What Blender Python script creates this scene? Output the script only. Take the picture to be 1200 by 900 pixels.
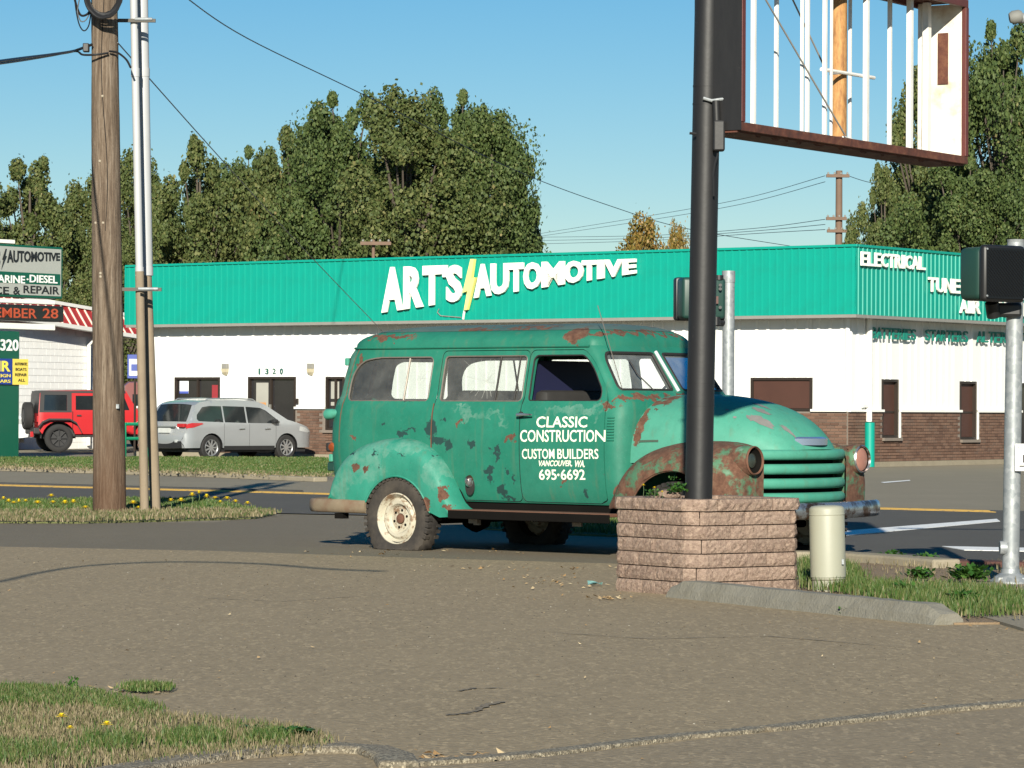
import bpy, bmesh, math, random
import numpy as np
from mathutils import Vector, Matrix
from mathutils.geometry import delaunay_2d_cdt
R = math.radians
PI = math.pi
rnd = random.Random(7)
scene = bpy.context.scene
for o in list(bpy.data.objects): bpy.data.objects.remove(o)

# ---------------------------------------------------------------- camera, sky, sun, exposure
F_PX = 3900.0            # focal length in pixels of the 1200-wide photograph
CAM_H = 1.25
PITCH = math.atan(30.0/F_PX)
ROLL = 0.005
fwd = Vector((0, math.cos(PITCH), math.sin(PITCH)))
up0 = Vector((0, -math.sin(PITCH), math.cos(PITCH)))
rt0 = Vector((1, 0, 0))
rt = rt0*math.cos(ROLL) + up0*math.sin(ROLL)
up = up0*math.cos(ROLL) - rt0*math.sin(ROLL)
cam_loc = Vector((0, 0, CAM_H))
cd = bpy.data.cameras.new('camera'); cam = bpy.data.objects.new('camera', cd)
scene.collection.objects.link(cam)
cam.matrix_world = Matrix(((rt.x, up.x, -fwd.x, 0), (rt.y, up.y, -fwd.y, 0), (rt.z, up.z, -fwd.z, CAM_H), (0, 0, 0, 1)))
cd.sensor_width = 36.0; cd.lens = F_PX/1200*36.0
cd.clip_start = 0.1; cd.clip_end = 6000
scene.camera = cam
scene.render.resolution_x = 1024; scene.render.resolution_y = 768

SUN_EL = R(21)
to_sun = Vector((-0.04*math.cos(SUN_EL), -math.cos(SUN_EL), math.sin(SUN_EL))).normalized()
sun_az = math.atan2(to_sun.x, to_sun.y)
w = bpy.data.worlds.new('World'); scene.world = w; w.use_nodes = True
wn = w.node_tree; wn.nodes.clear()
sky = wn.nodes.new('ShaderNodeTexSky'); sky.sky_type = 'NISHITA'; sky.sun_disc = False
sky.sun_elevation = SUN_EL; sky.sun_rotation = sun_az
sky.air_density = 1.0; sky.dust_density = 0.0; sky.ozone_density = 4.0; sky.altitude = 50
hsv = wn.nodes.new('ShaderNodeHueSaturation'); hsv.inputs['Saturation'].default_value = 1.48; hsv.inputs['Value'].default_value = 0.69
gam = wn.nodes.new('ShaderNodeGamma'); gam.inputs['Gamma'].default_value = 0.85
bg = wn.nodes.new('ShaderNodeBackground'); bg.inputs['Strength'].default_value = 0.10
wo = wn.nodes.new('ShaderNodeOutputWorld')
wn.links.new(sky.outputs[0], gam.inputs['Color']); wn.links.new(gam.outputs[0], hsv.inputs['Color']); wn.links.new(hsv.outputs[0], bg.inputs['Color']); wn.links.new(bg.outputs[0], wo.inputs['Surface'])
sd = bpy.data.lights.new('sun', 'SUN'); sd.energy = 5.0; sd.angle = R(0.5); sd.color = (1.0, 0.94, 0.80)
sun = bpy.data.objects.new('sun', sd); scene.collection.objects.link(sun)
sun.rotation_euler = to_sun.to_track_quat('Z', 'Y').to_euler(); sun.location = (0, 0, 60)
vs = scene.view_settings; vs.view_transform = 'Standard'; vs.look = 'None'; vs.gamma = 1; vs.exposure = 0.8; vs.use_curve_mapping = False

def P(px, py, Z):
    """point seen at photo pixel (px, py) at distance Z"""
    d = fwd + rt*((px-600)/F_PX) - up*((py-450)/F_PX)
    return cam_loc + d*(Z/d.y)
def G(px, py, z=0.0):
    d = fwd + rt*((px-600)/F_PX) - up*((py-450)/F_PX)
    return cam_loc + d*((z-CAM_H)/d.z)

# ---------------------------------------------------------------- object helpers
COL = scene.collection
def setp(o, label=None, cat=None, group=None, kind=None):
    if label: o['label'] = label
    if cat: o['category'] = cat
    if group: o['group'] = group
    if kind: o['kind'] = kind
    return o
def thing(name, label, cat, loc=(0, 0, 0), rz=0, group=None):
    o = bpy.data.objects.new(name, None); COL.objects.link(o)
    o.empty_display_size = 0.2
    o.location = loc; o.rotation_euler = (0, 0, rz)
    return setp(o, label, cat, group)
def link(name, me, parent=None, loc=None, rot=None):
    o = bpy.data.objects.new(name, me); COL.objects.link(o)
    if parent: o.parent = parent
    if loc is not None: o.location = loc
    if rot is not None: o.rotation_euler = rot
    return o
def children(o): return [c for c in COL.objects if c.parent == o]
def copy_tree(o, parent=None):
    c = o.copy(); COL.objects.link(c)
    if parent: c.parent = parent
    for ch in list(o.children): copy_tree(ch, c)
    return c

class MB:
    def __init__(s): s.v = []; s.f = []
    def add(s, vs, fs):
        n = len(s.v); s.v += [tuple(p) for p in vs]; s.f += [tuple(i+n for i in f) for f in fs]; return s
    def box(s, x0, x1, y0, y1, z0, z1, M=None):
        vs = [Vector(p) for p in ((x0,y0,z0),(x1,y0,z0),(x1,y1,z0),(x0,y1,z0),(x0,y0,z1),(x1,y0,z1),(x1,y1,z1),(x0,y1,z1))]
        if M: vs = [M @ p for p in vs]
        return s.add(vs, [(0,3,2,1),(4,5,6,7),(0,1,5,4),(1,2,6,5),(2,3,7,6),(3,0,4,7)])
    def tube(s, pts, r, n=8, cap=True, radii=None):
        pts = [Vector(p) for p in pts]; rings = []
        prev = None
        for i, p in enumerate(pts):
            a = pts[max(i-1, 0)]; b = pts[min(i+1, len(pts)-1)]
            d = (b-a).normalized()
            if prev is None:
                ref = Vector((0, 0, 1)) if abs(d.z) < .9 else Vector((1, 0, 0))
                x = d.cross(ref).normalized()
            else:
                x = (prev - d*prev.dot(d)).normalized()
            prev = x; y = d.cross(x)
            rr = radii[i] if radii else r
            rings.append([p + x*(rr*math.cos(2*PI*k/n)) + y*(rr*math.sin(2*PI*k/n)) for k in range(n)])
        vs = [q for g in rings for q in g]; fs = []
        for i in range(len(pts)-1):
            for k in range(n):
                fs.append((i*n+k, i*n+(k+1) % n, (i+1)*n+(k+1) % n, (i+1)*n+k))
        if cap:
            fs.append(tuple(range(n))[::-1]); fs.append(tuple((len(pts)-1)*n+k for k in range(n)))
        return s.add(vs, fs)
    def lathe(s, prof, n=24, M=None, closed=False):
        """prof: (radius, axial) pairs, axis = local z"""
        vs = []; fs = []
        for r, a in prof:
            for k in range(n):
                p = Vector((r*math.cos(2*PI*k/n), r*math.sin(2*PI*k/n), a)); vs.append(M @ p if M else p)
        m = len(prof)
        for i in range(m-1 if not closed else m):
            j = (i+1) % m
            for k in range(n): fs.append((i*n+k, i*n+(k+1) % n, j*n+(k+1) % n, j*n+k))
        return s.add(vs, fs)
    def prism(s, poly, z0, z1, M=None):
        n = len(poly)
        vs = [Vector((x, y, z0)) for x, y in poly] + [Vector((x, y, z1)) for x, y in poly]
        if M: vs = [M @ p for p in vs]
        return s.add(vs, [tuple(range(n))[::-1], tuple(range(n, 2*n))] + [(i, (i+1) % n, n+(i+1) % n, n+i) for i in range(n)])
    def grid(s, rows):
        m = len(rows[0]); vs = [q for r in rows for q in r]
        return s.add(vs, [(i*m+k, i*m+k+1, (i+1)*m+k+1, (i+1)*m+k) for i in range(len(rows)-1) for k in range(m-1)])
    def mesh(s, name):
        me = bpy.data.meshes.new(name); me.from_pydata(s.v, [], s.f); me.update(); return me
    def build(s, name, mat, parent=None, smooth=False, bevel=0, segs=2, loc=None, rot=None, solid=0, fix=True, angle=40):
        me = s.mesh(name)
        if bevel or fix or solid:
            bm = bmesh.new(); bm.from_mesh(me)
            bmesh.ops.remove_doubles(bm, verts=bm.verts, dist=1e-5)
            if fix: bmesh.ops.recalc_face_normals(bm, faces=bm.faces)
            if bevel:
                es = [e for e in bm.edges if len(e.link_faces) == 2 and e.calc_face_angle(0) > R(35)]
                bmesh.ops.bevel(bm, geom=es, offset=bevel, segments=segs, affect='EDGES', profile=.5, clamp_overlap=True)
            if solid:
                bmesh.ops.solidify(bm, geom=bm.faces, thickness=solid)
            bm.to_mesh(me); bm.free()
        if mat: me.materials.append(mat)
        if smooth:
            me.polygons.foreach_set('use_smooth', [True]*len(me.polygons))
            try: me.set_sharp_from_angle(angle=R(angle))
            except Exception: pass
        return link(name, me, parent, loc, rot)

def pip(x, y, poly):
    c = False; j = len(poly)-1
    for i in range(len(poly)):
        xi, yi = poly[i][0], poly[i][1]; xj, yj = poly[j][0], poly[j][1]
        if (yi > y) != (yj > y) and x < (xj-xi)*(y-yi)/(yj-yi)+xi: c = not c
        j = i
    return c
def densify(poly, step):
    out = []
    for i in range(len(poly)):
        a = poly[i]; b = poly[(i+1) % len(poly)]
        n = max(1, int(math.ceil(math.hypot(b[0]-a[0], b[1]-a[1])/step)))
        for k in range(n): out.append((a[0]+(b[0]-a[0])*k/n, a[1]+(b[1]-a[1])*k/n))
    return out
def rrect(x0, x1, y0, y1, r=.05, n=5, rs=None):
    rs = rs or (r, r, r, r); out = []
    for (cx, cy, a0, q) in ((x1-rs[0], y0+rs[0], -90, rs[0]), (x1-rs[1], y1-rs[1], 0, rs[1]), (x0+rs[2], y1-rs[2], 90, rs[2]), (x0+rs[3], y0+rs[3], 180, rs[3])):
        for k in range(n+1):
            a = R(a0+90*k/n); out.append((cx+q*math.cos(a), cy+q*math.sin(a)))
    return out
def patch(outer, holes, fmap, step=.06):
    """triangulated sheet with holes in (s, z), mapped to 3-D by fmap; returns MB"""
    outer = densify(outer, step); hs = [densify(h, step) for h in holes]
    vs = []; es = []
    for lp in [outer]+hs:
        n0 = len(vs); vs += [Vector(p) for p in lp]; es += [(n0+i, n0+(i+1) % len(lp)) for i in range(len(lp))]
    xs = [p[0] for p in outer]; ys = [p[1] for p in outer]
    x = min(xs)+step*.5
    while x < max(xs):
        y = min(ys)+step*.5
        while y < max(ys):
            if pip(x, y, outer) and not any(pip(x, y, h) for h in hs): vs.append(Vector((x, y)))
            y += step
        x += step
    rv, re, rf, _, _, _ = delaunay_2d_cdt(vs, es, [], 0, 1e-5)
    fs = []
    for f in rf:
        cx = sum(rv[i].x for i in f)/3; cy = sum(rv[i].y for i in f)/3
        if pip(cx, cy, outer) and not any(pip(cx, cy, h) for h in hs): fs.append(tuple(f))
    return MB().add([fmap(p.x, p.y) for p in rv], fs)

_txt = {}
def text_mb(s, offset=0.0, ext=0.0):
    """text outline scaled to the unit box, x right, y up, extruded along z to ext"""
    key = (s, offset)
    if key not in _txt:
        cu = bpy.data.curves.new('t', 'FONT'); cu.body = s; cu.size = 1; cu.offset = offset; cu.resolution_u = 3; cu.extrude = .5
        ob = bpy.data.objects.new('t', cu); COL.objects.link(ob)
        dg = bpy.context.evaluated_depsgraph_get()
        me = bpy.data.meshes.new_from_object(ob.evaluated_get(dg))
        v = [tuple(q.co) for q in me.vertices]; f = [tuple(p.vertices) for p in me.polygons]
        bpy.data.objects.remove(ob); bpy.data.curves.remove(cu); bpy.data.meshes.remove(me)
        x0 = min(p[0] for p in v); x1 = max(p[0] for p in v); y0 = min(p[1] for p in v); y1 = max(p[1] for p in v)
        _txt[key] = ([((p[0]-x0)/(x1-x0), (p[1]-y0)/(y1-y0), p[2]+.5) for p in v], f)
    return _txt[key]
def text_obj(s, fmap, mat, name='lettering', parent=None, offset=0.0, fix=False):
    v, f = text_mb(s, offset)
    return MB().add([fmap(*p) for p in v], f).build(name, mat, parent, fix=fix)

# ---------------------------------------------------------------- materials
MATS = {}
class NT:
    def __init__(s, name):
        s.m = bpy.data.materials.new(name); s.m.use_nodes = True; s.t = s.m.node_tree; s.t.nodes.clear()
        s.out = s.n('ShaderNodeOutputMaterial'); s.b = s.n('ShaderNodeBsdfPrincipled'); s.l(s.b.outputs[0], s.out.inputs['Surface'])
        s.tc = s.n('ShaderNodeTexCoord'); s.co = s.tc.outputs['Object']
    def n(s, t, **k):
        nd = s.t.nodes.new(t)
        for a, b in k.items(): setattr(nd, a, b)
        return nd
    def l(s, a, b): s.t.links.new(a, b)
    def map(s, scale=(1, 1, 1), rot=(0, 0, 0), src=None):
        m = s.n('ShaderNodeMapping'); m.inputs['Scale'].default_value = scale; m.inputs['Rotation'].default_value = rot
        s.l(src or s.co, m.inputs[0]); return m.outputs[0]
    def noise(s, scale, detail=4, rough=.55, src=None, dist=0):
        n = s.n('ShaderNodeTexNoise'); n.inputs['Scale'].default_value = scale; n.inputs['Detail'].default_value = detail
        n.inputs['Roughness'].default_value = rough; n.inputs['Distortion'].default_value = dist
        s.l(src or s.co, n.inputs['Vector']); return n.outputs['Fac']
    def vor(s, scale, src=None, feature='F1', out='Distance'):
        n = s.n('ShaderNodeTexVoronoi', feature=feature); n.inputs['Scale'].default_value = scale; s.l(src or s.co, n.inputs['Vector']); return n.outputs[out]
    def ramp(s, fac, stops, interp='LINEAR'):
        r = s.n('ShaderNodeValToRGB'); r.color_ramp.interpolation = interp; e = r.color_ramp.elements
        while len(e) < len(stops): e.new(.5)
        for i, (p, c) in enumerate(stops):
            e[i].position = p; e[i].color = (c, c, c, 1) if isinstance(c, (int, float)) else (*c[:3], 1)
        s.l(fac, r.inputs[0]); return r.outputs[0]
    def th(s, fac, a, b): return s.ramp(fac, [(a, 0.0), (b, 1.0)])
    def mix(s, fac, a, b, mode='MIX'):
        m = s.n('ShaderNodeMix', data_type='RGBA', blend_type=mode)
        for sock, v in ((m.inputs[0], fac), (m.inputs[6], a), (m.inputs[7], b)):
            if isinstance(v, (int, float)): sock.default_value = v
            elif isinstance(v, (tuple, list)): sock.default_value = (*v[:3], 1)
            else: s.l(v, sock)
        return m.outputs[2]
    def math(s, op, a, b=0.0, c=None, clamp=False):
        m = s.n('ShaderNodeMath', operation=op, use_clamp=clamp)
        for i, v in enumerate((a, b) if c is None else (a, b, c)):
            if isinstance(v, (int, float)): m.inputs[i].default_value = v
            else: s.l(v, m.inputs[i])
        return m.outputs[0]
    def bump(s, h, strength=.3, dist=.02):
        b = s.n('ShaderNodeBump'); b.inputs['Strength'].default_value = strength; b.inputs['Distance'].default_value = dist
        s.l(h, b.inputs['Height']); s.l(b.outputs[0], s.b.inputs['Normal']); return b
    def base(s, c):
        if isinstance(c, tuple): s.b.inputs['Base Color'].default_value = (*c[:3], 1)
        else: s.l(c, s.b.inputs['Base Color'])
    def set(s, rough=None, metal=None, spec=None):
        if rough is not None:
            if isinstance(rough, (int, float)): s.b.inputs['Roughness'].default_value = rough
            else: s.l(rough, s.b.inputs['Roughness'])
        if metal is not None:
            if isinstance(metal, (int, float)): s.b.inputs['Metallic'].default_value = metal
            else: s.l(metal, s.b.inputs['Metallic'])
        if spec is not None: s.b.inputs['Specular IOR Level'].default_value = spec

def mul(c, k): return tuple(min(1, x*k) for x in c)
def simple(name, col, rough=.6, metal=0, var=.18, vs=3, bump=0, bs=60, dirt=0, dcol=(.12, .09, .06), dscale=2.5, spec=None, stretch=None):
    if name in MATS: return MATS[name]
    if max(col) < .66: col = mul(col, .70); dcol = mul(dcol, .75)
    t = NT(name); src = t.map(stretch) if stretch else None
    c = t.mix(t.noise(vs, 5, .6, src), mul(col, 1-var), mul(col, 1+var))
    if dirt: c = t.mix(t.math('MULTIPLY', t.th(t.noise(dscale, 6, .65), .48, .72), dirt), c, dcol)
    t.base(c); t.set(rough, metal, spec)
    if bump: t.bump(t.noise(bs, 4, .6, src), bump, .01)
    MATS[name] = t.m; return t.m

def spots(t, lst, warp=.12, wscale=9):
    """irregular patches at (x, z, rx, rz) of the object's own coordinates -> mask"""
    n = t.n('ShaderNodeTexNoise'); n.inputs['Scale'].default_value = wscale; n.inputs['Detail'].default_value = 4; n.inputs['Roughness'].default_value = .62
    t.l(t.co, n.inputs['Vector'])
    v = t.n('ShaderNodeVectorMath', operation='SUBTRACT'); t.l(n.outputs['Color'], v.inputs[0]); v.inputs[1].default_value = (.5, .5, .5)
    v2 = t.n('ShaderNodeVectorMath', operation='SCALE'); t.l(v.outputs[0], v2.inputs[0]); v2.inputs['Scale'].default_value = warp*2
    v3 = t.n('ShaderNodeVectorMath', operation='ADD'); t.l(v2.outputs[0], v3.inputs[0]); t.l(t.co, v3.inputs[1])
    sp = t.n('ShaderNodeSeparateXYZ'); t.l(v3.outputs[0], sp.inputs[0])
    acc = None
    for (x, z, rx, rz) in lst:
        a = t.math('MULTIPLY', t.math('SUBTRACT', sp.outputs['X'], x), 1/rx)
        b = t.math('MULTIPLY', t.math('SUBTRACT', sp.outputs['Z'], z), 1/rz)
        d = t.math('SUBTRACT', 1.0, t.math('ADD', t.math('MULTIPLY', a, a), t.math('MULTIPLY', b, b)))
        acc = d if acc is None else t.math('MAXIMUM', acc, d)
    return t.th(t.math('ADD', acc, t.math('MULTIPLY', t.math('SUBTRACT', t.noise(45, 5, .75), .5), 1.0)), .0, .30)

def paint(name, c1, c2, rust=(), dark=(), pale=(), rust_amt=.66, chalk=.0):
    t = NT(name)
    c = t.mix(t.th(t.noise(2.2, 5, .6), .35, .68), c1, c2)
    c = t.mix(t.math('MULTIPLY', t.noise(30, 4, .7), .25), c, mul(c1, .6))
    c = t.mix(t.math('MULTIPLY', t.th(t.noise(1.3, 7, .7), .42, .70), .40), c, tuple(x*.80+.028 for x in c2)); c = t.mix(t.math('MULTIPLY', t.th(t.noise(.8, 5, .6), .5, .62), .30), c, mul(c1, .72)); c = t.mix(t.math('MULTIPLY', t.th(t.noise(60, 3, .7), .62, .68), .35), c, tuple(x*.7+.07 for x in c2)); c = t.mix(t.math('MULTIPLY', t.th(t.noise(7, 7, .75), .5, .68), .28), c, mul(c1, .55))
    if pale: c = t.mix(t.math('MULTIPLY', t.math('MULTIPLY', spots(t, pale, .25, 4), t.th(t.noise(9, 6, .75), .35, .75)), .55), c, (.20, .30, .25))
    st = t.map((14, 14, .9))
    c = t.mix(t.math('MULTIPLY', t.th(t.noise(1.0, 4, .6, st), .56, .74), .35), c, (.10, .12, .07))
    chips = t.th(t.noise(26, 6, .72), .66, .69)
    c = t.mix(t.math('MULTIPLY', chips, .75), c, (.05, .06, .05))
    rc = t.ramp(t.noise(16, 6, .75), [(.3, (.045, .023, .014)), (.5, (.100, .046, .028)), (.7, (.15, .085, .052))])
    rm = t.th(t.noise(3.0, 9, .76), rust_amt, rust_amt+.07)
    if rust: rm = t.math('MAXIMUM', rm, spots(t, rust))
    c = t.mix(rm, c, rc)
    if dark: c = t.mix(spots(t, [(a, b_, r1*.85, r2*.85) for a, b_, r1, r2 in dark], .075, 17), c, (.013, .042, .038))
    t.base(c)
    t.set(t.math('ADD', t.math('MULTIPLY', rm, .30), t.math('ADD', .50, t.math('MULTIPLY', t.noise(6), .2))), spec=.4)
    t.bump(t.math('ADD', t.math('MULTIPLY', rm, -.4), t.math('ADD', t.math('MULTIPLY', t.noise(2.6, 3), 2.2), t.math('MULTIPLY', t.noise(60, 4, .7), .12))), .35, .014)
    return t.m

def glass(name, tint=(.75, .8, .78), dirty=.25, dcol=(.5, .5, .46)):
    t = NT(name); t.t.nodes.remove(t.b)
    tr = t.n('ShaderNodeBsdfTransparent'); tr.inputs[0].default_value = (*tint, 1)
    gl = t.n('ShaderNodeBsdfGlossy'); gl.inputs['Roughness'].default_value = .04; gl.inputs[0].default_value = (.9, .95, 1, 1)
    fr = t.n('ShaderNodeFresnel'); fr.inputs[0].default_value = 1.5
    m = t.n('ShaderNodeMixShader'); t.l(fr.outputs[0], m.inputs[0]); t.l(tr.outputs[0], m.inputs[1]); t.l(gl.outputs[0], m.inputs[2])
    df = t.n('ShaderNodeBsdfDiffuse'); df.inputs[0].default_value = (*dcol, 1)
    m2 = t.n('ShaderNodeMixShader'); t.l(t.math('MULTIPLY', t.noise(5, 5, .65), dirty), m2.inputs[0]); t.l(m.outputs[0], m2.inputs[1]); t.l(df.outputs[0], m2.inputs[2])
    t.l(m2.outputs[0], t.out.inputs['Surface']); return t.m

def asphalt(name, c, spk=.35, big=.15, stain=.25, patchc=None, scale=1.0):
    t = NT(name)
    n1 = t.noise(.35*scale, 5, .6); n2 = t.noise(5*scale, 5, .65); v = t.vor(38*scale)
    vc = t.vor(42*scale, out='Color'); bw = t.n('ShaderNodeRGBToBW'); t.l(vc, bw.inputs[0])
    col = t.mix(n1, mul(c, 1-big), mul(c, 1+big))
    col = t.mix(t.math('MULTIPLY', t.th(n2, .42, .75), stain), col, mul(c, .55))
    col = t.mix(t.math('MULTIPLY', t.th(bw.outputs[0], .3, .8), spk), col, mul(c, 1.9))
    st2 = t.map((1, .28, 1))
    for sc_, hi, lo in ((62, 1.9, .42), (33, 1.55, .55)):
        b2 = t.n('ShaderNodeRGBToBW'); t.l(t.vor(sc_*scale, src=st2, out='Color'), b2.inputs[0])
        col = t.mix(t.math('MULTIPLY', t.th(b2.outputs[0], .58, .70), spk), col, mul(c, hi)); col = t.mix(t.math('MULTIPLY', t.th(b2.outputs[0], .42, .30), spk), col, mul(c, lo))
    col = t.mix(t.math('MULTIPLY', t.th(t.vor(90*scale), .0, .35), 0.0+spk*.6), mul(c, .45), col)
    st = t.map((.5, 2.2, 1), (0, 0, R(15)))
    col = t.mix(t.math('MULTIPLY', t.th(t.noise(.5, 6, .62, st), .50, .72), .30), col, mul(c, .62))
    col = t.mix(t.math('MULTIPLY', t.th(t.noise(.9*scale, 7, .7, t.map((1, .45, 1))), .48, .72), .38), col, mul(c, .66)); col = t.mix(t.math('MULTIPLY', t.th(t.noise(1.7*scale, 4, .5, t.map((1, .5, 1), (0, 0, 1))), .62, .68), .30), col, mul(c, .50))
    if patchc: col = t.mix(t.th(t.noise(.22, 3, .5), .5, .6), col, patchc)
    t.base(col); t.set(.88, spec=.3); t.bump(t.math('ADD', v, t.math('MULTIPLY', n2, .7)), .5, .008)
    return t.m

def leafmat(name, stops, rough=.5, trans=.25):
    t = NT(name); g = t.n('ShaderNodeNewGeometry')
    f = t.math('ADD', t.math('MULTIPLY', g.outputs['Random Per Island'], .72), t.math('MULTIPLY', t.noise(.45, 4, .6), .45))
    c = t.ramp(f, stops); t.base(c); t.set(rough, spec=.35)
    tl = t.n('ShaderNodeBsdfTranslucent'); t.l(c, tl.inputs[0])
    m = t.n('ShaderNodeMixShader'); m.inputs[0].default_value = trans
    t.l(t.b.outputs[0], m.inputs[1]); t.l(tl.outputs[0], m.inputs[2]); t.l(m.outputs[0], t.out.inputs['Surface'])
    return t.m

# ================================================================ SETTING: ground and roads
def sheet(name, pts, z, mat, step=None, kind='structure', parent=None):
    v = [Vector((p[0], p[1], z)) for p in pts]
    me = bpy.data.meshes.new(name); me.from_pydata(v, [], [tuple(range(len(v)))]); me.update(); me.materials.append(mat)
    bm = bmesh.new(); bm.from_mesh(me); bmesh.ops.triangulate(bm, faces=bm.faces); bmesh.ops.recalc_face_normals(bm, faces=bm.faces)
    if bm.faces and sum(f.normal.z for f in bm.faces) < 0: bmesh.ops.reverse_faces(bm, faces=bm.faces)
    if z > .011:   # a skirt so the sheet does not float
        r = bmesh.ops.extrude_edge_only(bm, edges=[e for e in bm.edges if e.is_boundary])
        for v in r['geom']:
            if isinstance(v, bmesh.types.BMVert): v.co.z = -.02
    bm.to_mesh(me); bm.free()
    o = link(name, me, parent)
    if kind: o['kind'] = kind
    return o
def GG(lst): return [G(x, y) for x, y in lst]

m_lot = asphalt('lot_asphalt', (.43, .335, .205), .60, .10, .12)
m_mid = asphalt('drive_asphalt', (.27, .225, .155), .30, .12, .3)
m_road = asphalt('road_asphalt', (.155, .142, .12), .18, .08, .2)
m_far = asphalt('far_asphalt', (.40, .345, .245), .22, .10, .25)
m_conc = NT('concrete')
_c = m_conc.mix(m_conc.noise(3, 6, .65), (.18, .155, .11), (.31, .27, .20)); _c = m_conc.mix(m_conc.math('MULTIPLY', m_conc.th(m_conc.noise(40, 4, .7), .5, .75), .5), _c, (.12, .11, .08))
m_conc.base(_c); m_conc.set(.9, spec=.2); m_conc.bump(m_conc.noise(60, 5, .7), .5, .006); m_conc = m_conc.m
t = NT('gravelly_concrete'); bwv = t.n('ShaderNodeRGBToBW'); t.l(t.vor(110, out='Color'), bwv.inputs[0])
_c = t.ramp(bwv.outputs[0], [(.1, (.07, .06, .04)), (.5, (.16, .135, .095)), (.9, (.32, .28, .20))])
_c = t.mix(t.math('MULTIPLY', t.th(t.noise(6, 5, .65), .5, .7), .7), _c, (.16, .13, .09)); t.base(_c); t.set(.9); t.bump(t.vor(110), .8, .006); m_gravc = t.m
t = NT('dirt'); _c = t.mix(t.noise(2.5, 6, .65), (.11, .065, .035), (.24, .16, .09)); _c = t.mix(t.math('MULTIPLY', t.noise(35, 5, .7), .5), _c, (.30, .24, .15)); t.base(_c); t.set(.95); t.bump(t.noise(40, 5, .7), .8, .02); m_dirt = t.m
t = NT('turf'); _c = t.mix(t.noise(1.8, 6, .65), (.05, .085, .02), (.16, .145, .06)); t.base(_c); t.set(.95); t.bump(t.noise(30, 5, .7), .8, .02); m_turf = t.m
t = NT('yellow_road_paint'); _c = t.mix(t.th(t.noise(9, 6, .75), .52, .66), (.55, .33, .06), (.14, .11, .07)); t.base(_c); t.set(.8); m_yel = t.m
t = NT('white_road_paint'); _c = t.mix(t.th(t.noise(12, 6, .75), .56, .68), (.72, .72, .70), (.20, .20, .20)); t.base(_c); t.set(.75); m_wht = t.m

sheet('ground', [(-1500, -40), (1500, -40), (1500, 4000), (-1500, 4000)], -0.004, m_far)
sheet('parking_lot', [(-14, -6), (12, -6), (12, 19.8)] + [tuple(G(1200, 738)[:2]), tuple(G(1110, 720)[:2]), tuple(G(945, 672)[:2]), tuple(G(720, 661)[:2]), tuple(G(480, 654)[:2]), tuple(G(250, 646)[:2]), tuple(G(0, 641)[:2]), (-14, 31)], 0.004, m_lot)
def under(pts, z, name, mat): return sheet(name, pts, z, mat)
# drive (greyer asphalt the truck stands on)
sheet('driveway', [(-16, 31.2)] + GG([(-40, 640), (0, 640.6), (250, 645.6), (480, 653.6), (720, 660.6), (945, 671.6), (1010, 668), (1000, 655), (870, 640), (740, 631), (640, 628), (640, 612), (520, 607), (330, 603), (250, 612), (0, 613)]) + [(-16, 36)], 0.0, m_mid)
road = sheet('road', [Vector((-70, 93.7, 0))]+GG([(0, 590), (320, 602), (520, 606), (700, 611), (860, 634), (985, 652), (1130, 660), (1300, 664), (1500, 640), (1500, 618)]) + [Vector((x, 53.6-(x+8.2)*.80, 0)) for x in (9.5, 4.6, -8.2, -20, -70)], 0.008, m_road)
def yl(off, x0, x1, wd, n=14):
    return [Vector((x, 53.45-(x+8.2)*.80-off, 0)) for x in (x0, x1)] + [Vector((x, 53.45-(x+8.2)*.80-off-wd, 0)) for x in (x1, x0)]
for off in (0.12, 0.62):
    sheet('yellow_line', yl(off, -70, 6.0, .26), 0.013, m_yel)
# crosswalk / stop lines
sheet('white_line', GG([(960, 625.5), (1168, 609.2), (1172, 612), (988, 629)]), 0.013, m_wht)
sheet('white_line', GG([(1104, 641.5), (1260, 644.5), (1280, 649), (1130, 646.0)]), 0.013, m_wht)
sheet('white_line', GG([(1032, 565.2), (1066, 562.6), (1067, 563.6), (1036, 566.2)]), 0.004, m_wht)
# far grass strip with kerb
far_grass_px = [(-60, 548.5), (378, 563), (386, 553), (378, 540), (200, 539.5), (-60, 540)]
sheet('far_verge', GG(far_grass_px), 0.016, m_turf)
def kerb(name, pts, wd, h, mat, label=None, bevel=.02, cat='kerb', kind='structure'):
    mb = MB()
    pts = [Vector((p[0], p[1], 0)) for p in pts]
    L = []; Rr = []
    for i, p in enumerate(pts):
        d = (pts[min(i+1, len(pts)-1)]-pts[max(i-1, 0)]).normalized(); nrm = Vector((-d.y, d.x, 0))
        L.append(p+nrm*wd/2); Rr.append(p-nrm*wd/2)
    n = len(pts); vs = [Vector((q.x, q.y, 0)) for q in L]+[Vector((q.x, q.y, h)) for q in L]+[Vector((q.x, q.y, h)) for q in Rr]+[Vector((q.x, q.y, 0)) for q in Rr]
    fs = []
    for i in range(n-1):
        for a in range(3): fs.append((a*n+i, a*n+i+1, (a+1)*n+i+1, (a+1)*n+i))
    fs += [(0, n, 2*n, 3*n), (n-1, 2*n-1, 3*n-1, 4*n-1)]
    o = mb.add(vs, fs).build(name, mat, bevel=bevel); o['kind'] = kind; return o
kerb('far_kerb', GG([(-60, 549.6), (200, 557.2), (376, 564.3)]), .28, .075, m_conc)
kerb('road_seam_kerb', [(x, 53.75-(x+8.2)*.80) for x in (-70, -16, -8, -3.2)], .3, .03, asphalt('seam_asphalt', (.10, .095, .085), .4))
# building apron kerb
# near verge (round the utility pole)
near_verge_px = [(-60, 613), (100, 613.5), (210, 610.5), (300, 608), (322, 603.5), (290, 597), (240, 588), (150, 587), (60, 588), (-60, 591)]
sheet('near_verge', GG(near_verge_px), 0.014, m_turf)
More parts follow.
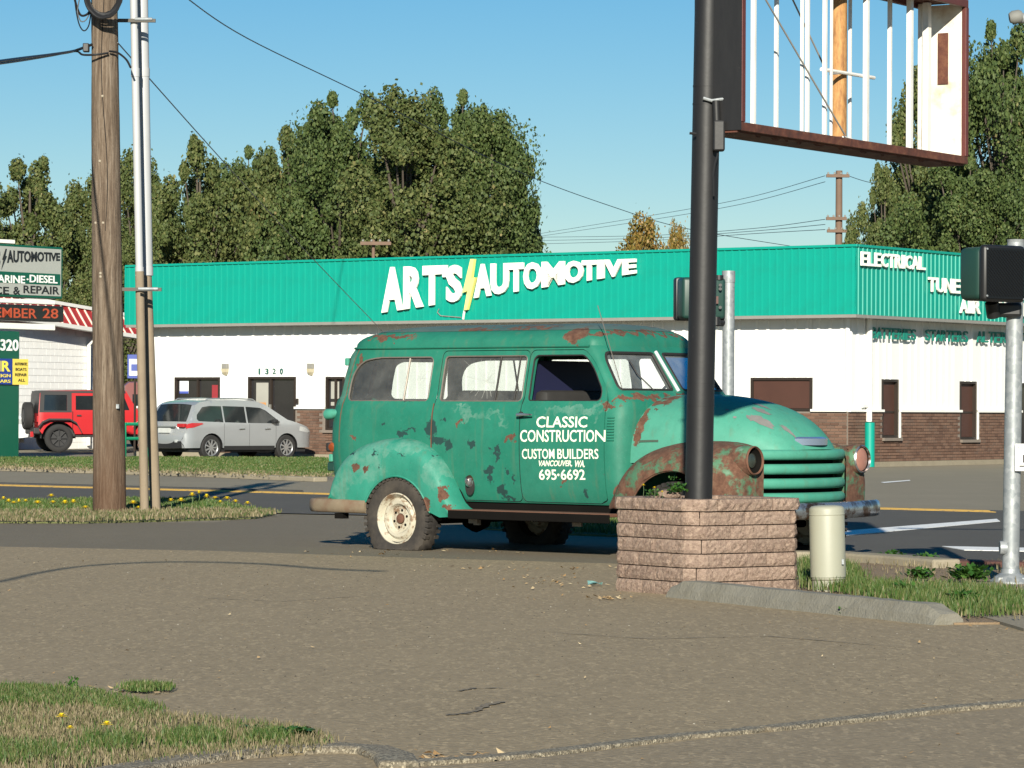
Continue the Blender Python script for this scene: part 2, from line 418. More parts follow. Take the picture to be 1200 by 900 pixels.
# verge beyond the truck, seen under it
mid_verge_px = [(560, 607), (640, 609), (760, 612), (880, 630), (800, 632), (640, 626), (560, 620)]
sheet('middle_verge', GG(mid_verge_px), 0.016, m_turf)
# right verge
right_verge_px = [(940, 664), (1010, 662), (1120, 664), (1300, 668), (1330, 700), (1210, 732), (1118, 733), (1040, 712), (940, 697), (938, 680)]
sheet('right_verge', GG(right_verge_px), 0.016, m_dirt)
kerb('verge_kerb', GG([(905, 657), (985, 658.5), (1050, 663), (1110, 668)]), .26, .085, m_conc)
kerb('verge_kerb', GG([(1108, 664), (1165, 666), (1260, 667)]), .30, .06, asphalt('red_kerb_paint', (.15, .07, .055), .3))
sheet('pavement', GG([(1150, 726), (1330, 722), (1350, 742), (1200, 741)]), 0.022, m_conc)
sheet('pavement', GG([(1105, 688), (1172, 686), (1180, 690), (1300, 690), (1300, 706), (1150, 696)]), 0.026, m_conc)
# near-left verge with gravelly kerb
nl_px = [(-40, 814), (40, 814.5), (110, 821), (190, 842), (260, 850), (330, 856), (392, 872), (380, 884), (250, 893), (150, 905), (-60, 925)]
sheet('near_left_verge', GG(nl_px), 0.012, simple('dry_turf', (.24, .19, .11), .95, 0, .3, 6, .8, 60, dirt=.6, dcol=(.09, .085, .03)))
kl = []
for (x, y) in [(120, 912), (190, 900), (260, 890), (330, 884), (400, 881.5), (440, 884), (462, 892), (468, 902)]: kl.append(G(x, y))
kerb('gravelly_kerb', kl, .15, .03, m_gravc, bevel=.018)
kl = [G(x, y) for x, y in [(466, 899), (560, 893), (640, 886), (720, 876), (800, 866), (872, 860), (888, 857)]]
kerb('gravelly_kerb', kl, .09, .02, m_gravc, bevel=.008)
kl = [G(x, y) for x, y in [(896, 858), (960, 851), (1040, 842), (1120, 833), (1220, 825)]]
kerb('gravelly_kerb', kl, .10, .022, m_gravc, bevel=.008)
sheet('near_pavement', GG([(462, 904), (560, 898), (720, 881), (880, 863), (1040, 847), (1220, 829), (1300, 960), (400, 960)]), 0.009, asphalt('near_pavement_asphalt', (.40, .315, .20), .6, .15, .35))
# crack in the asphalt
t = NT('crack_fill'); t.base(t.mix(t.noise(30, 5, .7), (.12, .095, .062), (.20, .16, .11))); t.set(.95); m_crack = t.m
def crack(pts, wd, seed=0):
    rr = random.Random(seed); pts = [G(x, y) for x, y in pts]; L = []; Q = []
    dn = []
    for a, b in zip(pts, pts[1:]):
        for k in range(8): dn.append(a.lerp(b, k/8))
    dn.append(pts[-1])
    for i, p in enumerate(dn):
        d = (dn[min(i+1, len(dn)-1)]-dn[max(i-1, 0)]).normalized(); nrm = Vector((-d.y, d.x, 0)); j = rr.uniform(-.012, .012); h = wd*rr.uniform(.15, 1)*(1 if 0 < i < len(dn)-1 else .1)
        L.append((p.x+nrm.x*(h+j), p.y+nrm.y*(h+j), .009)); Q.append((p.x-nrm.x*(h-j), p.y-nrm.y*(h-j), .009))
    o = MB().grid([L, Q]).build('crack', m_crack, fix=False); o['kind'] = 'structure'
crack([(522, 840), (545, 838), (560, 834), (572, 828), (590, 824)], .03, 1)
crack([(535, 812), (558, 808), (592, 808)], .02, 2)
crack([(240, 702), (330, 706), (420, 700)], .012, 3)
crack([(640, 742), (760, 750), (900, 747), (1060, 760)], .014, 4)

# ---------------------------------------------------------------- grass, weeds, debris
m_grass_g = leafmat('green_grass', [(.0, (.028, .070, .010)), (.5, (.060, .115, .022)), (.8, (.11, .135, .04)), (1, (.22, .19, .09))], .55)
m_grass_d = leafmat('dry_grass', [(.0, (.065, .075, .025)), (.35, (.13, .115, .055)), (.7, (.22, .18, .10)), (1, (.34, .28, .18))], .7)
m_weed = leafmat('weed_leaves', [(.0, (0.0170, 0.0595, 0.0102)), (.5, (0.0382, 0.1105, 0.0170)), (1, (0.0850, 0.1700, 0.0340))], .45)
m_litter = leafmat('leaf_litter', [(.0, (0.1440, 0.0765, 0.0270)), (.5, (0.3060, 0.1890, 0.0810)), (1, (0.4950, 0.4050, 0.2520))], .8, 0)
def inpoly(poly, n, rs):
    xs = [p[0] for p in poly]; ys = [p[1] for p in poly]; out = []
    while len(out) < n:
        x = rs.uniform(min(xs), max(xs)); y = rs.uniform(min(ys), max(ys))
        if pip(x, y, poly): out.append((x, y))
    return out
def blades(name, poly, n, h, wd, mat, seed=1, z=0.02, dens=None, lean=.5, label=None):
    rs = random.Random(seed); vs = []; fs = []
    for (x, y) in inpoly([(p[0], p[1]) for p in poly], n, rs):
        x += rs.gauss(0, wd*3.5); y += rs.gauss(0, wd*8)
        if dens and rs.random() > dens(x, y): continue
        hh = h*rs.uniform(.4, 1.15); a = rs.uniform(0, 2*PI); b = rs.uniform(0, 2*PI); l = hh*rs.uniform(.1, lean)
        dx, dy = math.cos(a)*wd/2, math.sin(a)*wd/2; lx, ly = math.cos(b)*l, math.sin(b)*l; i = len(vs)
        vs += [(x-dx, y-dy, z), (x+dx, y+dy, z), (x+dx*.7+lx*.4, y+dy*.7+ly*.4, z+hh*.6), (x-dx*.7+lx*.4, y-dy*.7+ly*.4, z+hh*.6), (x+lx, y+ly, z+hh)]
        fs += [(i, i+1, i+2, i+3), (i+3, i+2, i+4)]
    o = MB().add(vs, fs).build(name, mat, fix=False); o['kind'] = 'stuff'
    if label: o['label'] = label
    o['category'] = 'grass' if 'litter' not in name else 'leaves'
    return o
def nz(x, y, s=1.0, k=0):
    return .5+.25*(math.sin(x*s*2.1+k)+math.sin(y*s*2.7+k*2+1.3*math.sin(x*s)))
nlp = GG(nl_px)
blades('green_grass', nlp, 6000, .035, .005, m_grass_g, 33, .018, lambda x, y: nz(x, y, 6, 2), label='thin green blades mixed through the near left verge')
blades('dry_grass', nlp, 26000, .032, .005, m_grass_d, 3, .018, lambda x, y: .25+.75*nz(x, y, 3), label='dry straw coloured grass in the near left corner verge')
edge = GG([(-40, 812), (40, 812.5), (110, 819), (190, 838), (170, 846), (100, 834), (-40, 832)])
blades('green_grass', edge, 7000, .04, .006, m_grass_g, 4, .018, label='short green grass along the back edge of the near left verge')
def soft(poly):
    g = [(p[0], p[1]) for p in poly]; cx = sum(p[0] for p in g)/len(g); cy = sum(p[1] for p in g)/len(g); ax_ = max(abs(p[0]-cx) for p in g); ay = max(abs(p[1]-cy) for p in g)
    return lambda x, y: max(0, 1.15-math.hypot((x-cx)/ax_, (y-cy)/ay)*1.1)*(.4+.6*nz(x, y, 14))
for i, q in enumerate([[(180, 868), (250, 862), (270, 875), (240, 886), (190, 884)], [(-20, 875), (60, 884), (110, 896), (30, 905), (-40, 905)], [(90, 868), (170, 872), (160, 892), (100, 888)], [(290, 868), (350, 868), (340, 880), (280, 882)], [(135, 808), (203, 806), (206, 812), (170, 816), (140, 812)]]):
    blades('green_grass', GG(q), 3600, .05 if i < 4 else .03, .006, m_grass_g, 10+i, .016, soft(GG(q)), label=['green grass tuft mid near left verge', 'green grass at the bottom left corner', 'green grass under the three dandelions', 'green grass beside the creeping weed', 'lone low grass tuft growing out of the asphalt'][i])
def verge_grass(name, px, n, h, mat, seed, z, label, wd=.012, dens=None): return blades(name, GG(px), n, h, wd, mat, seed, z, dens, label=label)
verge_grass('green_grass', near_verge_px, 22000, .045, m_grass_g, 21, .03, 'green grass round the foot of the wooden utility pole', .016, lambda x, y: .3+.9*nz(x, y, 2))
verge_grass('dry_grass', [(-60, 614), (100, 614.5), (300, 609), (322, 603.5), (250, 601), (-60, 604)], 6000, .06, m_grass_d, 22, .03, 'dry grass on the near side of the utility pole verge', .016)
verge_grass('green_grass', mid_verge_px, 9000, .09, m_grass_g, 23, .03, 'green grass seen under the parked green truck', .015)
verge_grass('green_grass', far_grass_px, 38000, .055, m_grass_g, 24, .06, 'mown green grass strip in front of the far parking lot', .035)
verge_grass('dry_grass', [(-60, 550), (378, 564), (380, 560), (200, 553), (-60, 545)], 6000, .05, m_grass_d, 25, .06, 'yellowed grass along the kerb of the far strip', .04)
verge_grass('green_grass', [(990, 690), (1090, 692), (1200, 700), (1230, 722), (1130, 730), (1060, 712), (995, 702)], 9000, .075, m_grass_g, 26, .03, 'green grass behind the right end of the concrete wheel stop', .008, lambda x, y: .25+.9*nz(x, y, 5))
verge_grass('green_grass', [(940, 665), (1000, 672), (1010, 690), (990, 700), (942, 694)], 4200, .09, m_grass_g, 27, .03, 'green grass round the cream pedestal', .009)
verge_grass('dry_grass', right_verge_px, 7000, .05, m_grass_d, 28, .03, 'sparse dry grass over the bare right verge', .008, lambda x, y: .5*nz(x, y, 4))
# litter on the asphalt
rs = random.Random(5); vs = []; fs = []
def flake(x, y, s, z=.012):
    a = rs.uniform(0, 2*PI); i = len(vs); k = rs.uniform(.35, .8)
    c, sn = math.cos(a)*s, math.sin(a)*s
    vs.extend([(x-c, y-sn, z), (x+sn*k, y-c*k, z+rs.uniform(0, s*.5)), (x+c, y+sn, z+rs.uniform(0, s)), (x-sn*k, y+c*k, z+rs.uniform(0, s*.3))]); fs.append((i, i+1, i+2, i+3))
for (x, y) in inpoly([(-6, 11), (5, 11), (4.5, 19), (2, 27), (-7, 30)], 340, rs): flake(x, y, rs.choice([.005, .007, .010, .015]))
for (cx, cy, n, sx, sy) in [(645, 684, 60, .35, .8), (600, 668, 30, .8, .6), (712, 703, 40, .12, .15), (450, 652, 26, .8, .8), (560, 648, 20, .6, .4), (515, 890, 40, .25, .15), (150, 812, 30, .2, .2), (1150, 700, 60, .5, 1.5)]:
    g = G(cx, cy)
    for k in range(n): flake(g.x+rs.gauss(0, sx*.5), g.y+rs.gauss(0, sy*.5), rs.uniform(.008, .025), .035 if cx > 1100 else .012)
o = MB().add(vs, fs).build('leaf_litter', m_litter, fix=False); setp(o, 'small dry leaves and grit scattered over the asphalt', 'leaves', kind='stuff')
rs = random.Random(77)
t = NT('pebbles'); gI = t.n('ShaderNodeNewGeometry'); t.base(t.ramp(gI.outputs['Random Per Island'], [(0, (.03, .025, .018)), (.45, (.08, .068, .048)), (.9, (.15, .13, .10)), (1, (.30, .28, .23))])); t.set(.85); m_peb = t.m
vs = []; fs = []
for (x, y) in inpoly([(-3.2, 10.8), (3.2, 10.8), (4.0, 19.2), (1.6, 26.5), (-5.2, 28)], 6500, rs):
    r_ = rs.choice([.0025, .003, .004, .005, .008]); a = rs.uniform(0, 6.28); i = len(vs); c, q_ = math.cos(a)*r_, math.sin(a)*r_
    vs += [(x+c, y+q_, .003), (x-q_, y+c, .003), (x-c, y-q_, .003), (x+q_, y-c, .003), (x, y, .003+r_*.7)]; fs += [(i, i+1, i+4), (i+1, i+2, i+4), (i+2, i+3, i+4), (i+3, i, i+4)]
o = MB().add(vs, fs).build('loose_gravel', m_peb, fix=False); setp(o, 'loose grit and tiny pebbles scattered over the near asphalt', 'gravel', kind='stuff')
# one crumpled teal scrap
g = G(690, 688); rs = random.Random(9)
mb = MB(); rows = [[(g.x+.022*i+rs.uniform(-.012, .012), g.y+.02*j+rs.uniform(-.012, .012), .012+rs.uniform(0, .035)) for i in range(5)] for j in range(4)]
setp(mb.grid(rows).build('paper_scrap', simple('teal_scrap', (.18, .36, .34), .6), fix=False), 'crumpled teal scrap of litter left of the stone planter', 'litter')

def weed(px, py, n, s, label, z=.03, group=None, name='weed', h=.5, Z=None):
    g = G(px, py) if Z is None else P(px, py, Z); zz = z if Z is None else g.z
    rs = random.Random(int(px*7+py)); vs = []; fs = []
    for k in range(n):
        a = rs.uniform(0, 2*PI); L = s*rs.uniform(.4, 1); el = rs.uniform(.15, 1.1)*h*1.6
        bx = rs.gauss(0, s*.35); by = rs.gauss(0, s*.35); bz = rs.uniform(0, s*h)
        d = Vector((math.cos(a)*math.cos(el), math.sin(a)*math.cos(el), math.sin(el))); sd_ = Vector((-math.sin(a), math.cos(a), rs.uniform(-.3, .3)))*L*.16
        p0 = Vector((bx, by, bz)); p1 = p0+d*L*.25; p2 = p0+d*L*.5+Vector((0, 0, -L*.02)); i = len(vs)
        vs += [p0, p1+sd_, p2, p1-sd_]; fs.append((i, i+1, i+2, i+3))
    o = MB().add(vs, fs).build(name, m_weed, fix=False, loc=(g.x, g.y, zz)); return setp(o, label, 'weed', group)
weed(1085, 664, 150, .12, 'leafy weed growing at the kerb right of the truck bumper')
weed(1045, 660, 90, .12, 'small weed on the kerb end right of the cream pedestal')
weed(1135, 686, 320, .18, 'broad dark weed clump left of the traffic signal pole')
weed(1078, 684, 200, .13, 'low weed in bare soil between pedestal and signal pole')
weed(1060, 700, 150, .11, 'dense grassy weed behind the middle of the wheel stop')
weed(995, 722, 90, .07, 'small weed in front of the concrete wheel stop', .01)
weed(1130, 712, 220, .12, 'green weed behind the right end of the wheel stop')
weed(345, 868, 420, .09, 'creeping leafy weed at the tip of the near left verge', .02, h=.25)
weed(300, 862, 200, .07, 'low weed mat left of the creeping weed', .02, h=.2)
weed(85, 812, 60, .05, 'small dark sprig behind the near left verge', .01, h=1)
weed(725, 604, 260, .35, 'grass clump behind the truck running board', .03)

m_dand = simple('dandelion_yellow', (.80, .62, .02), .6, 0, .1)
m_stem = simple('stem_green', (.08, .15, .03), .6)
def dandelion(loc, s, label, hh=.06, group=None):
    t0 = thing('dandelion', label, 'flower', loc, 0, group)
    MB().tube([(0, 0, 0), (s*.2, 0, hh*.6), (0, 0, hh)], s*.10, 5).build('stem', m_stem, t0, True)
    mb = MB(); n = 14
    for lay in range(3):
        for k in range(n):
            a = 2*PI*k/n+lay*.2; r = s*(1-.28*lay); c, q = math.cos(a), math.sin(a); z0 = hh+lay*s*.12
            mb.add([(0, 0, z0), (c*r-q*r*.2, q*r+c*r*.2, z0+s*.15+lay*s*.15), (c*r+q*r*.2, q*r-c*r*.2, z0+s*.15+lay*s*.15)], [(0, 1, 2)])
    mb.build('flower_head', m_dand, t0, fix=False); return t0
for (x, y, lb) in [(72, 862, 'yellow dandelion, farthest left in the near verge'), (82, 876, 'small yellow dandelion just below the leftmost one in the near verge'), (125, 872, 'yellow dandelion, right of the other two in the near verge')]:
    g = G(x, y); dandelion((g.x, g.y, .02), .022 if y != 876 else .015, lb, .05)
d0 = None; rs = random.Random(3)
for k, (x, y) in enumerate([(-3, 600), (4, 598), (10, 602), (16, 600), (22, 604), (30, 599), (44, 603), (60, 594), (62, 600), (76, 606), (86, 604), (100, 606), (156, 604), (162, 606), (200, 600), (212, 603), (225, 596), (233, 592), (242, 598), (252, 594), (258, 600), (266, 597), (276, 600), (290, 603)]):
    g = G(x, y); loc = (g.x, g.y, .03)
    if d0 is None: d0 = dandelion(loc, .05, 'tiny yellow dandelion in the grass round the utility pole', .10, 'dandelions in the utility pole verge'); 
    else:
        c = copy_tree(d0); c.location = loc; s_ = rs.uniform(.6, 1.3); c.scale = (s_, s_, rs.uniform(.7, 1.3))

# ================================================================ BUILDINGS
m_teal = simple('teal_metal', (.0, .36, .27), .42, 0, .07, 1.2, dirt=.28, dcol=(.01, .22, .165), stretch=(1, 1, .25))
m_white = simple('white_metal_siding', (.69, .69, .67), .45, 0, .04, .8, dirt=.12, dcol=(.55, .53, .48), dscale=1.2, stretch=(2.5, 2.5, .35))
m_trimw = simple('white_trim', (.72, .71, .66), .5, 0, .08)
m_trimg = simple('dull_grey_trim', (.30, .29, .26), .55, 0, .15)
m_brick = NT('brown_brick'); g_ = m_brick.n('ShaderNodeNewGeometry')
_c = m_brick.ramp(g_.outputs['Random Per Island'], [(0, (.085, .045, .028)), (.4, (.125, .068, .043)), (.75, (.16, .092, .06)), (1, (.11, .07, .05))]); _c = m_brick.mix(m_brick.math('MULTIPLY', m_brick.noise(20, 5, .7), .4), _c, (.10, .055, .04))
m_brick.base(_c); m_brick.set(.85); m_brick.bump(m_brick.noise(70), .4, .004); m_brick = m_brick.m
m_mortar = simple('mortar', (.24, .20, .165), .95, 0, .15, 8)
m_bronze = simple('bronze_frame', (.045, .032, .024), .45, .2, .2)
m_board = simple('dark_brown_panel', (.085, .036, .024), .5, 0, .25, 2)
m_dark = simple('dark_interior', (.012, .012, .014), .5, 0, .3)
m_gl = NT('shop_glass'); m_gl.base(m_gl.mix(m_gl.noise(1.3, 3), (.006, .007, .009), (.03, .028, .03))); m_gl.set(.06, spec=.6); m_gl = m_gl.m
C0 = Vector((7.50, 74.4, 0)); DL = Vector((-.811, .585, 0)); DR = Vector((.585, .811, 0))
ang_f = math.atan2(.585, -.811)
LF = 21.25; LR = 26.0
def fd(px): k = (px-600)/F_PX; return (7.50-74.4*k)/(.811+.585*k)
def rd(px): k = (px-600)/F_PX; return (74.4*k-7.50)/(.585-.811*k)
shop = thing('auto_repair_shop', 'white and teal metal sided auto repair shop with brick base and big white letters', 'building', C0)
# local frame = world axes offset by C0.   FL: front (d to the left, out towards the road), RR: right side
NF = Vector((-.585, -.811, 0)); NR = Vector((.811, -.585, 0))
def Fm(d, out, z): return DL*d + NF*out + Vector((0, 0, z))
def Rm(d, out, z): return DR*d + NR*out + Vector((0, 0, z))
def mbox(fm, d0, d1, o0, o1, z0, z1, mb=None):
    mb = mb or MB(); vs = [fm(*p) for p in ((d0,o0,z0),(d1,o0,z0),(d1,o1,z0),(d0,o1,z0),(d0,o0,z1),(d1,o0,z1),(d1,o1,z1),(d0,o1,z1))]
    return mb.add(vs, [(0,3,2,1),(4,5,6,7),(0,1,5,4),(1,2,6,5),(2,3,7,6),(3,0,4,7)])
BT = 1.24; F0 = 3.40; F1 = 4.955; OV = .50
# openings: (d0, d1, z0, z1)
def zof(px, y, dfun, dr):
    d = dfun(px); Z = 74.4+dr.y*d; return CAM_H+(480+.005*(px-600)-y)*Z/F_PX
openF = []
for (xa, xb, ya, yb, kind) in [(205, 258, 442, 505, 'window'), (291, 347, 441.5, None, 'door'), (382, 404, 441.5, 504, 'window'), (880, 952, 442.5, 481.5, 'panel')]:
    d1, d0 = fd(xa), fd(xb); z1 = zof((xa+xb)/2, ya, fd, DL); z0 = 0.05 if yb is None else zof((xa+xb)/2, yb, fd, DL); openF.append((d0, d1, z0, z1, kind))
openR = []
for (xa, xb, ya, yb, kind) in [(1033, 1052.5, 444.5, 513, 'slit'), (1124.5, 1144, 447, 515, 'slit'), (1195, 1216, 449, None, 'door'), (1290, 1310, 452, 516, 'slit')]:
    d0, d1 = rd(xa), rd(xb); z1 = zof((xa+xb)/2, ya, rd, DR); z0 = .05 if yb is None else zof((xa+xb)/2, yb, rd, DR); openR.append((d0, d1, z0, z1, kind))
# inner core (so nothing shows through), roof
cb = [Fm(0, -.12, 0)+DR*.12, Fm(LF, -.12, 0), Fm(LF, -.12, 0)+DR*LR, DR*LR+DL*.12]
cb[0] = DL*.12+DR*.12
m = MB(); vs = [q+Vector((0, 0, .0)) for q in cb]+[q+Vector((0, 0, 4.55)) for q in cb]; m.add(vs, [(0, 1, 5, 4), (1, 2, 6, 5), (2, 3, 7, 6), (3, 0, 4, 7), (4, 5, 6, 7)])
m.build('inner_wall', m_mortar, shop)
# corrugated siding in 0.9 m panels, each its own part; shared by size
_pan = {}
def panel_mesh(wd, hh, pitch, depth, mat, tag, rw=.05):
    key = (round(wd, 3), round(hh, 3), tag)
    if key in _pan: return _pan[key]
    prof = [(0, 0)]; x = pitch/2
    while x < wd-rw*.8:
        prof += [(x-rw*.5, 0), (x-rw*.28, depth), (x+rw*.28, depth), (x+rw*.5, 0)]; x += pitch
    prof.append((wd, 0))
    me = MB().grid([[Vector((a, -b, 0)) for a, b in prof], [Vector((a, -b, hh)) for a, b in prof]])
    for k in (0, 1):   # returns at both sides
        a = prof[0] if k == 0 else prof[-1]
        me.add([(a[0], 0, 0), (a[0], .03, 0), (a[0], .03, hh), (a[0], 0, hh)], [(0, 1, 2, 3)])
    me = me.mesh('siding'); me.materials.append(mat); _pan[key] = me; return me
def siding(name, side, d0, d1, out, z0, z1, mat, pitch, depth, W, tag, rw=.05, skip=()):
    """side 'F' or 'R'"""
    fm = Fm if side == 'F' else Rm
    def put(a, b, za, zb):
        if b-a < .02 or zb-za < .03: return
        me = panel_mesh(b-a, zb-za, pitch, depth, mat, tag, rw)
        if side == 'F': loc = fm(b, out, za); rz = math.atan2(-DL.y, -DL.x)
        else: loc = fm(a, out, za); rz = math.atan2(DR.y, DR.x)
        link(name, me, shop, loc, (0, 0, rz))
    n = int(math.ceil((d1-d0)/W-1e-6)); cuts = sorted(set([round(d0+W*i, 4) for i in range(n)]+[round(d1, 4)]+[round(v, 4) for s in skip for v in s[:2] if d0 < v < d1]))
    for a, b in zip(cuts, cuts[1:]):
        mid = (a+b)/2; hit = [s for s in skip if s[0] <= mid <= s[1] and s[3] > z0 and s[2] < z1]
        if not hit: put(a, b, z0, z1)
        else:
            s = hit[0]
            if s[2] > z0: put(a, b, z0, s[2])
            if s[3] < z1: put(a, b, s[3], z1)
siding('fascia_panel', 'F', -OV, LF, OV, F0, F1-.06, m_teal, .196, .022, .98, 'tf', .055)
siding('fascia_panel', 'R', -OV, LR, OV, F0, F1-.06, m_teal, .196, .022, .98, 'tf', .055)
siding('wall_panel', 'F', 0, LF, 0.0, BT+.05, F0+.25, m_white, .30, .03, .9, 'wf', .10, openF)
siding('wall_panel', 'R', 0, LR, 0.0, BT+.05, F0+.25, m_white, .30, .03, .9, 'wf', .10, openR)
# fascia cap, soffit and end
mb = MB()
mbox(Fm, -OV-.04, LF+.02, OV-.06, OV+.045, F1-.06, F1, mb); mbox(Rm, -OV+.065, LR, OV-.06, OV+.045, F1-.061, F1-.001, mb)
mb.build('parapet_cap', m_teal, shop, bevel=.01)
mb = MB(); mbox(Fm, -OV-.015, LF, 0.0, OV+.02, F0-.07, F0-.002, mb); mbox(Rm, 0.0, LR, 0.002, OV+.022, F0-.072, F0-.004, mb); mb.build('soffit', m_trimg, shop)
mb = MB(); mbox(Fm, LF, LF+.05, -1.6, OV+.02, F0, F1-.02, mb); mb.build('fascia_end_panel', m_teal, shop)
mb = MB(); mbox(Fm, -.2, LF-.02, OV-.3, OV-.06, F1-.3, F1-.08, mb); mb.build('parapet_back', m_teal, shop)
mb = MB(); mbox(Fm, LF-.2, LF, -.12, -.01, 0, F0+.1, mb); mb.build('end_wall', m_white, shop)
# ledge between brick and siding, base curb
def strip(name, side, D, out0, out1, z0, z1, mat, skip, bevel=0):
    fm = Fm if side == 'F' else Rm; a = 0 if side == 'R' else -.02; mb = MB()
    for s in sorted(skip)+[(D, D)]:
        if s[0] > a: mbox(fm, a, s[0], out0, out1, z0, z1).build(name, mat, shop)
        a = s[1]
cut = lambda L, z0, z1: [s for s in L if s[2] < z1 and s[3] > z0]
strip('wall_ledge', 'F', LF, .0, .09, BT, BT+.055, m_trimw, cut(openF, BT, BT+.05)); strip('wall_ledge', 'R', LR, .0, .09, BT-.001, BT+.054, m_trimw, cut(openR, BT, BT+.05))
strip('brick_backing', 'F', LF, -.10, .02, .10, BT, m_mortar, cut(openF, .2, BT-.05)); strip('brick_backing', 'R', LR, -.10, .02, .10, BT, m_mortar, cut(openR, .2, BT-.05))
m_bc = m_conc
strip('base_curb', 'F', LF, -.1, .16, -.05, .11, m_bc, [s for s in openF if s[4] == 'door']); strip('base_curb', 'R', LR, -.1, .16, -.05, .11, m_bc, [s for s in openR if s[4] == 'door'])
# brick courses: real blocks with recessed joints, joined
def bricks(side, D, skip, z0=.115, z1=BT-.004):
    fm = Fm if side == 'F' else Rm; rs = random.Random(11); mb = MB(); z = z0; row = 0; ch = .0685; bl = .205
    while z+ch-.01 <= z1:
        d = -(.5*(row % 2))*bl + (0.0 if side == 'F' else 0)
        while d < D:
            a, b = max(d+.006, 0.0), min(d+bl-.006, D)
            if b-a > .03 and not any(s[2] < z+ch and s[3] > z and a < s[1] and b > s[0] for s in skip):
                o = .036+rs.uniform(-.003, .004); vs = [fm(*p) for p in ((a, .0, z), (b, .0, z), (b, .0, z+ch-.011), (a, .0, z+ch-.011), (a, o, z), (b, o, z), (b, o, z+ch-.011), (a, o, z+ch-.011))]
                mb.add(vs, [(4, 5, 6, 7), (0, 1, 5, 4), (3, 2, 6, 7), (0, 4, 7, 3), (1, 2, 6, 5)])
            d += bl
        z += ch; row += 1
    o = mb.build('brick_courses', m_brick, shop); o['kind'] = 'stuff'
bricks('F', LF, openF); bricks('R', 16, openR)
# openings
def opening(side, s, n):
    fm = Fm if side == 'F' else Rm; d0, d1, z0, z1, kind = s; fr = m_bronze
    nm = 'door' if kind == 'door' else 'window'
    mb = MB(); f = .06
    for (a, b, p, q) in ((d0, d0+f, z0, z1), (d1-f, d1, z0, z1), (d0+f, d1-f, z1-f, z1), (d0+f, d1-f, z0, z0+f*(.9))): mbox(fm, a, b, -.11, .02, p, q, mb)
    W = mb.build(nm, fr, shop)
    if kind == 'panel': mbox(fm, d0+f, d1-f, -.06, -.03, z0+f, z1-f).build('panel', m_board, W)
    elif kind == 'slit':
        mbox(fm, d0+f, d1-f, -.09, -.07, z0+f, z1-f).build('pane', m_board if n < 2 else m_gl, W)
        mbox(fm, d0-.02, d1+.06, 0, .10, z0-.07, z0-.002).build('sill', m_mortar, W)
        mbox(fm, d1, d1+.05, .0, .055, z0, z1).build('trim', m_trimw, W)
        mbox(fm, d0+f, d1-f, -.07, -.05, BT-.02, BT+.02).build('mullion', m_bronze, W)
    else:
        mid = d0+(d1-d0)*(.53 if kind == 'door' else .5)
        mbox(fm, d0+f, mid-.03, -.08, -.06, z0+f, z1-f).build('pane', m_gl, W); mbox(fm, mid+.03, d1-f, -.08, -.06, z0+f, z1-f).build('pane', m_gl, W)
        mbox(fm, mid-.03, mid+.03, -.09, .0, z0+f, z1-f).build('mullion', m_bronze, W)
        if kind == 'window': mbox(fm, d0-.03, d1+.03, 0, .10, z0-.07, z0-.002).build('sill', m_mortar, W)
    return W
m_paperw = simple('pale_curtain', (.42, .41, .36), .8, 0, .2, 2)
m_ora = simple('orange_notice', (.65, .30, .10), .7)
for i, s in enumerate(openF):
    W = opening('F', s, i); d0, d1, z0, z1, k = s
    if i == 0: mbox(Fm, d1-.42, d1-.12, -.055, -.05, z1-.42, z1-.10).build('notice', simple('white_notice', (.75, .76, .8), .7), W); mbox(Fm, d1-.42, d1-.12, -.049, -.046, z1-.42, z1-.36).build('notice_band', simple('blue_band', (.08, .12, .5), .7), W); mbox(Fm, d0+.1, d0+.32, -.055, -.05, z1-.7, z1-.2).build('notice', simple('red_notice', (.35, .03, .04), .7), W)
    if i == 1:
        mbox(Fm, d1-.62, d1-.22, -.058, -.05, z0+.75, z1-.15).build('curtain', m_paperw, W); mbox(Fm, d1-.55, d1-.30, -.048, -.045, z0+1.15, z0+1.35).build('notice', m_ora, W)
        mbox(Fm, (d0+d1)/2+.02, (d0+d1)/2+.05, .0, .06, z0+.9, z0+1.3).build('handle', m_trimg, W)
    if i == 2: mbox(Fm, d1-.38, d1-.12, -.055, -.05, z1-.55, z1-.12).build('notice', m_paperw, W); mbox(Fm, d1-.36, d1-.12, -.055, -.05, z1-.72, z1-.63).build('notice', m_paperw, W)
for i, s in enumerate(openR): opening('R', s, i)
# downpipe
dp = rd(1014)
MB().tube([Rm(dp, .10, F0-.05), Rm(dp, .10, 1.02)], .07, 12).build('downpipe', m_trimw, shop, True)
mb = MB(); mb.tube([Rm(dp, .12, .0), Rm(dp, .12, 1.0)], .115, 14); mb.build('downpipe_guard', m_teal, shop, True)
mb = MB(); mbox(Rm, dp-.3, dp-.07, .09, .13, 1.34, 1.40, mb); mb.build('pipe_elbow', m_trimw, shop)
cp_ = Vector((NF.x+NR.x, NF.y+NR.y, 0))*.0
MB().tube([Vector((0, 0, BT+.06)), Vector((0, 0, F0+.2))], .055, 8).build('corner_trim', m_white, shop, True)
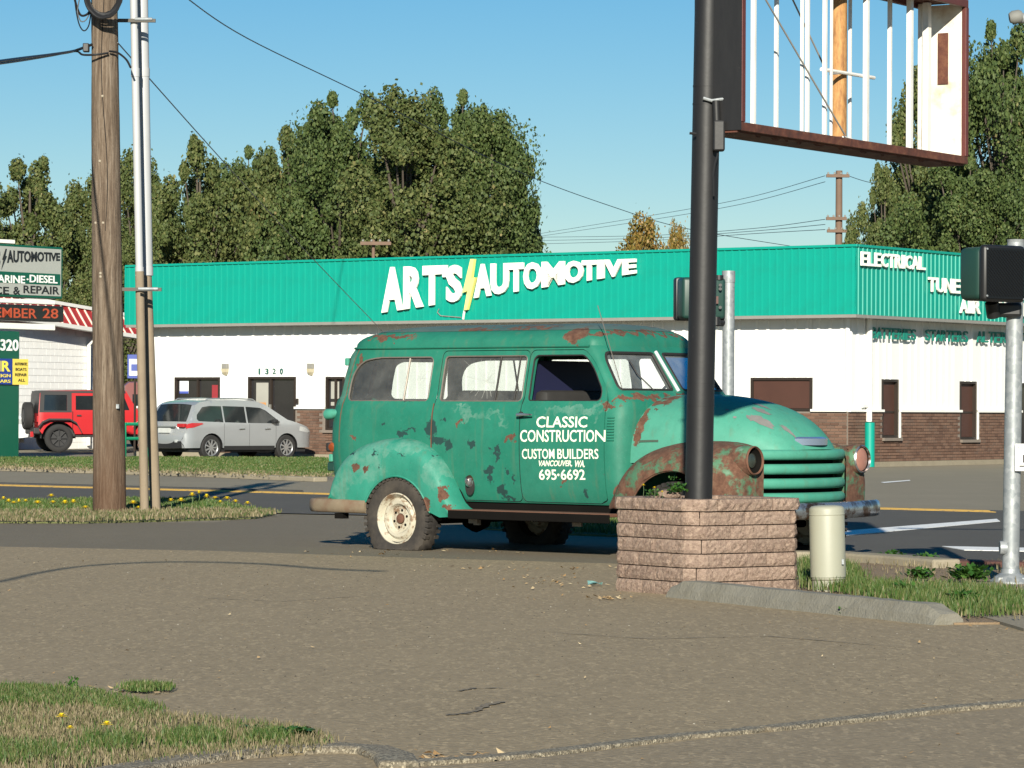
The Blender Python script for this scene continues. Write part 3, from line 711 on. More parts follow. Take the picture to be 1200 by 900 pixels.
# wall lamps
t = NT('lamp_lens'); t.base(t.mix(t.noise(8), (.35, .30, .20), (.5, .45, .32))); t.set(.3); m_lens = t.m
for px in (265.5, 365.5):
    d = fd(px); z = zof(px, 433, fd, DL)
    L = mbox(Fm, d-.09, d+.09, .02, .10, z+.02, z+.15).build('wall_lamp', m_trimg, shop, bevel=.01)
    mb = MB(); vs = []
    for (zz, hw, ot) in ((z+.02, .085, .12), (z-.07, .075, .11), (z-.15, .03, .05)): vs += [[Fm(d-hw, .025, zz), Fm(d-hw, ot, zz), Fm(d+hw, ot, zz), Fm(d+hw, .025, zz)]]
    mb.grid([r+[r[0]] for r in vs]); mb.build('lamp_lens', m_lens, L)
mbox(Fm, fd(349.8)-.03, fd(349.8)+.03, .03, .07, 1.36, 1.50).build('door_bell', m_bronze, shop)
for ch, px in zip('1320', (305.0, 313.8, 322.5, 331)):
    d = fd(px); z = zof(px, 435, fd, DL); cw = .04 if ch == '1' else .1; text_obj(ch, lambda u, v, e, d=d, z=z, cw=cw: Fm(d+cw/2-cw*u, .032+.02*e, z-.07+.14*v), simple('dark_green_letters', (.02, .13, .10), .5), 'house_number', shop, .01)
# big letters on the fascia
m_let = simple('cream_white_letters', (.82, .80, .72), .45, 0, .04)
m_lets = simple('letter_sides', (.30, .28, .22), .6)
m_tgl = simple('teal_letters', (.01, .24, .18), .5, 0, .1)
def letterF(ch, xa, xb, topf, botf, name='letter', mat=None, off=.045):
    def fm(u, v, e):
        px = xa+(xb-xa)*u; y = botf(px)+(topf(px)-botf(px))*v;         k = (px-600)/F_PX
        # a point on the plane OV+.10 in front of the wall
        base = C0+NF*(OV+.13)
        d = (base.x-k*base.y)/(-(DL.x)+k*DL.y); Z = base.y+DL.y*d
        z = CAM_H+(480+.005*(px-600)-y)*Z/F_PX
        return Fm(d, OV+.06+.06*e, z)
    return text_obj(ch, fm, mat or m_let, name, shop, off)
top1 = lambda x: 313.2-(x-446)*.0342
bot1 = lambda x: 366.5-(x-446)*.150
bot2 = lambda x: 349.3-(x-554)*.1535
for ch, a, b in (('A', 446, 470.5), ('R', 471.5, 494.5), ('T', 494, 515), ('S', 521.5, 540)): letterF(ch, a, b, top1, bot1)
letterF("'", 516.5, 522.5, top1, lambda x: top1(x)+14)
for ch, a, b in (('A', 554, 574), ('U', 573.5, 594.5), ('T', 594.5, 612), ('O', 612, 633), ('M', 633.5, 660), ('O', 660, 682), ('T', 680.5, 697.5), ('I', 698.5, 706.5), ('V', 706, 728.5), ('E', 728, 744)): letterF(ch, a, b, top1, bot2)
def onF(px, y, out=.13):
    k = (px-600)/F_PX; base = C0+NF*(OV+out); d = (base.x-k*base.y)/(-(DL.x)+k*DL.y); Z = base.y+DL.y*d
    return Fm(d, OV+out, CAM_H+(480+.005*(px-600)-y)*Z/F_PX)
bolt = [(550.5, 303.5), (554.5, 303.5), (551.5, 326), (556, 325), (546.5, 363), (543, 363.5), (547, 341), (541.5, 343)]
fr_ = [onF(x, y, .14) for x, y in bolt]; bk = [onF(x, y, .14)-NF*.10 for x, y in bolt]; n = len(bolt)
MB().add(fr_+bk, [tuple(range(n)), tuple(range(n, 2*n))[::-1]]+[(i, (i+1) % n, n+(i+1) % n, n+i) for i in range(n)]).build('lightning_bolt', simple('pale_yellow_sign', (.78, .74, .22), .5), shop)
# little bracket and cable under the bolt
MB().tube([onF(544, 364, .05), onF(543, 369, .05), onF(542.5, 374, .02)], .03, 6).build('conduit', m_trimw, shop)
MB().tube([onF(514, 362, .03), onF(512, 366, .03), onF(516, 370, .03), onF(540, 372, .03)], .012, 6).build('cable', m_trimg, shop)
def letterR(word, xa, xb, ya_top, ya_bot, yb_top, yb_bot, mat, out, depth, off=.05):
    def fm(u, v, e):
        px = xa+(xb-xa)*u; y = (ya_bot+(yb_bot-ya_bot)*u)*(1-v)+(ya_top+(yb_top-ya_top)*u)*v
        k = (px-600)/F_PX; base = C0+NR*out; d = (k*base.y-base.x)/(DR.x-k*DR.y); Z = base.y+DR.y*d
        return Rm(d, out-depth+depth*e, CAM_H+(480+.005*(px-600)-y)*Z/F_PX)
    return fm
def wordR(word, xa, xb, ya_top, ya_bot, yb_top, yb_bot, mat, out, depth, off=.05):
    """one part per letter"""
    wd = {'I': .5, 'M': 1.25, 'W': 1.4, ' ': .7}
    ws = [wd.get(c, 1.0) for c in word]; tot = sum(ws); a = 0
    for c, wq in zip(word, ws):
        b = a+wq
        if c != ' ':
            u0, u1 = (a+.04)/tot, (b-.04)/tot; L = lambda p, q, u: p+(q-p)*u
            text_obj(c, letterR(c, L(xa, xb, u0), L(xa, xb, u1), L(ya_top, yb_top, u0), L(ya_bot, yb_bot, u0), L(ya_top, yb_top, u1), L(ya_bot, yb_bot, u1), mat, out, depth), mat, 'letter', shop, off)
        a = b
wordR('ELECTRICAL', 1009, 1085, 294.5, 311, 301, 316.5, m_let, OV+.09, .035, .022)
wordR('TUNE UP', 1088, 1152, 324.5, 341.5, 329.5, 346, m_let, OV+.09, .035, .022)
wordR('AIR CONDITIONING', 1125, 1262, 350, 366.5, 359, 374, m_let, OV+.09, .035, .022)
wordR('BATTERIES', 1021.5, 1074, 383, 396.5, 386, 399, m_tgl, .13, .03, .012)
wordR('STARTERS', 1084.5, 1135, 386, 399, 388, 401.5, m_tgl, .13, .03, .012)
wordR('ALTERNATORS', 1145, 1222, 388, 401, 391, 404, m_tgl, .13, .03, .012)
wordR('GENERATORS', 1232, 1300, 391, 404, 394, 407, m_tgl, .13, .03, .012)
# rooftop vent
# ---------------------------------------------------------------- second building, left
m_red = simple('red_metal_roof', (.48, .035, .03), .5, 0, .1)
m_blk = simple('white_block', (.74, .74, .72), .7, 0, .05, 1.2, .3, 20, dirt=.2, dcol=(.5, .5, .46))
D2 = Vector((.5, .866, 0))
def lin(px):
    k = (px-600)/F_PX; b = Vector(((68-600)/F_PX*100, 100, 0)); t_ = (k*b.y-b.x)/(D2.x-k*D2.y); return b+D2*t_
def zat(px, y, Z): return CAM_H+(480+.005*(px-600)-y)*Z/F_PX
eav = lambda px: zat(px, 380.5+(px-68)*.155, lin(px).y); rid = lambda px: zat(px, 358+(px-68)*.172, lin(px).y)
dpt = thing('red_roofed_building', 'white block building with a red and white striped mansard roof, far left', 'building', lin(27))
o0 = lin(27)
pA, pB, pE = -90, 123, 166
A = lin(pA)-o0; B = lin(pB)-o0; E = lin(pE)-o0; dn = (B-A).normalized(); nn = Vector((dn.y, -dn.x, 0))
def Q(p, out, z): return p+nn*out+Vector((0, 0, z))
def pxof(d): q = o0+A+dn*d; return 600+q.x/q.y*F_PX
mb = MB(); bw = B-nn*9
mb.add([Q(A, 0, 0), Q(B, 0, 0), Q(B, 0, eav(pB)), Q(A, 0, eav(pA)), Q(bw, 0, 0), Q(bw, 0, eav(pB))], [(0, 1, 2, 3), (1, 4, 5, 2)]); mb.build('wall', m_blk, dpt)
mb = MB(); rs = random.Random(4); Lw = (B-A).length; row = 0; z = 0
while z < 5.5:
    d = -.2*(row % 2)
    while d < Lw:
        a, b = max(d+.006, 0), min(d+.40-.006, Lw)
        if b > a and z+.19 < eav(pxof(b))+.1:
            o_ = .02; vs = [Q(A+dn*p, q, r) for p, q, r in ((a, 0, z), (b, 0, z), (b, 0, z+.19), (a, 0, z+.19), (a, o_, z), (b, o_, z), (b, o_, z+.19), (a, o_, z+.19))]; mb.add(vs, [(4, 5, 6, 7), (0, 1, 5, 4), (3, 2, 6, 7), (0, 4, 7, 3), (1, 2, 6, 5)])
        d += .40
    z += .20; row += 1
setp(mb.build('block_courses', m_blk, dpt), kind='stuff')
ez0, ez1 = 3.0, 3.6; oo = .55
e0a, e0e, e1a, e1e = eav(pA), eav(pE), rid(pA), rid(pE)
mb = MB(); mb.add([Q(A, oo, e0a), Q(E, oo, e0e), Q(E, .15, e1e), Q(A, .15, e1a), Q(A, -3, e1a), Q(E, -3, e1e), Q(E, -3, e0e), Q(A, -3, e0a)], [(0, 1, 2, 3), (3, 2, 5, 4), (1, 6, 5, 2), (0, 7, 6, 1)]); mb.build('roof', m_red, dpt)
LE = (E-A).length; d = 0.2; m_seam = simple('cream_roof_seam', (.72, .60, .50), .5)
while d < LE:
    px_ = pxof(d); p = A+dn*d; w_ = .05; za, zb_ = eav(px_), rid(px_); mb = MB()
    mb.add([Q(p, oo+.03, za), Q(p+dn*w_, oo+.03, za), Q(p+dn*w_, .18, zb_), Q(p, .18, zb_), Q(p, oo-.02, za), Q(p+dn*w_, oo-.02, za), Q(p+dn*w_, .12, zb_), Q(p, .12, zb_)], [(0, 1, 2, 3), (0, 3, 7, 4), (1, 5, 6, 2)])
    mb.build('roof_seam', m_seam, dpt, fix=False); d += .39
for nm, za, zb, oa, ob in (('roof_cap', (e1a, e1e), .10, .05, .22), ('gutter', (e0a-.12, e0e-.12), .115, .35, .62)):
    MB().add([Q(A, ob, za[0]), Q(E, ob, za[1]), Q(E, ob, za[1]+zb), Q(A, ob, za[0]+zb), Q(A, oa, za[0]), Q(E, oa, za[1]), Q(E, oa, za[1]+zb), Q(A, oa, za[0]+zb)], [(0, 1, 2, 3), (3, 2, 6, 7), (0, 4, 5, 1)]).build(nm, m_trimw, dpt)
ez0 = eav(100)
g1 = lin(100.5)-o0; MB().tube([Q(g1, .5, ez0-.15), Q(g1, .12, ez0-.5), Q(g1, .12, .1)], .06, 8).build('downpipe', m_trimw, dpt, True)
g1 = lin(69)-o0; mb = MB()
for k in range(4): z = 1.25+(478-484-k*3.2)*104/F_PX*-1-.1; z = 1.25-(484+k*3.0-477.5)*104/F_PX*1+.0; mb.add([Q(g1-dn*.5, .05, z), Q(g1+dn*.5, .05, z), Q(g1+dn*.5, .09, z+.04), Q(g1-dn*.5, .09, z+.04)], [(0, 1, 2, 3)])
mb.build('vent_grille', m_trimg, dpt)
# canopy post and dark bay under the roof end
p1 = lin(150)-o0
mb = MB(); mb.add([Q(p1, -1.0, 0), Q(E, -1.0, 0), Q(E, -1.0, 2.7), Q(p1, -1.0, 2.7)], [(0, 1, 2, 3)]); mb.build('bay_door', m_dark, dpt)

# ================================================================ SIGNS AND POLES
def onplane(px, py, p0, dv, out=0.0):
    """pixel ray meets the vertical plane through p0 along dv, moved out towards the camera side"""
    d = fwd + rt*((px-600)/F_PX) - up*((py-450)/F_PX)
    n = Vector((dv.y, -dv.x, 0)).normalized()
    if n.dot(Vector(p0)-cam_loc) > 0: n = -n
    q = Vector(p0)+n*out
    s = n.dot(q-cam_loc)/n.dot(d); return cam_loc+d*s, n
def quadbox(name, corners, n, depth, mat, parent, org, bevel=0, smooth=False):
    f = [Vector(c)-org for c in corners]; b = [c-n*depth for c in f]
    return MB().add(f+b, [(0, 1, 2, 3), (7, 6, 5, 4), (0, 4, 5, 1), (1, 5, 6, 2), (2, 6, 7, 3), (3, 7, 4, 0)]).build(name, mat, parent, bevel=bevel)
VD = Vector((.60, .80, 0))
m_galv = NT('galvanised_steel'); _c = m_galv.mix(m_galv.vor(14, out='Color'), (.30, .32, .34), (.42, .44, .46)); _b = m_galv.n('ShaderNodeRGBToBW'); m_galv.l(m_galv.vor(30, out='Color'), _b.inputs[0]); _c = m_galv.mix(_b.outputs[0], (.20, .22, .23), (.33, .345, .35)); m_galv.base(_c); m_galv.set(.5, .35); m_galv = m_galv.m
m_sgreen = simple('dark_green_sign', (.0, .105, .06), .5, 0, .08, 2)
m_slight = simple('pale_sign_face', (.46, .47, .43), .45, 0, .05)
m_bktxt = simple('black_lettering', (.015, .015, .018), .5)
m_whtxt = simple('white_lettering', (.75, .75, .72), .5)
p0 = P(12, 538, 80.0); p0.z = 0
sg = thing('shop_sign', 'roadside sign with pale lettered board, dark readout board and green post, far left', 'sign', p0)
def S(px, py, out=0.0): return onplane(px, py, p0, VD, out)[0]-p0
sn = onplane(0, 400, p0, VD)[1]
def sq(name, x0, x1, y0, y1, depth, out, mat, parent=sg, bevel=0, yr=None):
    """box whose right end is at x1, edges level in the world"""
    a = S(x0, 0); b = S(x1, 0); t_ = S(x1, y0).z; l_ = S(x1, y1).z
    A_ = [Vector((a.x, a.y, l_)), Vector((b.x, b.y, l_)), Vector((b.x, b.y, t_)), Vector((a.x, a.y, t_))]; A_ = [q+sn*out for q in A_]
    return quadbox(name, A_, sn, depth, mat, parent, Vector(), bevel)
sq('sign_cabinet', -100, 75.5, 290.0, 350.5, .45, .0, m_sgreen, bevel=.02)
fc = sq('sign_face', -97, 73.2, 292.5, 347.5, .02, .012, m_slight)
sq('sign_band', -97, 72.0, 321.5, 334.5, .01, .018, m_sgreen)
def stext(s, x0, x1, ya, yb, mat, out, off=.02, parent=sg, taper=0, name='lettering'):
    za, zb = S(x1, yb).z, S(x1, ya).z; a = S(x0, 0); b = S(x1, 0)
    return text_obj(s, lambda u, v, e: Vector((a.x+(b.x-a.x)*u, a.y+(b.y-a.y)*u, zb+(za-zb)*(1-v)*(1-taper*u)))+sn*(out+e*.008), mat, name, parent, off)
stext('AUTOMOTIVE', 9.5, 71.5, 296.5, 311.5, m_bktxt, .015, .035, taper=.38)
stext("ART'S", -36, 1.5, 293, 314, m_bktxt, .015, .035, taper=.1)
bl_ = [(6.5, 291.5), (8, 291.5), (6.2, 300), (8, 300), (1.5, 316), (4, 304), (2.5, 304)]
MB().add([S(x, y, .02) for x, y in bl_]+[S(x, y, .03) for x, y in bl_], [tuple(range(7)), tuple(range(7, 14))]+[(i, (i+1) % 7, 7+(i+1) % 7, 7+i) for i in range(7)]).build('lightning_bolt', m_bktxt, sg, fix=False)
stext('MARINE', -9.5, 30.5, 323.5, 332.5, m_whtxt, .02, .02); stext('DIESEL', 36, 68.5, 323.5, 332.5, m_whtxt, .02, .02)
stext('.', 32.5, 34.5, 326.5, 328.5, m_whtxt, .02, .02)
stext('SERVICE', -46, 12, 336.3, 345.3, m_bktxt, .015, .015); stext('&', 17, 25, 336.3, 345.3, m_bktxt, .015, .015); stext('REPAIR', 29, 71, 336.3, 345.3, m_bktxt, .015, .015)
sq('rail', -100, 69, 352, 357.2, .30, -.05, m_trimw, bevel=.015)
sq('top_rail', -100, 21, 281.3, 285.5, .25, -.05, m_trimw)
sq('readout_board', -100, 76, 359.0, 377.5, .40, .03, simple('black_board', (.012, .011, .012), .35), bevel=.02)
t = NT('led_amber'); t.base((.30, .05, .02)); t.b.inputs['Emission Color'].default_value = (.9, .12, .03, 1); t.b.inputs['Emission Strength'].default_value = .10; m_led = t.m
stext('SEPTEMBER', -41, 44, 362, 373.5, m_led, .036, .01, taper=0, name='readout_lettering'); stext('28', 51, 69, 362, 373.5, m_led, .036, .01, taper=0, name='readout_lettering')
sq('rail', -100, 69, 380.3, 387.3, .30, -.05, m_trimw, bevel=.015)
sq('post', -60, 25.5, 388.5, 538.5, .9, .0, m_sgreen, bevel=.02)
sq('post_edge', 23.5, 28, 390, 418, .2, -.2, simple('blue_panel', (.02, .06, .38), .5))
stext('1320', -2.5, 24, 398, 411.5, m_whtxt, .004, .025)
m_blue = simple('blue_notice', (.012, .05, .34), .5)
m_yelb = simple('yellow_notice', (.72, .55, .09), .5, 0, .1)
sq('notice_board', -60, 15.5, 420.5, 450.5, .04, .05, m_blue)
stext('REPAIR', -40, 12.8, 423, 435.5, simple('yellow_letters', (.75, .6, .08), .5), .055, .03)
stext('FOREIGN', -14, 13, 438.5, 442.3, simple('yellow_letters', (1, 1, 1)), .055, .01); stext('CARS', -4, 13, 445, 448.6, simple('yellow_letters', (1, 1, 1)), .055, .01)
sq('notice_board', 16.2, 34, 421.0, 451.0, .04, .05, m_yelb)
for i, (s_, a, b) in enumerate((('AUTOMATIC', 18, 32.5), ('BOATS', 19, 31.5), ('REPAIR', 18.5, 32), ('ALL', 22, 30))): stext(s_, a, b, 425+i*6.3, 428.3+i*6.3, m_bktxt, .055, .0)
# small blue hanging sign between conduits and shop
p1 = P(158, 447, 88)
bs = thing('hanging_sign', 'small blue and white sign seen between the conduits and the white shop wall', 'sign', (p1.x, p1.y, 0))
zz = [P(158, y, 88).z for y in (415.5, 443.5)]
MB().box(-.2, .32, 0, .08, zz[1], zz[0]).build('sign_panel', m_blue, bs, bevel=.01); MB().box(-.15, .27, -.01, 0, zz[1]+.08, zz[0]-.12).build('sign_band', m_whtxt, bs)
MB().box(-.1, .2, -.02, -.011, zz[1]+.2, zz[1]+.38).build('sign_mark', m_blue, bs); MB().tube([(0, .04, 0), (0, .04, zz[1])], .03, 8).build('post', m_bronze, bs)

# ---------------------------------------------------------------- wooden utility pole
t = NT('weathered_pole_wood'); mp = t.map((9, 9, .55)); n1 = t.noise(3, 7, .7, mp); mp2 = t.map((30, 30, 1.2)); n2 = t.noise(3, 5, .7, mp2)
c = t.ramp(n1, [(.3, (.065, .045, .032)), (.5, (.15, .112, .080)), (.72, (.26, .21, .16))]); c = t.mix(t.math('MULTIPLY', t.th(n2, .55, .68), .7), c, (.05, .035, .025))
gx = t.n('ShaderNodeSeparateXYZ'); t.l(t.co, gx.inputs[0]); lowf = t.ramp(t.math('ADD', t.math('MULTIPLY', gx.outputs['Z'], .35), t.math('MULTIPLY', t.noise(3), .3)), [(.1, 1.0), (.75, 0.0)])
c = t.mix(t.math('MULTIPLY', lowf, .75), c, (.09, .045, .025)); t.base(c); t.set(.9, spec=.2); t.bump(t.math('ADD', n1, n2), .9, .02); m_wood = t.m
b0 = G(128.5, 603.5); Zp = b0.y; tp = P(121.5, -60, Zp)
up_ = thing('utility_pole', 'weathered brown wooden utility pole standing in the grassy verge at left', 'utility pole', (b0.x, b0.y, 0))
top = tp-Vector((b0.x, b0.y, 0)); rs = random.Random(2); mb = MB(); rings = []; N = 26
for i in range(60):
    f = i/59; p = top*f; r = .193-.045*f
    rings.append([p+Vector((math.cos(2*PI*k/N), math.sin(2*PI*k/N), 0))*(r*(1+.025*math.sin(k*2.1+math.sin(i*.15)*2)+rs.uniform(-.008, .008))) for k in range(N+1)])
for g in rings: g[-1] = g[0]
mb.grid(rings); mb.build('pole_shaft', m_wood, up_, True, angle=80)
m_kn = simple('pale_knot_wood', (.42, .36, .27), .8)
for (x, y) in [(122, 114), (119, 190), (123, 262), (120, 321), (120, 325), (114, 262), (121, 599)]:
    f = (P(x, y, Zp)-Vector((b0.x, b0.y, 0))); c_ = top*(f.z/top.z); rr = .193-.045*f.z/top.z; q = Vector((f.x, c_.y-math.sqrt(max(0, rr*rr-(f.x-c_.x)**2)), f.z))
    MB().lathe([(0, .012), (.012, .008), (.022, -.01)], 8, Matrix.Translation(q) @ Matrix.Rotation(R(90), 4, 'X')).build('knot', m_kn, up_, True)
# crack down the pole
pts = []
for i in range(40):
    f = .5+.5*i/39; p = top*f; r = .193-.045*f; a = R(-88+10*math.sin(i*.21)); pts.append(p+Vector((math.cos(a)*r*1.0, math.sin(a)*r*1.0, 0)))
MB().tube(pts, .006, 5).build('split', simple('dark_split', (.02, .014, .01), .9), up_)
MB().box(.09, .125, -.19, -.15, 1.24, 1.29).build('pole_tag', m_galv, up_)
m_cable = simple('black_cable', (.012, .012, .013), .5)
def PZ(x, y, dz=0): return P(x, y, Zp+dz)
# cable coil lashed to the pole
cx, cy = 121, -8; rs = random.Random(8); mb = MB()
for k in range(7):
    pts = []
    for j in range(37):
        a = 2*PI*j/36; rr = 19+k*.75+rs.uniform(-.4, .4); pts.append(PZ(cx+rr*math.cos(a)*.95, cy+rr*1.25*math.sin(a), -.30-.025*k-.02*math.sin(a*2+k)))
    mb.tube(pts, .013, 6, cap=False)
setp(mb.build('cable_coil', m_cable, None, True, fix=False), 'thick black cable coil hung on the front of the wooden utility pole', 'cable')
def wire(name, label, pts, r, sag=0, n=24, mat=None, cat='wire', group=None):
    out = []
    if len(pts) == 2:
        a, b = pts
        for i in range(n+1):
            f = i/n; p = a.lerp(b, f); p.z -= sag*4*f*(1-f); out.append(p)
    else:  # smooth through points
        P_ = [pts[0]]+list(pts)+[pts[-1]]
        for i in range(1, len(P_)-2):
            for k in range(8):
                u = k/8; a, b, c, d = P_[i-1:i+3]
                out.append(.5*((2*b)+(c-a)*u+(2*a-5*b+4*c-d)*u*u+(3*b-a-3*c+d)*u**3))
        out.append(P_[-2])
    o = MB().tube(out, r, 5).build(name, mat or m_cable, None, True, fix=False); return setp(o, label, cat, group)
for k, pts in enumerate([[(108, 6), (103, 16), (95, 18), (90, 8), (86, -8)], [(107, 12), (104, 30), (98, 36), (92, 26), (88, 2), (90, -10)], [(106, 14), (100, 24), (94, 24), (91, 12), (94, -6)]]):
    wire('cable_loop', ['outer cable loop hanging left of the utility pole top', 'longest cable loop drooping left of the utility pole top', 'inner thin cable loop left of the utility pole top'][k], [PZ(x, y, -.2-.02*k) for x, y in pts], [.014, .008, .007][k], cat='cable')
wire('service_wire', 'twisted black wires running off the left edge from the utility pole', [P(-30, 76, 30), P(20, 69, 33), P(60, 64, 36), PZ(85, 60, -.2), PZ(100, 55, -.2), PZ(108, 52, -.15)], .017)
wire('service_wire', 'lower black wire bowing from the left edge under the pole clamp', [P(-30, 78, 30), P(20, 71.5, 33), P(60, 65, 36), PZ(88, 60, -.2), PZ(97, 64, -.2), PZ(112, 64, -.25), PZ(127, 62, -.2)], .013)
wire('service_wire', 'short black wire drooping from the utility pole to the thin conduit', [PZ(128, 60, -.2), PZ(138, 62, -.15), PZ(148, 70, -.15), PZ(153, 79, -.3)], .013)
wire('guy_wire', 'thin wire slanting down from the utility pole over the trees to the shop', [PZ(138, 50, -.15), P(240, 165, 48), P(340, 275, 62), P(448, 388, 76)], .008)
cb_ = [G(x, y) for x, y in [(-60, 690), (0, 682), (50, 671), (110, 663), (200, 659), (300, 661), (380, 667), (450, 670)]]
wire('overhead_cable', 'thick sagging cable overhead whose curved shadow lies across the parking lot', [p+to_sun*(4.2/to_sun.z) for p in cb_], .03, cat='cable')
MB_c = MB().box(-.035, .035, -.05, .05, -.05, .05)
setp(MB_c.build('wire_clamp', m_cable, None, bevel=.01, loc=PZ(101, 56, -.22)), 'small black clamp on the wires left of the utility pole', 'clamp')

# ---------------------------------------------------------------- two conduits on brackets
m_cw = simple('weathered_conduit', (.30, .235, .16), .8, 0, .3, 3, dirt=.5, dcol=(.16, .11, .07), stretch=(6, 6, .6), bump=.3)
m_cg = simple('grey_plastic_conduit', (.52, .53, .54), .5, 0, .08, 3)
m_dkiron = simple('dark_weathered_iron', (.10, .09, .075), .7)
def conduit(label, bx, by, mx, tx, rb, rtp, grp):
    b = G(bx, by); Z = b.y; o = thing('conduit', label, 'conduit', (b.x, b.y, 0)); off = Vector((b.x, b.y, 0))
    m1 = P(mx, 318, Z)-off; t1 = P(tx, -60, Z)-off
    MB().tube([Vector((0, 0, 0)), m1], rb, 16).build('lower_pipe', m_cw, o, True); MB().tube([m1-(m1.normalized())*.04, t1], rtp, 16).build('upper_pipe', m_cg, o, True)
    for yy in (85, 318):
        q = P(mx+(tx-mx)*(318-yy)/378., yy, Z)-off; MB().tube([q-Vector((0, 0, .05)), q+Vector((0, 0, .05))], rtp+.006, 16).build('coupling', m_cg, o, True)
conduit('thin left conduit beside the utility pole, pale above and brown below', 169.5, 603.5, 163.5, 155.5, .052, .045, 0)
conduit('thicker right conduit beside the utility pole, grey above and brown below', 182.5, 602.5, 171.5, 165.0, .062, .075, 0)
for (x0, x1, y, lb) in [(137, 181, 23, 'upper steel bracket holding the conduits off the utility pole'), (138, 188, 338, 'lower steel bracket tying both conduits to the utility pole')]:
    a, b = PZ(x0, y+1, 0), PZ(x1, y, -.12); org = a.copy(); tt = thing('pipe_bracket', lb, 'bracket', org)
    MB().box(0, (b-a).x, -.02, .02, -.02, .02).build('bar', m_dkiron, tt); MB().tube([Vector((.5*(b-a).x, -.14, 0)), Vector((.95*(b-a).x, -.14, 0))], .02, 8).build('strap', m_galv, tt)

# ---------------------------------------------------------------- black sign pole, rusty sign frame
t = NT('black_pole_paint'); mp = t.map((6, 6, 1)); c = t.mix(t.noise(4, 5, .6, mp), (.007, .007, .008), (.016, .0155, .016)); c = t.mix(t.math('MULTIPLY', t.th(t.noise(22, 6, .75), .68, .72), .7), c, (.12, .11, .10)); t.base(c); t.set(.5, spec=.4); t.bump(t.noise(9, 4), .15, .01); m_bp = t.m
PC = Vector((1.325, 22.95, 0))
pp = thing('sign_pole', 'thick black steel pole rising out of the pink stone planter', 'pole', (PC.x-.045, PC.y, 0)); off = Vector((PC.x-.045, PC.y, 0))
tp = P(831.5, -60, PC.y)-off
MB().tube([Vector((0, 0, 0)), tp], .0945, 32).build('shaft', m_bp, pp, True)
for y in (97, 118, 444, 471): 
    q = P(0, y, PC.y)-off; q = tp*(q.z/tp.z); MB().tube([q-Vector((0, 0, .006)), q+Vector((0, 0, .006))], .0965, 32).build('weld_ring', m_bp, pp, True)
def onP(x, y, dz=-.12): return P(x, y, PC.y+dz)-off
MB().tube([onP(839, 118), onP(841, 172)], .028, 10).build('switch_box', m_bp, pp, True); mb = MB(); c_ = onP(841.5, 150)
mb.box(c_.x-.035, c_.x+.045, c_.y-.05, c_.y+.05, c_.z-.16, c_.z+.05); mb.build('switch_cover', m_bp, pp, bevel=.012)
MB().tube([onP(824, 115), onP(834, 118), onP(848, 116)], .012, 8).build('clamp', m_galv, pp, True)
MB().tube([onP(842, 170), onP(841, 182), onP(838, 192), onP(836, 205), onP(836.5, 230)], .008, 6).build('cable', m_cable, pp, True)
MB().tube([onP(808, 156), onP(816, 157)], .01, 6).build('bolt', m_bp, pp)
# cabinet: near end at Zn, runs along VD2, faces the road side
VD2 = Vector((.545, .838, 0)); Zn = 22.75
n0 = P(869, 152, Zn); sorg = Vector((n0.x, n0.y, 0))
sf = thing('rusty_sign_cabinet', 'empty rusty brown sign cabinet with bare white tube holders beside the black pole', 'sign frame', sorg)
nrm = Vector((VD2.y, -VD2.x, 0))
def SP(x, y, out=0.0): return onplane(x, y, sorg, VD2, out)[0]-sorg
zb = n0.z; e_ = SP(1134.5, 190); Ls = Vector((e_.x, e_.y, 0)).length; zt_ = SP(1139, 1).z
dep = .34
t = NT('rusty_sign_steel'); c = t.ramp(t.noise(9, 7, .72), [(.3, (.035, .014, .009)), (.52, (.095, .03, .017)), (.75, (.18, .08, .038))]); t.base(c); t.set(.75); t.bump(t.noise(30, 5, .7), .4, .008); m_rs = t.m
m_maroon = simple('maroon_frame_paint', (.14, .035, .028), .55, 0, .3, 6, .2, 40, dirt=.4, dcol=(.06, .03, .02))
m_wp = simple('stained_white_panel', (.70, .68, .60), .6, 0, .10, 3, dirt=.75, dcol=(.34, .20, .09), dscale=3, stretch=(7, 7, .8))
def bx(name, d0, d1, o0, o1, z0, z1, mat, bevel=0.004, parent=None):
    mb = MB(); q = lambda d, o, z: VD2*d+nrm*o+Vector((0, 0, z))
    mb.add([q(*p) for p in ((d0,o0,z0),(d1,o0,z0),(d1,o1,z0),(d0,o1,z0),(d0,o0,z1),(d1,o0,z1),(d1,o1,z1),(d0,o1,z1))], [(0,3,2,1),(4,5,6,7),(0,1,5,4),(1,2,6,5),(2,3,7,6),(3,0,4,7)])
    return mb.build(name, mat, parent or sf, bevel=bevel)
bx('bottom_rail', 0, Ls, -.035, .0, zb-.005, zb+.055, m_rs); bx('bottom_plate', 0.003, Ls-.003, -dep, -.036, zb-.015, zb+.005, m_rs, 0)
bx('bottom_rail', 0, Ls, -dep-.035, -dep-.001, zb-.005, zb+.055, m_rs)
bx('top_rail', 0, Ls, -.035, .0, zt_-.06, zt_, m_maroon); bx('top_rail', 0, Ls, -dep-.035, -dep-.001, zt_-.06, zt_, m_maroon); bx('top_plate', 0.003, Ls-.003, -dep, -.036, zt_-.02, zt_-.001, m_rs, 0)
for a in (0, Ls-.05): bx('end_rail', a, a+.05, -.034, .004, zb+.056, zt_-.061, m_maroon)
bx('end_panel', -.008, .0, -dep-.03, -.0, zb, zt_, m_bp, 0); bx('end_panel', Ls-.04, Ls-.025, -dep, -.036, zb+.01, zt_-.03, m_wp, 0)
bx('end_rail', Ls-.05, Ls, -dep-.034, -dep+.0, zb+.056, zt_-.061, m_maroon); bx('end_rail', 0, .05, -dep-.034, -dep+.0, zb+.056, zt_-.061, m_rs)
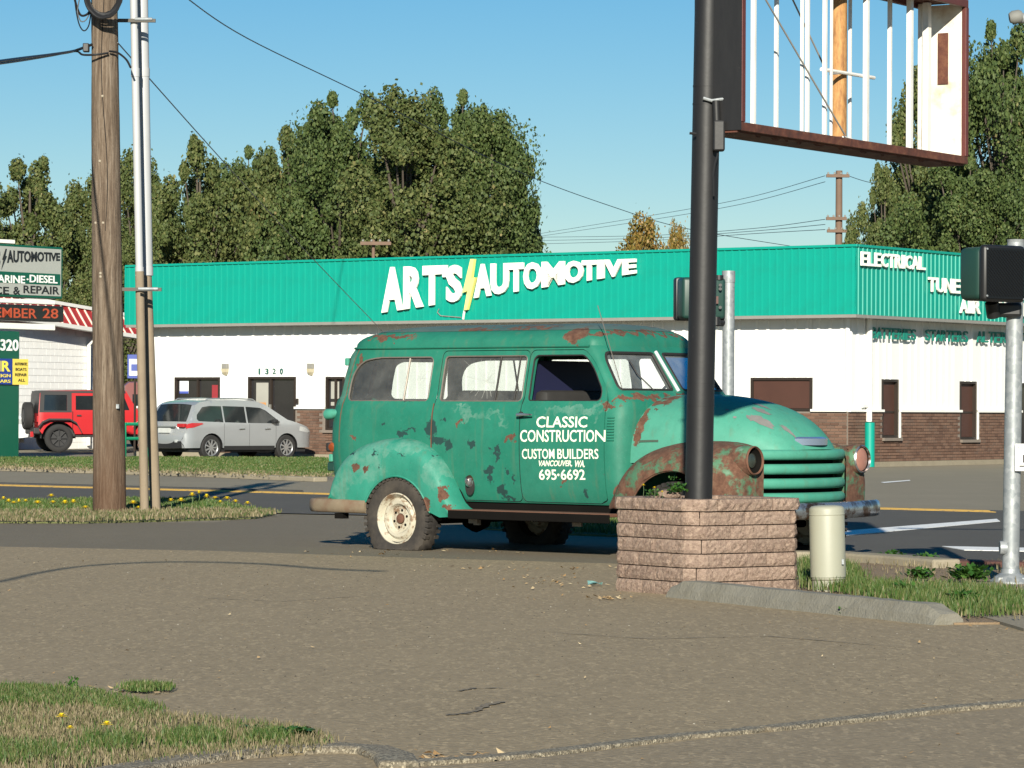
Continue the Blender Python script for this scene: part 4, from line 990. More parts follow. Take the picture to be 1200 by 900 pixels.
bx('rust_patch', Ls-.052, Ls-.041, -.24, -.15, zb+.62, zb+1.02, m_rs)
m_tube = simple('white_tube_holder', (.68, .67, .63), .45, 0, .10, 4, dirt=.35, dcol=(.35, .30, .22), stretch=(5, 5, .7))
def dcol_(px, o):   # distance along the cabinet for pixel column at depth o
    k = (px-600)/F_PX; b = sorg+nrm*o; return (k*b.y-b.x)/(VD2.x-k*VD2.y)
for (px, w_, o) in [(883.5, .030, -.1), (910, .026, -.3), (940, .022, -.1), (946.5, .026, -.12), (967, .028, -.12), (974, .018, -.14), (1016, .036, -.12), (1043, .028, -.28), (1067.5, .040, -.12)]:
    d = dcol_(px, o); bx('tube_holder', d-w_*.6, d+w_*.6, o-w_, o, zb+.03, zt_-.03, m_tube, .004)
for (px, w_, o, mt) in [(990, .03, -.40, m_galv), (996, .022, -.36, m_tube), (1080, .035, -.3, m_wp), (1088, .05, -.22, m_tube)]:
    d = dcol_(px, o); bx('upright', d-w_*.6, d+w_*.6, o-w_, o, zb+.03, zt_-.03, mt, .004)
t = NT('orange_rusty_pipe'); mp = t.map((4, 4, 1)); c = t.ramp(t.noise(8, 6, .7, mp), [(.3, (.18, .075, .026)), (.5, (.36, .18, .06)), (.7, (.46, .27, .10))]); t.base(c); t.set(.75); t.bump(t.noise(20), .3, .01); m_op = t.m
d = dcol_(981, -.24); q = VD2*d-nrm*.24
MB().tube([q+Vector((0, 0, zb+.01)), q+Vector((0, 0, zt_))], .062, 18).build('inner_pipe', m_op, sf, True)
for yy in (78, 155): z_ = SP(982, yy).z; MB().tube([q+Vector((0, 0, z_-.008)), q+Vector((0, 0, z_+.008))], .067, 18).build('pipe_band', m_galv if yy < 100 else m_rs, sf, True)
z_ = SP(980, 77).z; MB().tube([q-VD2*.42-nrm*-.08+Vector((0, 0, z_-.01)), q+VD2*.42+nrm*.08+Vector((0, 0, z_))], .014, 8).build('pipe_strut', m_tube, sf, True)
def SPo(x, y, o): return SP(x, y, 0) if o == 0 else onplane(x, y, sorg+nrm*o, VD2, 0)[0]-sorg
m_wr = simple('grey_wire', (.32, .31, .29), .5)
MB().tube([SPo(880, -30, -.08), SPo(990, 158, -.08)], .007, 6).build('brace_wire', m_wr, sf, True)
MB().tube([SPo(915, -30, -.36), SPo(965, 76, -.36)], .007, 6).build('brace_wire', m_wr, sf, True)
MB().tube([SPo(988, 160, -.10), SPo(1000, 164, -.12), SPo(1010, 166, -.18)], .008, 6).build('loose_wire', m_tube, sf, True)
MB().tube([SPo(870, 148, -.08), SPo(878, 150, -.1), SPo(886, 151, -.2)], .008, 6).build('loose_wire', m_tube, sf, True)
# brackets from pole to cabinet
for yy in (40, -30): q = P(846, yy, 22.9)-sorg; MB().tube([q+Vector((-.14, 0.02, 0)), q+Vector((.16, 0.1, 0))], .035, 10).build('mount_arm', m_bp, sf, True)
# ragged rusted lip
rs = random.Random(3); mb = MB(); d = .3
while d < Ls-.1:
    l = rs.uniform(.05, .2); h = rs.uniform(.004, .018); q = lambda dd, o, z: VD2*dd+nrm*o+Vector((0, 0, z))
    mb.add([q(d, -.06, zb-.015), q(d+l, -.06, zb-.015), q(d+l*.7, -.06, zb-.015-h), q(d+l*.2, -.06, zb-.015-h)], [(0, 1, 2, 3)]); d += l+rs.uniform(.05, .3)
mb.build('rust_lip', m_rs, sf, fix=False)

# ---------------------------------------------------------------- stone planter
t = NT('split_face_stone'); g_ = t.n('ShaderNodeNewGeometry'); oi = t.n('ShaderNodeObjectInfo')
c = t.mix(oi.outputs['Random'], (.185, .128, .100), (.26, .185, .145)); c = t.mix(t.math('MULTIPLY', t.th(t.noise(38, 6, .8), .47, .60), .7), c, (.40, .30, .23)); c = t.mix(t.math('MULTIPLY', t.th(t.noise(30, 6, .8), .54, .64), .75), c, (.10, .065, .045)); c = t.mix(t.math('MULTIPLY', t.th(t.noise(5, 6, .7), .5, .75), .45), c, (.20, .15, .12))
t.base(c); t.set(.92, spec=.2); t.bump(t.math('ADD', t.noise(60, 6, .75), t.noise(22, 4)), 1.0, .012); m_stone = t.m
pl = thing('stone_planter', 'square planter of stacked pinkish split face stone blocks around the black pole', 'planter', (PC.x, PC.y, 0), R(36))
HW = .47; HX = .50; CH = .10
def planter_path():   # outline with chamfered corners, ccw, local x along u, y along v
    c = CH; h = HW
    x0, x1 = -h, HX*2-h
    return [(x0+c, -h), (x1-c, -h), (x1, -h+c), (x1, h-c), (x1-c, h), (x0+c, h), (x0, h-c), (x0, -h+c)]
def along(path, s):
    for i in range(len(path)):
        a = Vector(path[i]); b = Vector(path[(i+1) % len(path)]); L = (b-a).length
        if s <= L: return a.lerp(b, s/L)
        s -= L
    return Vector(path[0])
pth = planter_path(); per = sum((Vector(pth[i])-Vector(pth[(i+1) % 8])).length for i in range(8))
def block(s0, s1, z0, z1, rs, out=0.0, rough=.013, th=.12, name='stone_block'):
    nx = max(3, int((s1-s0)/.03)); nzz = max(3, int((z1-z0)/.022)); gap = .0035; mb = MB(); fr = []
    for j in range(nzz+1):
        row = []
        for i in range(nx+1):
            s = s0+gap+(s1-s0-2*gap)*i/nx; z = z0+gap+(z1-z0-2*gap)*j/nzz; p = along(pth, s % per); q = Vector((p.x, p.y)); 
            # outward direction ~ blended normal
            a = along(pth, (s-.05) % per); b = along(pth, (s+.05) % per); tn = (b-a).normalized(); nn_ = Vector((tn.y, -tn.x))
            e = min(i, nx-i, j, nzz-j); o = out+rs.uniform(-rough, rough)*(1 if e else .3)+(.003 if e else -.004)
            row.append((q.x+nn_.x*o, q.y+nn_.y*o, z+ (rs.uniform(-.003, .003) if 0 < j < nzz else 0)))
        fr.append(row)
    n = nx+1; bk = []
    for row in fr:
        r2 = []
        for i, p in enumerate(row):
            s = s0+(s1-s0)*i/nx; a = along(pth, (s-.05) % per); b = along(pth, (s+.05) % per); tn = (b-a).normalized(); r2.append((p[0]-tn.y*th, p[1]+tn.x*th, p[2]))
        bk.append(r2)
    mb.grid(fr); m0 = MB()
    mb.grid([fr[0], bk[0]]); mb.grid([fr[-1], bk[-1]]); mb.grid([[r[0] for r in fr], [r[0] for r in bk]]); mb.grid([[r[-1] for r in fr], [r[-1] for r in bk]])
    mb.grid([[ (p[0], p[1], p[2]) for p in bk[0]], [ (p[0], p[1], p[2]) for p in bk[-1]]])
    return mb.build(name, m_stone, pl)
rs = random.Random(12); ch = .095; ncs = 6
for c_ in range(ncs):
    n = 9; cuts = [per*i/n+(per/n*.5 if c_ % 2 else 0)+rs.uniform(-.06, .06)+.17 for i in range(n)]; cuts.append(cuts[0]+per)
    for a, b in zip(cuts, cuts[1:]): block(a, b, c_*ch, (c_+1)*ch, rs, out=-.006*(c_)/6, rough=.004)
cuts = [per*i/8+.1+rs.uniform(-.03, .03) for i in range(8)]; cuts.append(cuts[0]+per)
for a, b in zip(cuts, cuts[1:]): block(a, b, ncs*ch, ncs*ch+.085, rs, out=.014, rough=.007, th=.15, name='cap_stone')
MB().add([(x*.8, y*.8, ncs*ch+.02) for x, y in pth], [tuple(range(8))]).build('soil', m_dirt, pl, fix=False)
for k, (x, y, s_, lb) in enumerate([(795, 574, .10, 'small leafy plant in the planter, just left of the black pole'), (765, 578, .07, 'low weed at the left rear edge of the planter'), (790, 560, .05, 'taller sprig rising in the planter left of the pole')]): weed(x, y+4, [130, 60, 24][k], s_, lb, Z=22.95, h=.6, name='planter_weed')
for k, (x, y) in enumerate([(754, 569), (767, 572), (776, 577)]):
    q = P(x, y, 22.85); dandelion((q.x, q.y, q.z-.07), .016, ['leftmost yellow dandelion in the stone planter', 'middle yellow dandelion in the stone planter', 'rightmost lowest yellow dandelion in the stone planter'][k], .07)
q = P(783, 578, 23.0); mb = MB(); rs = random.Random(6)
bm_ = bmesh.new(); bmesh.ops.create_icosphere(bm_, subdivisions=2, radius=.06)
for v in bm_.verts: v.co = Vector((v.co.x*1.5, v.co.y, v.co.z*.6))*(1+rs.uniform(-.12, .12))
me = bpy.data.meshes.new('garden_rock'); bm_.to_mesh(me); bm_.free(); me.materials.append(m_stone); o = link('garden_rock', me, None, (q.x, q.y, q.z-.01)); setp(o, 'pale rounded rock in the planter behind the dandelions', 'rock')

# ---------------------------------------------------------------- wheel stop, cream pedestal
a = G(796, 700); b = G(1112, 733); L = (b-a).length; dv = (b-a).normalized()
mb = MB(); prof = [(-.11, 0), (-.095, .055), (-.06, .115), (.06, .115), (.10, .055), (.11, 0)]; rs = random.Random(5); rows = []; nseg = 40
for i in range(nseg+1):
    f = i/nseg; e = min(f, 1-f)*nseg; h = 1 if e >= 2 else (.55+.225*e)
    rows.append([(L*f+rs.uniform(-.004, .004), y+rs.uniform(-.003, .003), z*h+rs.uniform(-.003, .003)*(z > 0)) for y, z in prof])
mb.grid(rows); mb.add(rows[0], [tuple(range(6))]); mb.add(rows[-1], [tuple(range(6))])
m_ws = simple('aged_concrete', (.25, .235, .19), .92, 0, .2, 4, .8, 45, dirt=.4, dcol=(.15, .13, .08), dscale=5)
setp(mb.build('wheel_stop', m_ws, None, loc=(a.x, a.y, .004), rot=(0, 0, math.atan2(dv.y, dv.x))), 'long weathered concrete wheel stop in front of the planter and pedestal', 'wheel stop')
m_cream = simple('cream_plastic', (.40, .40, .31), .5, 0, .06, 3, .06, 30, dirt=.25, dcol=(.35, .30, .20), dscale=4)
q = G(971, 695); pd = thing('utility_pedestal', 'cream plastic telephone pedestal with domed cap behind the wheel stop', 'pedestal', (q.x, q.y, 0)); pd.rotation_euler = (0, R(-1.6), 0)
MB().lathe([(.113, 0), (.113, .09), (.116, .10), (.116, .108), (.122, .112), (.122, .57), (.118, .585), (.105, .597), (.06, .604), (0, .606)], 36).build('cover', m_cream, pd, True, angle=50)
MB().lathe([(.1225, .535), (.1245, .538), (.1245, .546), (.1225, .549)], 36).build('cap_seam', m_cream, pd, True)
MB().box(.085, .10, -.105, -.085, .20, .235).build('lock', m_galv, pd)
MB().lathe([(.116, .092), (.1175, .096), (.116, .10)], 36).build('base_seam', simple('pedestal_seam_line', (.2, .18, .13)), pd, True)  # darker tan ring marking the seam above the base

# ---------------------------------------------------------------- traffic signals
m_sigg = simple('dark_green_signal_housing', (.016, .058, .045), .45, 0, .12, 3)
m_sigb = simple('black_signal_hood', (.014, .014, .015), .45, 0, .2, 6)
q = G(1184, 686); tl = thing('pedestrian_signal_pole', 'galvanised pole with dark pedestrian signal head at the right edge', 'traffic signal', (q.x, q.y, 0)); off = Vector((q.x, q.y, 0)); ZT = q.y
t1 = P(1190.5, 284, ZT)-off
MB().tube([(0, 0, .0), t1], .062, 20).build('pole', m_galv, tl, True)
MB().lathe([(.062, .0), (.066, .02), (.0, .02)], 20, Matrix.Translation(t1)).build('pole_cap', m_galv, tl, True)
mb = MB(); mb.lathe([(.15, 0), (.15, .03), (.12, .06), (.07, .09), (.066, .12)], 16); mb.build('base_flange', m_galv, tl, True)
mb = MB(); 
for k in range(4): a = PI/4+k*PI/2; mb.box(.12*math.cos(a)-.015, .12*math.cos(a)+.015, .12*math.sin(a)-.015, .12*math.sin(a)+.015, .03, .06)
mb.build('anchor_bolts', m_galv, tl)
# head: faces a bit to the right of the camera
hc = P(1168.5, 321, ZT-.28)-off
Mh = Matrix.Translation(hc) @ Matrix.Rotation(R(32), 4, 'Z') @ Matrix.Scale(.90, 4)
def hb(name, x0, x1, y0, y1, z0, z1, mat, bevel): mb = MB(); mb.box(x0, x1, y0, y1, z0, z1, Mh); return mb.build(name, mat, tl, bevel=bevel, segs=3, smooth=True)
hb('signal_housing', -.20, .20, -.02, .24, -.212, .212, m_sigg, .045)
hb('signal_rim', -.215, .215, -.10, -.022, -.225, .225, m_sigb, .03)
mb = MB()
for i in range(-13, 14):     # diagonal egg-crate visor bars
    x = i*.03
    a0 = Vector((x-.2, 0, -.2)); a1 = Vector((x+.2, 0, .2))
    # clip to the square
    def clip(p, q):
        t0, t1_ = 0, 1; d = q-p
        for ax in (0, 2):
            lo, hi = -.185, .185
            if abs(d[ax]) > 1e-6:
                u, v_ = (lo-p[ax])/d[ax], (hi-p[ax])/d[ax]
                if u > v_: u, v_ = v_, u
                t0, t1_ = max(t0, u), min(t1_, v_)
            elif not lo <= p[ax] <= hi: return None
        return (p+d*t0, p+d*t1_) if t1_ > t0+.02 else None
    c_ = clip(a0, a1)
    if c_:
        p, q_ = c_; vs = [Mh @ Vector((k.x, yy, k.z)) for k in (p, q_) for yy in (-.112, -.085)]; mb.add(vs, [(0, 2, 3, 1)])
    c_ = clip(Vector((x+.2, 0, -.2)), Vector((x-.2, 0, .2)))
    if c_:
        p, q_ = c_; vs = [Mh @ Vector((k.x, yy, k.z)) for k in (p, q_) for yy in (-.112, -.085)]; mb.add(vs, [(0, 2, 3, 1)])
mb.build('visor_grid', m_sigb, tl, fix=False)
mb = MB(); mb.box(-.19, .19, -.108, -.1005, -.2, .2, Mh); mb.build('lens', simple('dark_signal_lens', (.006, .006, .007), .3), tl)
MB().box(hc.x-.02, .06, hc.y+.16, .03, hc.z-.30, hc.z-.20).build('mount_bracket', m_sigb, tl, bevel=.02)
mb = MB(); mb.tube([hc+Vector((-.02, .12, -.2)), hc+Vector((.0, .16, -.30))], .05, 12); mb.build('mount_elbow', m_sigb, tl, True)
for (a, b) in ((-.19, -.18), (.185, -.2), (-.19, .19)): 
    MB().lathe([(0, 0), (.008, 0), (.008, .01), (0, .012)], 8, Mh @ Matrix.Translation((a, -.1, b)) @ Matrix.Rotation(R(90), 4, 'X')).build('screw', m_galv, tl, True)
# push button + plate
c_ = P(1171.5, 642, ZT-.02)-off; MB().tube([c_, c_+Vector((.05, 0, 0))], .05, 16).build('push_button', m_galv, tl, True)
MB().lathe([(0, -.03), (.02, -.025), (.03, 0)], 12, Matrix.Translation(c_) @ Matrix.Rotation(R(-90), 4, 'Y')).build('button_cap', m_galv, tl, True)
pa = P(1189.5, 520, ZT-.09)-off; pb = P(1189.5, 552, ZT-.09)-off
sgp = MB().box(pa.x, pa.x+.17, pa.y-.006, pa.y, pb.z, pa.z).build('crossing_sign', m_whtxt, tl, bevel=.004)
m_bt2 = m_bktxt
MB().box(pa.x+.012, pa.x+.158, pa.y-.0075, pa.y-.0062, pb.z+.012, pb.z+.016).build('sign_border', m_bt2, sgp)
for s_, z0, z1 in (('PUSH BUTTON', .155, .175), ('TO CROSS', .128, .148)): text_obj(s_, lambda u, v, e, z0=z0, z1=z1: Vector((pa.x+.02+.13*u, pa.y-.008-.001*e, pb.z+z0+(z1-z0)*v)), m_bt2, 'lettering', sgp, .0)
mb = MB(); mb.box(pa.x+.055, pa.x+.12, pa.y-.0085, pa.y-.0065, pb.z+.06, pb.z+.118); mb.build('walker_panel', m_bt2, sgp)
mb = MB(); x, z = pa.x+.088, pb.z+.09; mb.tube([(x, pa.y-.0088, z-.02), (x, pa.y-.0088, z+.012)], .006, 6); mb.tube([(x-.012, pa.y-.0088, z-.027), (x, pa.y-.0088, z-.012), (x+.012, pa.y-.0088, z-.027)], .003, 6); mb.build('walker_mark', m_whtxt, sgp)
MB().add([(pa.x+.03, pa.y-.008, pb.z+.030), (pa.x+.11, pa.y-.008, pb.z+.030), (pa.x+.11, pa.y-.008, pb.z+.022), (pa.x+.14, pa.y-.008, pb.z+.036), (pa.x+.11, pa.y-.008, pb.z+.050), (pa.x+.11, pa.y-.008, pb.z+.041), (pa.x+.03, pa.y-.008, pb.z+.041)], [tuple(range(7))]).build('arrow', m_bt2, sgp, fix=False)

# second pole with the back of a signal head, behind the truck hood
ZS = 36.0; q = P(853, 600, ZS); off = Vector((q.x, q.y, 0)); s2 = thing('pedestrian_signal_pole', 'shorter galvanised pole with green backed signal head behind the black pole', 'traffic signal', off)
t1 = P(853.8, 318, ZS)-off
MB().tube([(0, 0, 0), t1], .066, 20).build('pole', m_galv, s2, True); MB().tube([t1-Vector((0, 0, .12)), t1+Vector((0, 0, .005))], .072, 20).build('pole_cap', m_galv, s2, True)
hc = P(821, 350, ZS+.02)-off; Mh = Matrix.Translation(hc) @ Matrix.Rotation(R(190), 4, 'Z')
mb = MB(); mb.box(-.24, .24, -.12, .18, -.225, .225, Mh); mb.build('signal_housing', m_sigg, s2, bevel=.04, segs=3, smooth=True)
mb = MB(); mb.box(-.25, .25, -.26, -.122, -.235, .235, Mh); mb.build('signal_hood', m_sigb, s2, bevel=.03, segs=2, smooth=True)
MB().tube([hc+Vector((.19, -.12, .20)), hc+Vector((.19, -.12, .25))], .05, 10).build('mount_boss', m_sigb, s2, True)
mb = MB(); mb.tube([hc+Vector((.16, -.12, -.29)), hc+Vector((.16, -.12, -.2))], .05, 10); mb.tube([hc+Vector((.16, -.1, -.26)), hc+Vector((.30, 0, -.26))], .04, 10); mb.build('mount_elbow', m_sigb, s2, True)
mb = MB(); mb.box(hc.x+.10, hc.x+.18, hc.y-.205, hc.y-.19, hc.z-.06, hc.z+.02); mb.build('tag', simple('rust_tag', (.10, .03, .02)), s2)
for dz in (.10, .14, -.10): MB().lathe([(0, .0), (.018, 0), (.018, .02), (0, .02)], 8, Matrix.Translation(hc+Vector((.20, -.19, dz))) @ Matrix.Rotation(R(90), 4, 'X')).build('bolt', m_sigb, s2, True)
# signal mast arm tip, top right corner
q = P(1190, 20, 24.5); ar = thing('mast_arm', 'grey rounded tip of a lamp or signal arm poking in at the top right corner', 'mast arm', q)
MB().tube([(0, 0, 0), (.5, .1, -.06), (2.4, .4, -.3), (2.4, .4, -q.z)], .038, 14).build('arm', m_galv, ar, True)
MB().lathe([(0, -.05), (.035, -.045), (.05, -.02), (.05, .03), (.038, .05)], 18, Matrix.Rotation(R(80), 4, 'Y')).build('arm_cap', simple('dull_grey_cap', (.22, .22, .20), .7), ar, True)

# ---------------------------------------------------------------- far poles and wires
m_fp = simple('far_pole_wood', (.20, .13, .09), .85, 0, .2, 4)
def farpole(label, px, ytop, Z, arms, r=.15, ins=True, name='utility_pole'):
    b = P(px, 400, Z); off = Vector((b.x, b.y, 0)); o = thing(name, label, 'utility pole', off); tz = P(px, ytop, Z).z
    MB().tube([(0, 0, 0), (0, 0, tz)], r, 10, radii=[r*1.15, r*.85]).build('pole_shaft', m_fp, o, True)
    for (y, x0, x1) in arms:
        z = P(px, y, Z).z; a = (x0-px)/F_PX*Z; c = (x1-px)/F_PX*Z; A_ = MB().box(a, c, -.22, -.10, z-.05, z+.05).build('crossarm', m_fp, o)
        for k in range(4): xx = a+(c-a)*(k+.3)/3.6; MB().lathe([(0, .13), (.03, .11), (.035, .06), (.02, .05)], 8, Matrix.Translation((xx, -.16, z))).build('insulator', m_trimg, A_, True)
    return off, o
farpole('slim wooden power pole with three crossarms far behind the shop roof', 982.5, 200, 110, [(206.5, 967, 994), (256.5, 967, 991), (271, 968, 996)], .13)
farpole('top of a short pole with crossarm above the shop parapet left of the big letters', 437, 281, 100, [(285.5, 422, 458)], .06)
W = lambda *a: P(*a)
wire('power_line', 'long sagging black wire crossing the sky from top left to the shop roof', [W(215, -5, 60), W(290, 45, 66), W(430, 113, 80), W(600, 198, 96), W(720, 243, 108), W(805, 268, 118), W(930, 289, 130)], .012)
for k, (y0, y1, lb) in enumerate([(275, 206, 'uppermost thin wire leaving the far power pole leftward'), (278, 213, 'second thin wire leaving the far power pole leftward')]): wire('power_line', lb, [W(625, y0, 210), W(760, y0-22+k*2, 170), W(870, y0-42+k*3, 140), W(967, y1, 110)], .011)
for k in range(3): wire('power_line', ['higher of three low wires from the far power pole', 'middle one of three low wires from the far power pole', 'lowest of three low wires from the far power pole'][k], [W(625, 278+k*4, 200), W(760, 276+k*3, 160), W(880, 268+k*3, 130), W(967, 257+k*6, 110)], .011)
wire('power_line', 'thin wire running right from the far power pole towards the trees', [W(994, 206, 110), W(1012, 212, 112), W(1030, 216, 114)], .011)

# ================================================================ TREES
def tree_mesh(name, H, Rd, nleaf, leaf, seed, prof, mat, nclump=60, cl=1.0, trunkmat=None, gap=.25):
    rg = np.random.default_rng(seed)
    # clump centres fill the crown volume, biased to the shell
    cc = []; ph_ = rg.random(6)*6.28
    while len(cc) < nclump:
        f = rg.random(); r = np.interp(f, [p[0] for p in prof], [p[1] for p in prof])
        a = rg.random()*2*np.pi; q = rg.random()**.45*(1+.20*np.sin(2*a+ph_[0]+3*f)+.16*np.sin(3*a+ph_[1]-5*f)+.12*np.sin(9*f+ph_[2]+a))
        cc.append((r*q*np.cos(a)*Rd, r*q*np.sin(a)*Rd, f*H*(1+.05*np.sin(3*a+ph_[3])), (0.07+.19*rg.random()**1.5)*Rd*cl*(.6+.55*r)))
    cc = np.array(cc); ci = rg.integers(0, nclump, nleaf); c = cc[ci]
    d = rg.normal(size=(nleaf, 3)); d /= np.linalg.norm(d, axis=1)[:, None]; rr = rg.random(nleaf)**.45; rr = np.where(rg.random(nleaf) < .10, rr*(1+.5*rg.random(nleaf)), rr)
    p = c[:, :3]+d*(rr*c[:, 3]*1.2)[:, None]*np.array([1, 1, 1.25]); p[:, 2] = np.maximum(p[:, 2], .3)
    # leaf quads
    u = rg.normal(size=(nleaf, 3)); u += d*1.3; u /= np.linalg.norm(u, axis=1)[:, None]
    t_ = rg.normal(size=(nleaf, 3)); v = np.cross(u, t_); v /= np.linalg.norm(v, axis=1)[:, None]; w2 = np.cross(u, v)
    s = leaf*(.55+.9*rg.random(nleaf))[:, None]
    V = np.stack([p-v*s*.5-w2*s*.1, p-w2*s*.42, p+v*s*.5, p+w2*s*.42], 1).reshape(-1, 3).astype(np.float32)
    me = bpy.data.meshes.new(name); me.vertices.add(nleaf*4); me.vertices.foreach_set('co', V.ravel())
    me.loops.add(nleaf*4); me.loops.foreach_set('vertex_index', np.arange(nleaf*4, dtype=np.int32))
    me.polygons.add(nleaf); me.polygons.foreach_set('loop_start', np.arange(0, nleaf*4, 4, dtype=np.int32)); me.polygons.foreach_set('loop_total', np.full(nleaf, 4, np.int32))
    me.update(calc_edges=True); me.materials.append(mat)
    # trunk with limbs
    mb = MB(); rs = random.Random(seed); mb.tube([(0, 0, 0), (rs.uniform(-.1, .1), 0, H*.3), (rs.uniform(-.2, .2), .1, H*.6), (0, 0, H*.93)], .3, 8, radii=[.032*H, .024*H, .015*H, .004*H])
    for k in range(0, nclump, 2):
        x, y, z, q = cc[k]; z0 = max(H*.12, z*.62); mb.tube([(0, 0, z0), (x*.5, y*.5, z0+(z-z0)*.45), (x, y, z)], .05, 5, radii=[.010*H, .006*H, .002*H])
    return me, mb.mesh(name+'_trunk')
m_bark = simple('bark', (.10, .08, .06), .9, 0, .3, 6, .6, 20)
lf1 = leafmat('deep_green_leaves', [(.0, (0.0270, 0.0486, 0.0135)), (.4, (0.0513, 0.0837, 0.0216)), (.75, (0.0837, 0.1188, 0.0324)), (.95, (0.1148, 0.1418, 0.0432)), (1, (0.2295, 0.1890, 0.0810))], .65)
lf2 = leafmat('olive_leaves', [(.0, (0.0343, 0.0554, 0.0145)), (.4, (0.0634, 0.0898, 0.0238)), (.75, (0.1030, 0.1241, 0.0370)), (.95, (0.1452, 0.1518, 0.0502)), (1, (0.2640, 0.2112, 0.0924))], .65)
lf3 = leafmat('autumn_leaves', [(.0, (0.0800, 0.0800, 0.0160)), (.5, (0.1760, 0.1360, 0.0280)), (.85, (0.2640, 0.1520, 0.0400)), (1, (0.3200, 0.2080, 0.0720))], .5)
prA = [(0, .5), (.2, .9), (.5, 1.0), (.72, .96), (.86, .78), (.95, .5), (1, .2)]
prB = [(0, .5), (.2, 1.0), (.55, 1.0), (.78, .92), (.9, .68), (1, .25)]
prC = [(0, .6), (.25, .95), (.6, 1.0), (.78, .9), (.92, .6), (1, .2)]
TM = {'a': tree_mesh('crown', 14, 3.6, 95000, .16, 1, prA, lf1, 120, 1.0), 'b': tree_mesh('crown', 14, 4.2, 105000, .17, 2, prB, lf2, 125, 1.05),
      'c': tree_mesh('crown', 12, 3.6, 85000, .16, 3, prC, lf2, 105, 1.0), 'd': tree_mesh('crown', 9, 3.4, 32000, .17, 4, prC, lf3, 70, 1.15), 'e': tree_mesh('crown', 15, 5.0, 130000, .17, 5, prC, lf1, 165, .95)}
for m_, tmh in TM.values(): tmh.materials.append(m_bark)
base = {'a': (14, 3.6), 'b': (14, 4.2), 'c': (12, 3.6), 'd': (9, 3.4), 'e': (15, 5.0)}
def tree(px, ytop, wpx, Z, kind, label, rz, group=None):
    b = P(px, 400, Z); H = P(px, ytop, Z).z; Wd = wpx/F_PX*Z; bh, br = base[kind]
    o = thing('deciduous_tree' if kind != 'd' else 'autumn_tree', label, 'tree', (b.x, b.y, 0), rz, group); s = (Wd/2/br, Wd/2/br, H/bh*.965)
    c = link('crown', TM[kind][0], o); c.scale = s; t_ = link('trunk', TM[kind][1], o); t_.scale = (s[0], s[1], s[2])
for a in [(34, 188, 150, 158, 'c', 'rounded green tree at the far left behind the roadside sign', .4), (104, 222, 120, 160, 'b', 'lower tree mostly hidden behind the wooden utility pole', 1.0),
          (160, 196, 130, 146, 'b', 'tree just right of the utility pole conduits', 3.3), (233, 164, 140, 128, 'c', 'pointed bushy tree left of the big cottonwood group', 5.0),
          (292, 178, 150, 133, 'e', 'olive tree filling the gap left of the tall group', 2.7), (345, 150, 136, 126, 'c', 'tall tree at the left end of the tall group', .7),
          (398, 116, 190, 122, 'e', 'tall tree second in the dense tall group', 1.9), (474, 126, 200, 118, 'b', 'highest tree of the group over the big white letters', 3.0),
          (536, 112, 176, 120, 'e', 'tall tree just right of the highest top', 5.5), (575, 142, 130, 119, 'a', 'bulky tree near the right end of the tall group', .2),
          (606, 210, 74, 121, 'c', 'lower slim tree ending the tall group at right', 3.9), (150, 292, 110, 135, 'b', 'low dark tree behind the striped roof and the conduits', 4.9), (60, 300, 120, 138, 'c', 'low tree directly behind the pale roadside sign', 1.5),
          (430, 205, 210, 127, 'e', 'broad lower tree in front of the tall group behind the shop parapet', 1.1), (285, 235, 150, 134, 'b', 'wide low tree behind the left part of the teal parapet', 3.6),
          (1172, 34, 190, 98, 'e', 'tall dark tree at the right edge behind the rusty sign frame', 1.2), (1085, 104, 150, 104, 'b', 'dark tree seen through the right end of the rusty sign frame', 2.2),
          (1036, 196, 96, 100, 'c', 'smaller tree between the far power pole and the dark tree', 4.4), (1250, 60, 180, 102, 'b', 'tree cut by the right edge above the pedestrian signal', .5), (1130, 190, 180, 96, 'e', 'low broad tree just behind the right wing of the shop', 5.2)]:
    tree(*a)
tree(760, 272, 96, 112, 'd', 'small orange and yellow tree peeking over the middle of the parapet', .3); tree(794, 280, 50, 114, 'd', 'short yellowing tree touching the black pole over the parapet', 1.3)

# ================================================================ THE OLD GREEN TRUCK
TRA = Vector((-.98, 29.5, 0)); YC = 1.03
trk = thing('vintage_truck', 'old teal green carryall truck with rusty fenders, flat tyres and white hand painted door lettering', 'truck', TRA, -R(40))
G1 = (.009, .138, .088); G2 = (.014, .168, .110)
m_body = paint('truck_body_paint', G1, G2,
    rust=[(1.68, 1.90, .13, .075), (1.90, 1.915, .11, .02), (-.45, 1.90, .3, .028),  (-.70, 1.0, .05, .02), (2.20, 1.30, .10, .03), (2.32, 1.36, .12, .025), (2.27, .50, .03, .12), (1.7, .62, .05, .02), (-.80, .55, .04, .12), (1.14, .99, .06, .03), (.56, 1.14, .05, .03), (-.78, 1.62, .04, .12)],
    dark=[(-.13, 1.03, .10, .035), (-.05, 1.07, .10, .012), (.22, 1.08, .08, .10), (.30, .98, .12, .05), (.42, .93, .05, .06), (.70, .94, .045, .05), (.66, .97, .02, .03), (.98, .86, .03, .10), (.88, .72, .07, .05), (.90, .66, .035, .07), (1.10, .71, .035, .04), (1.16, .64, .02, .05), (1.02, .55, .055, .085), (1.10, .48, .09, .025), (1.95, .53, .032, .05), (-.10, 1.34, .08, .010), (.9, .90, .02, .02), (.36, 1.16, .05, .02), (-.35, 1.12, .02, .015), (1.5, .82, .015, .02)],
    pale=[(1.8, 1.24, .4, .04), (.8, 1.2, .35, .03), (-.95, 1.55, .08, .3)], rust_amt=.75)
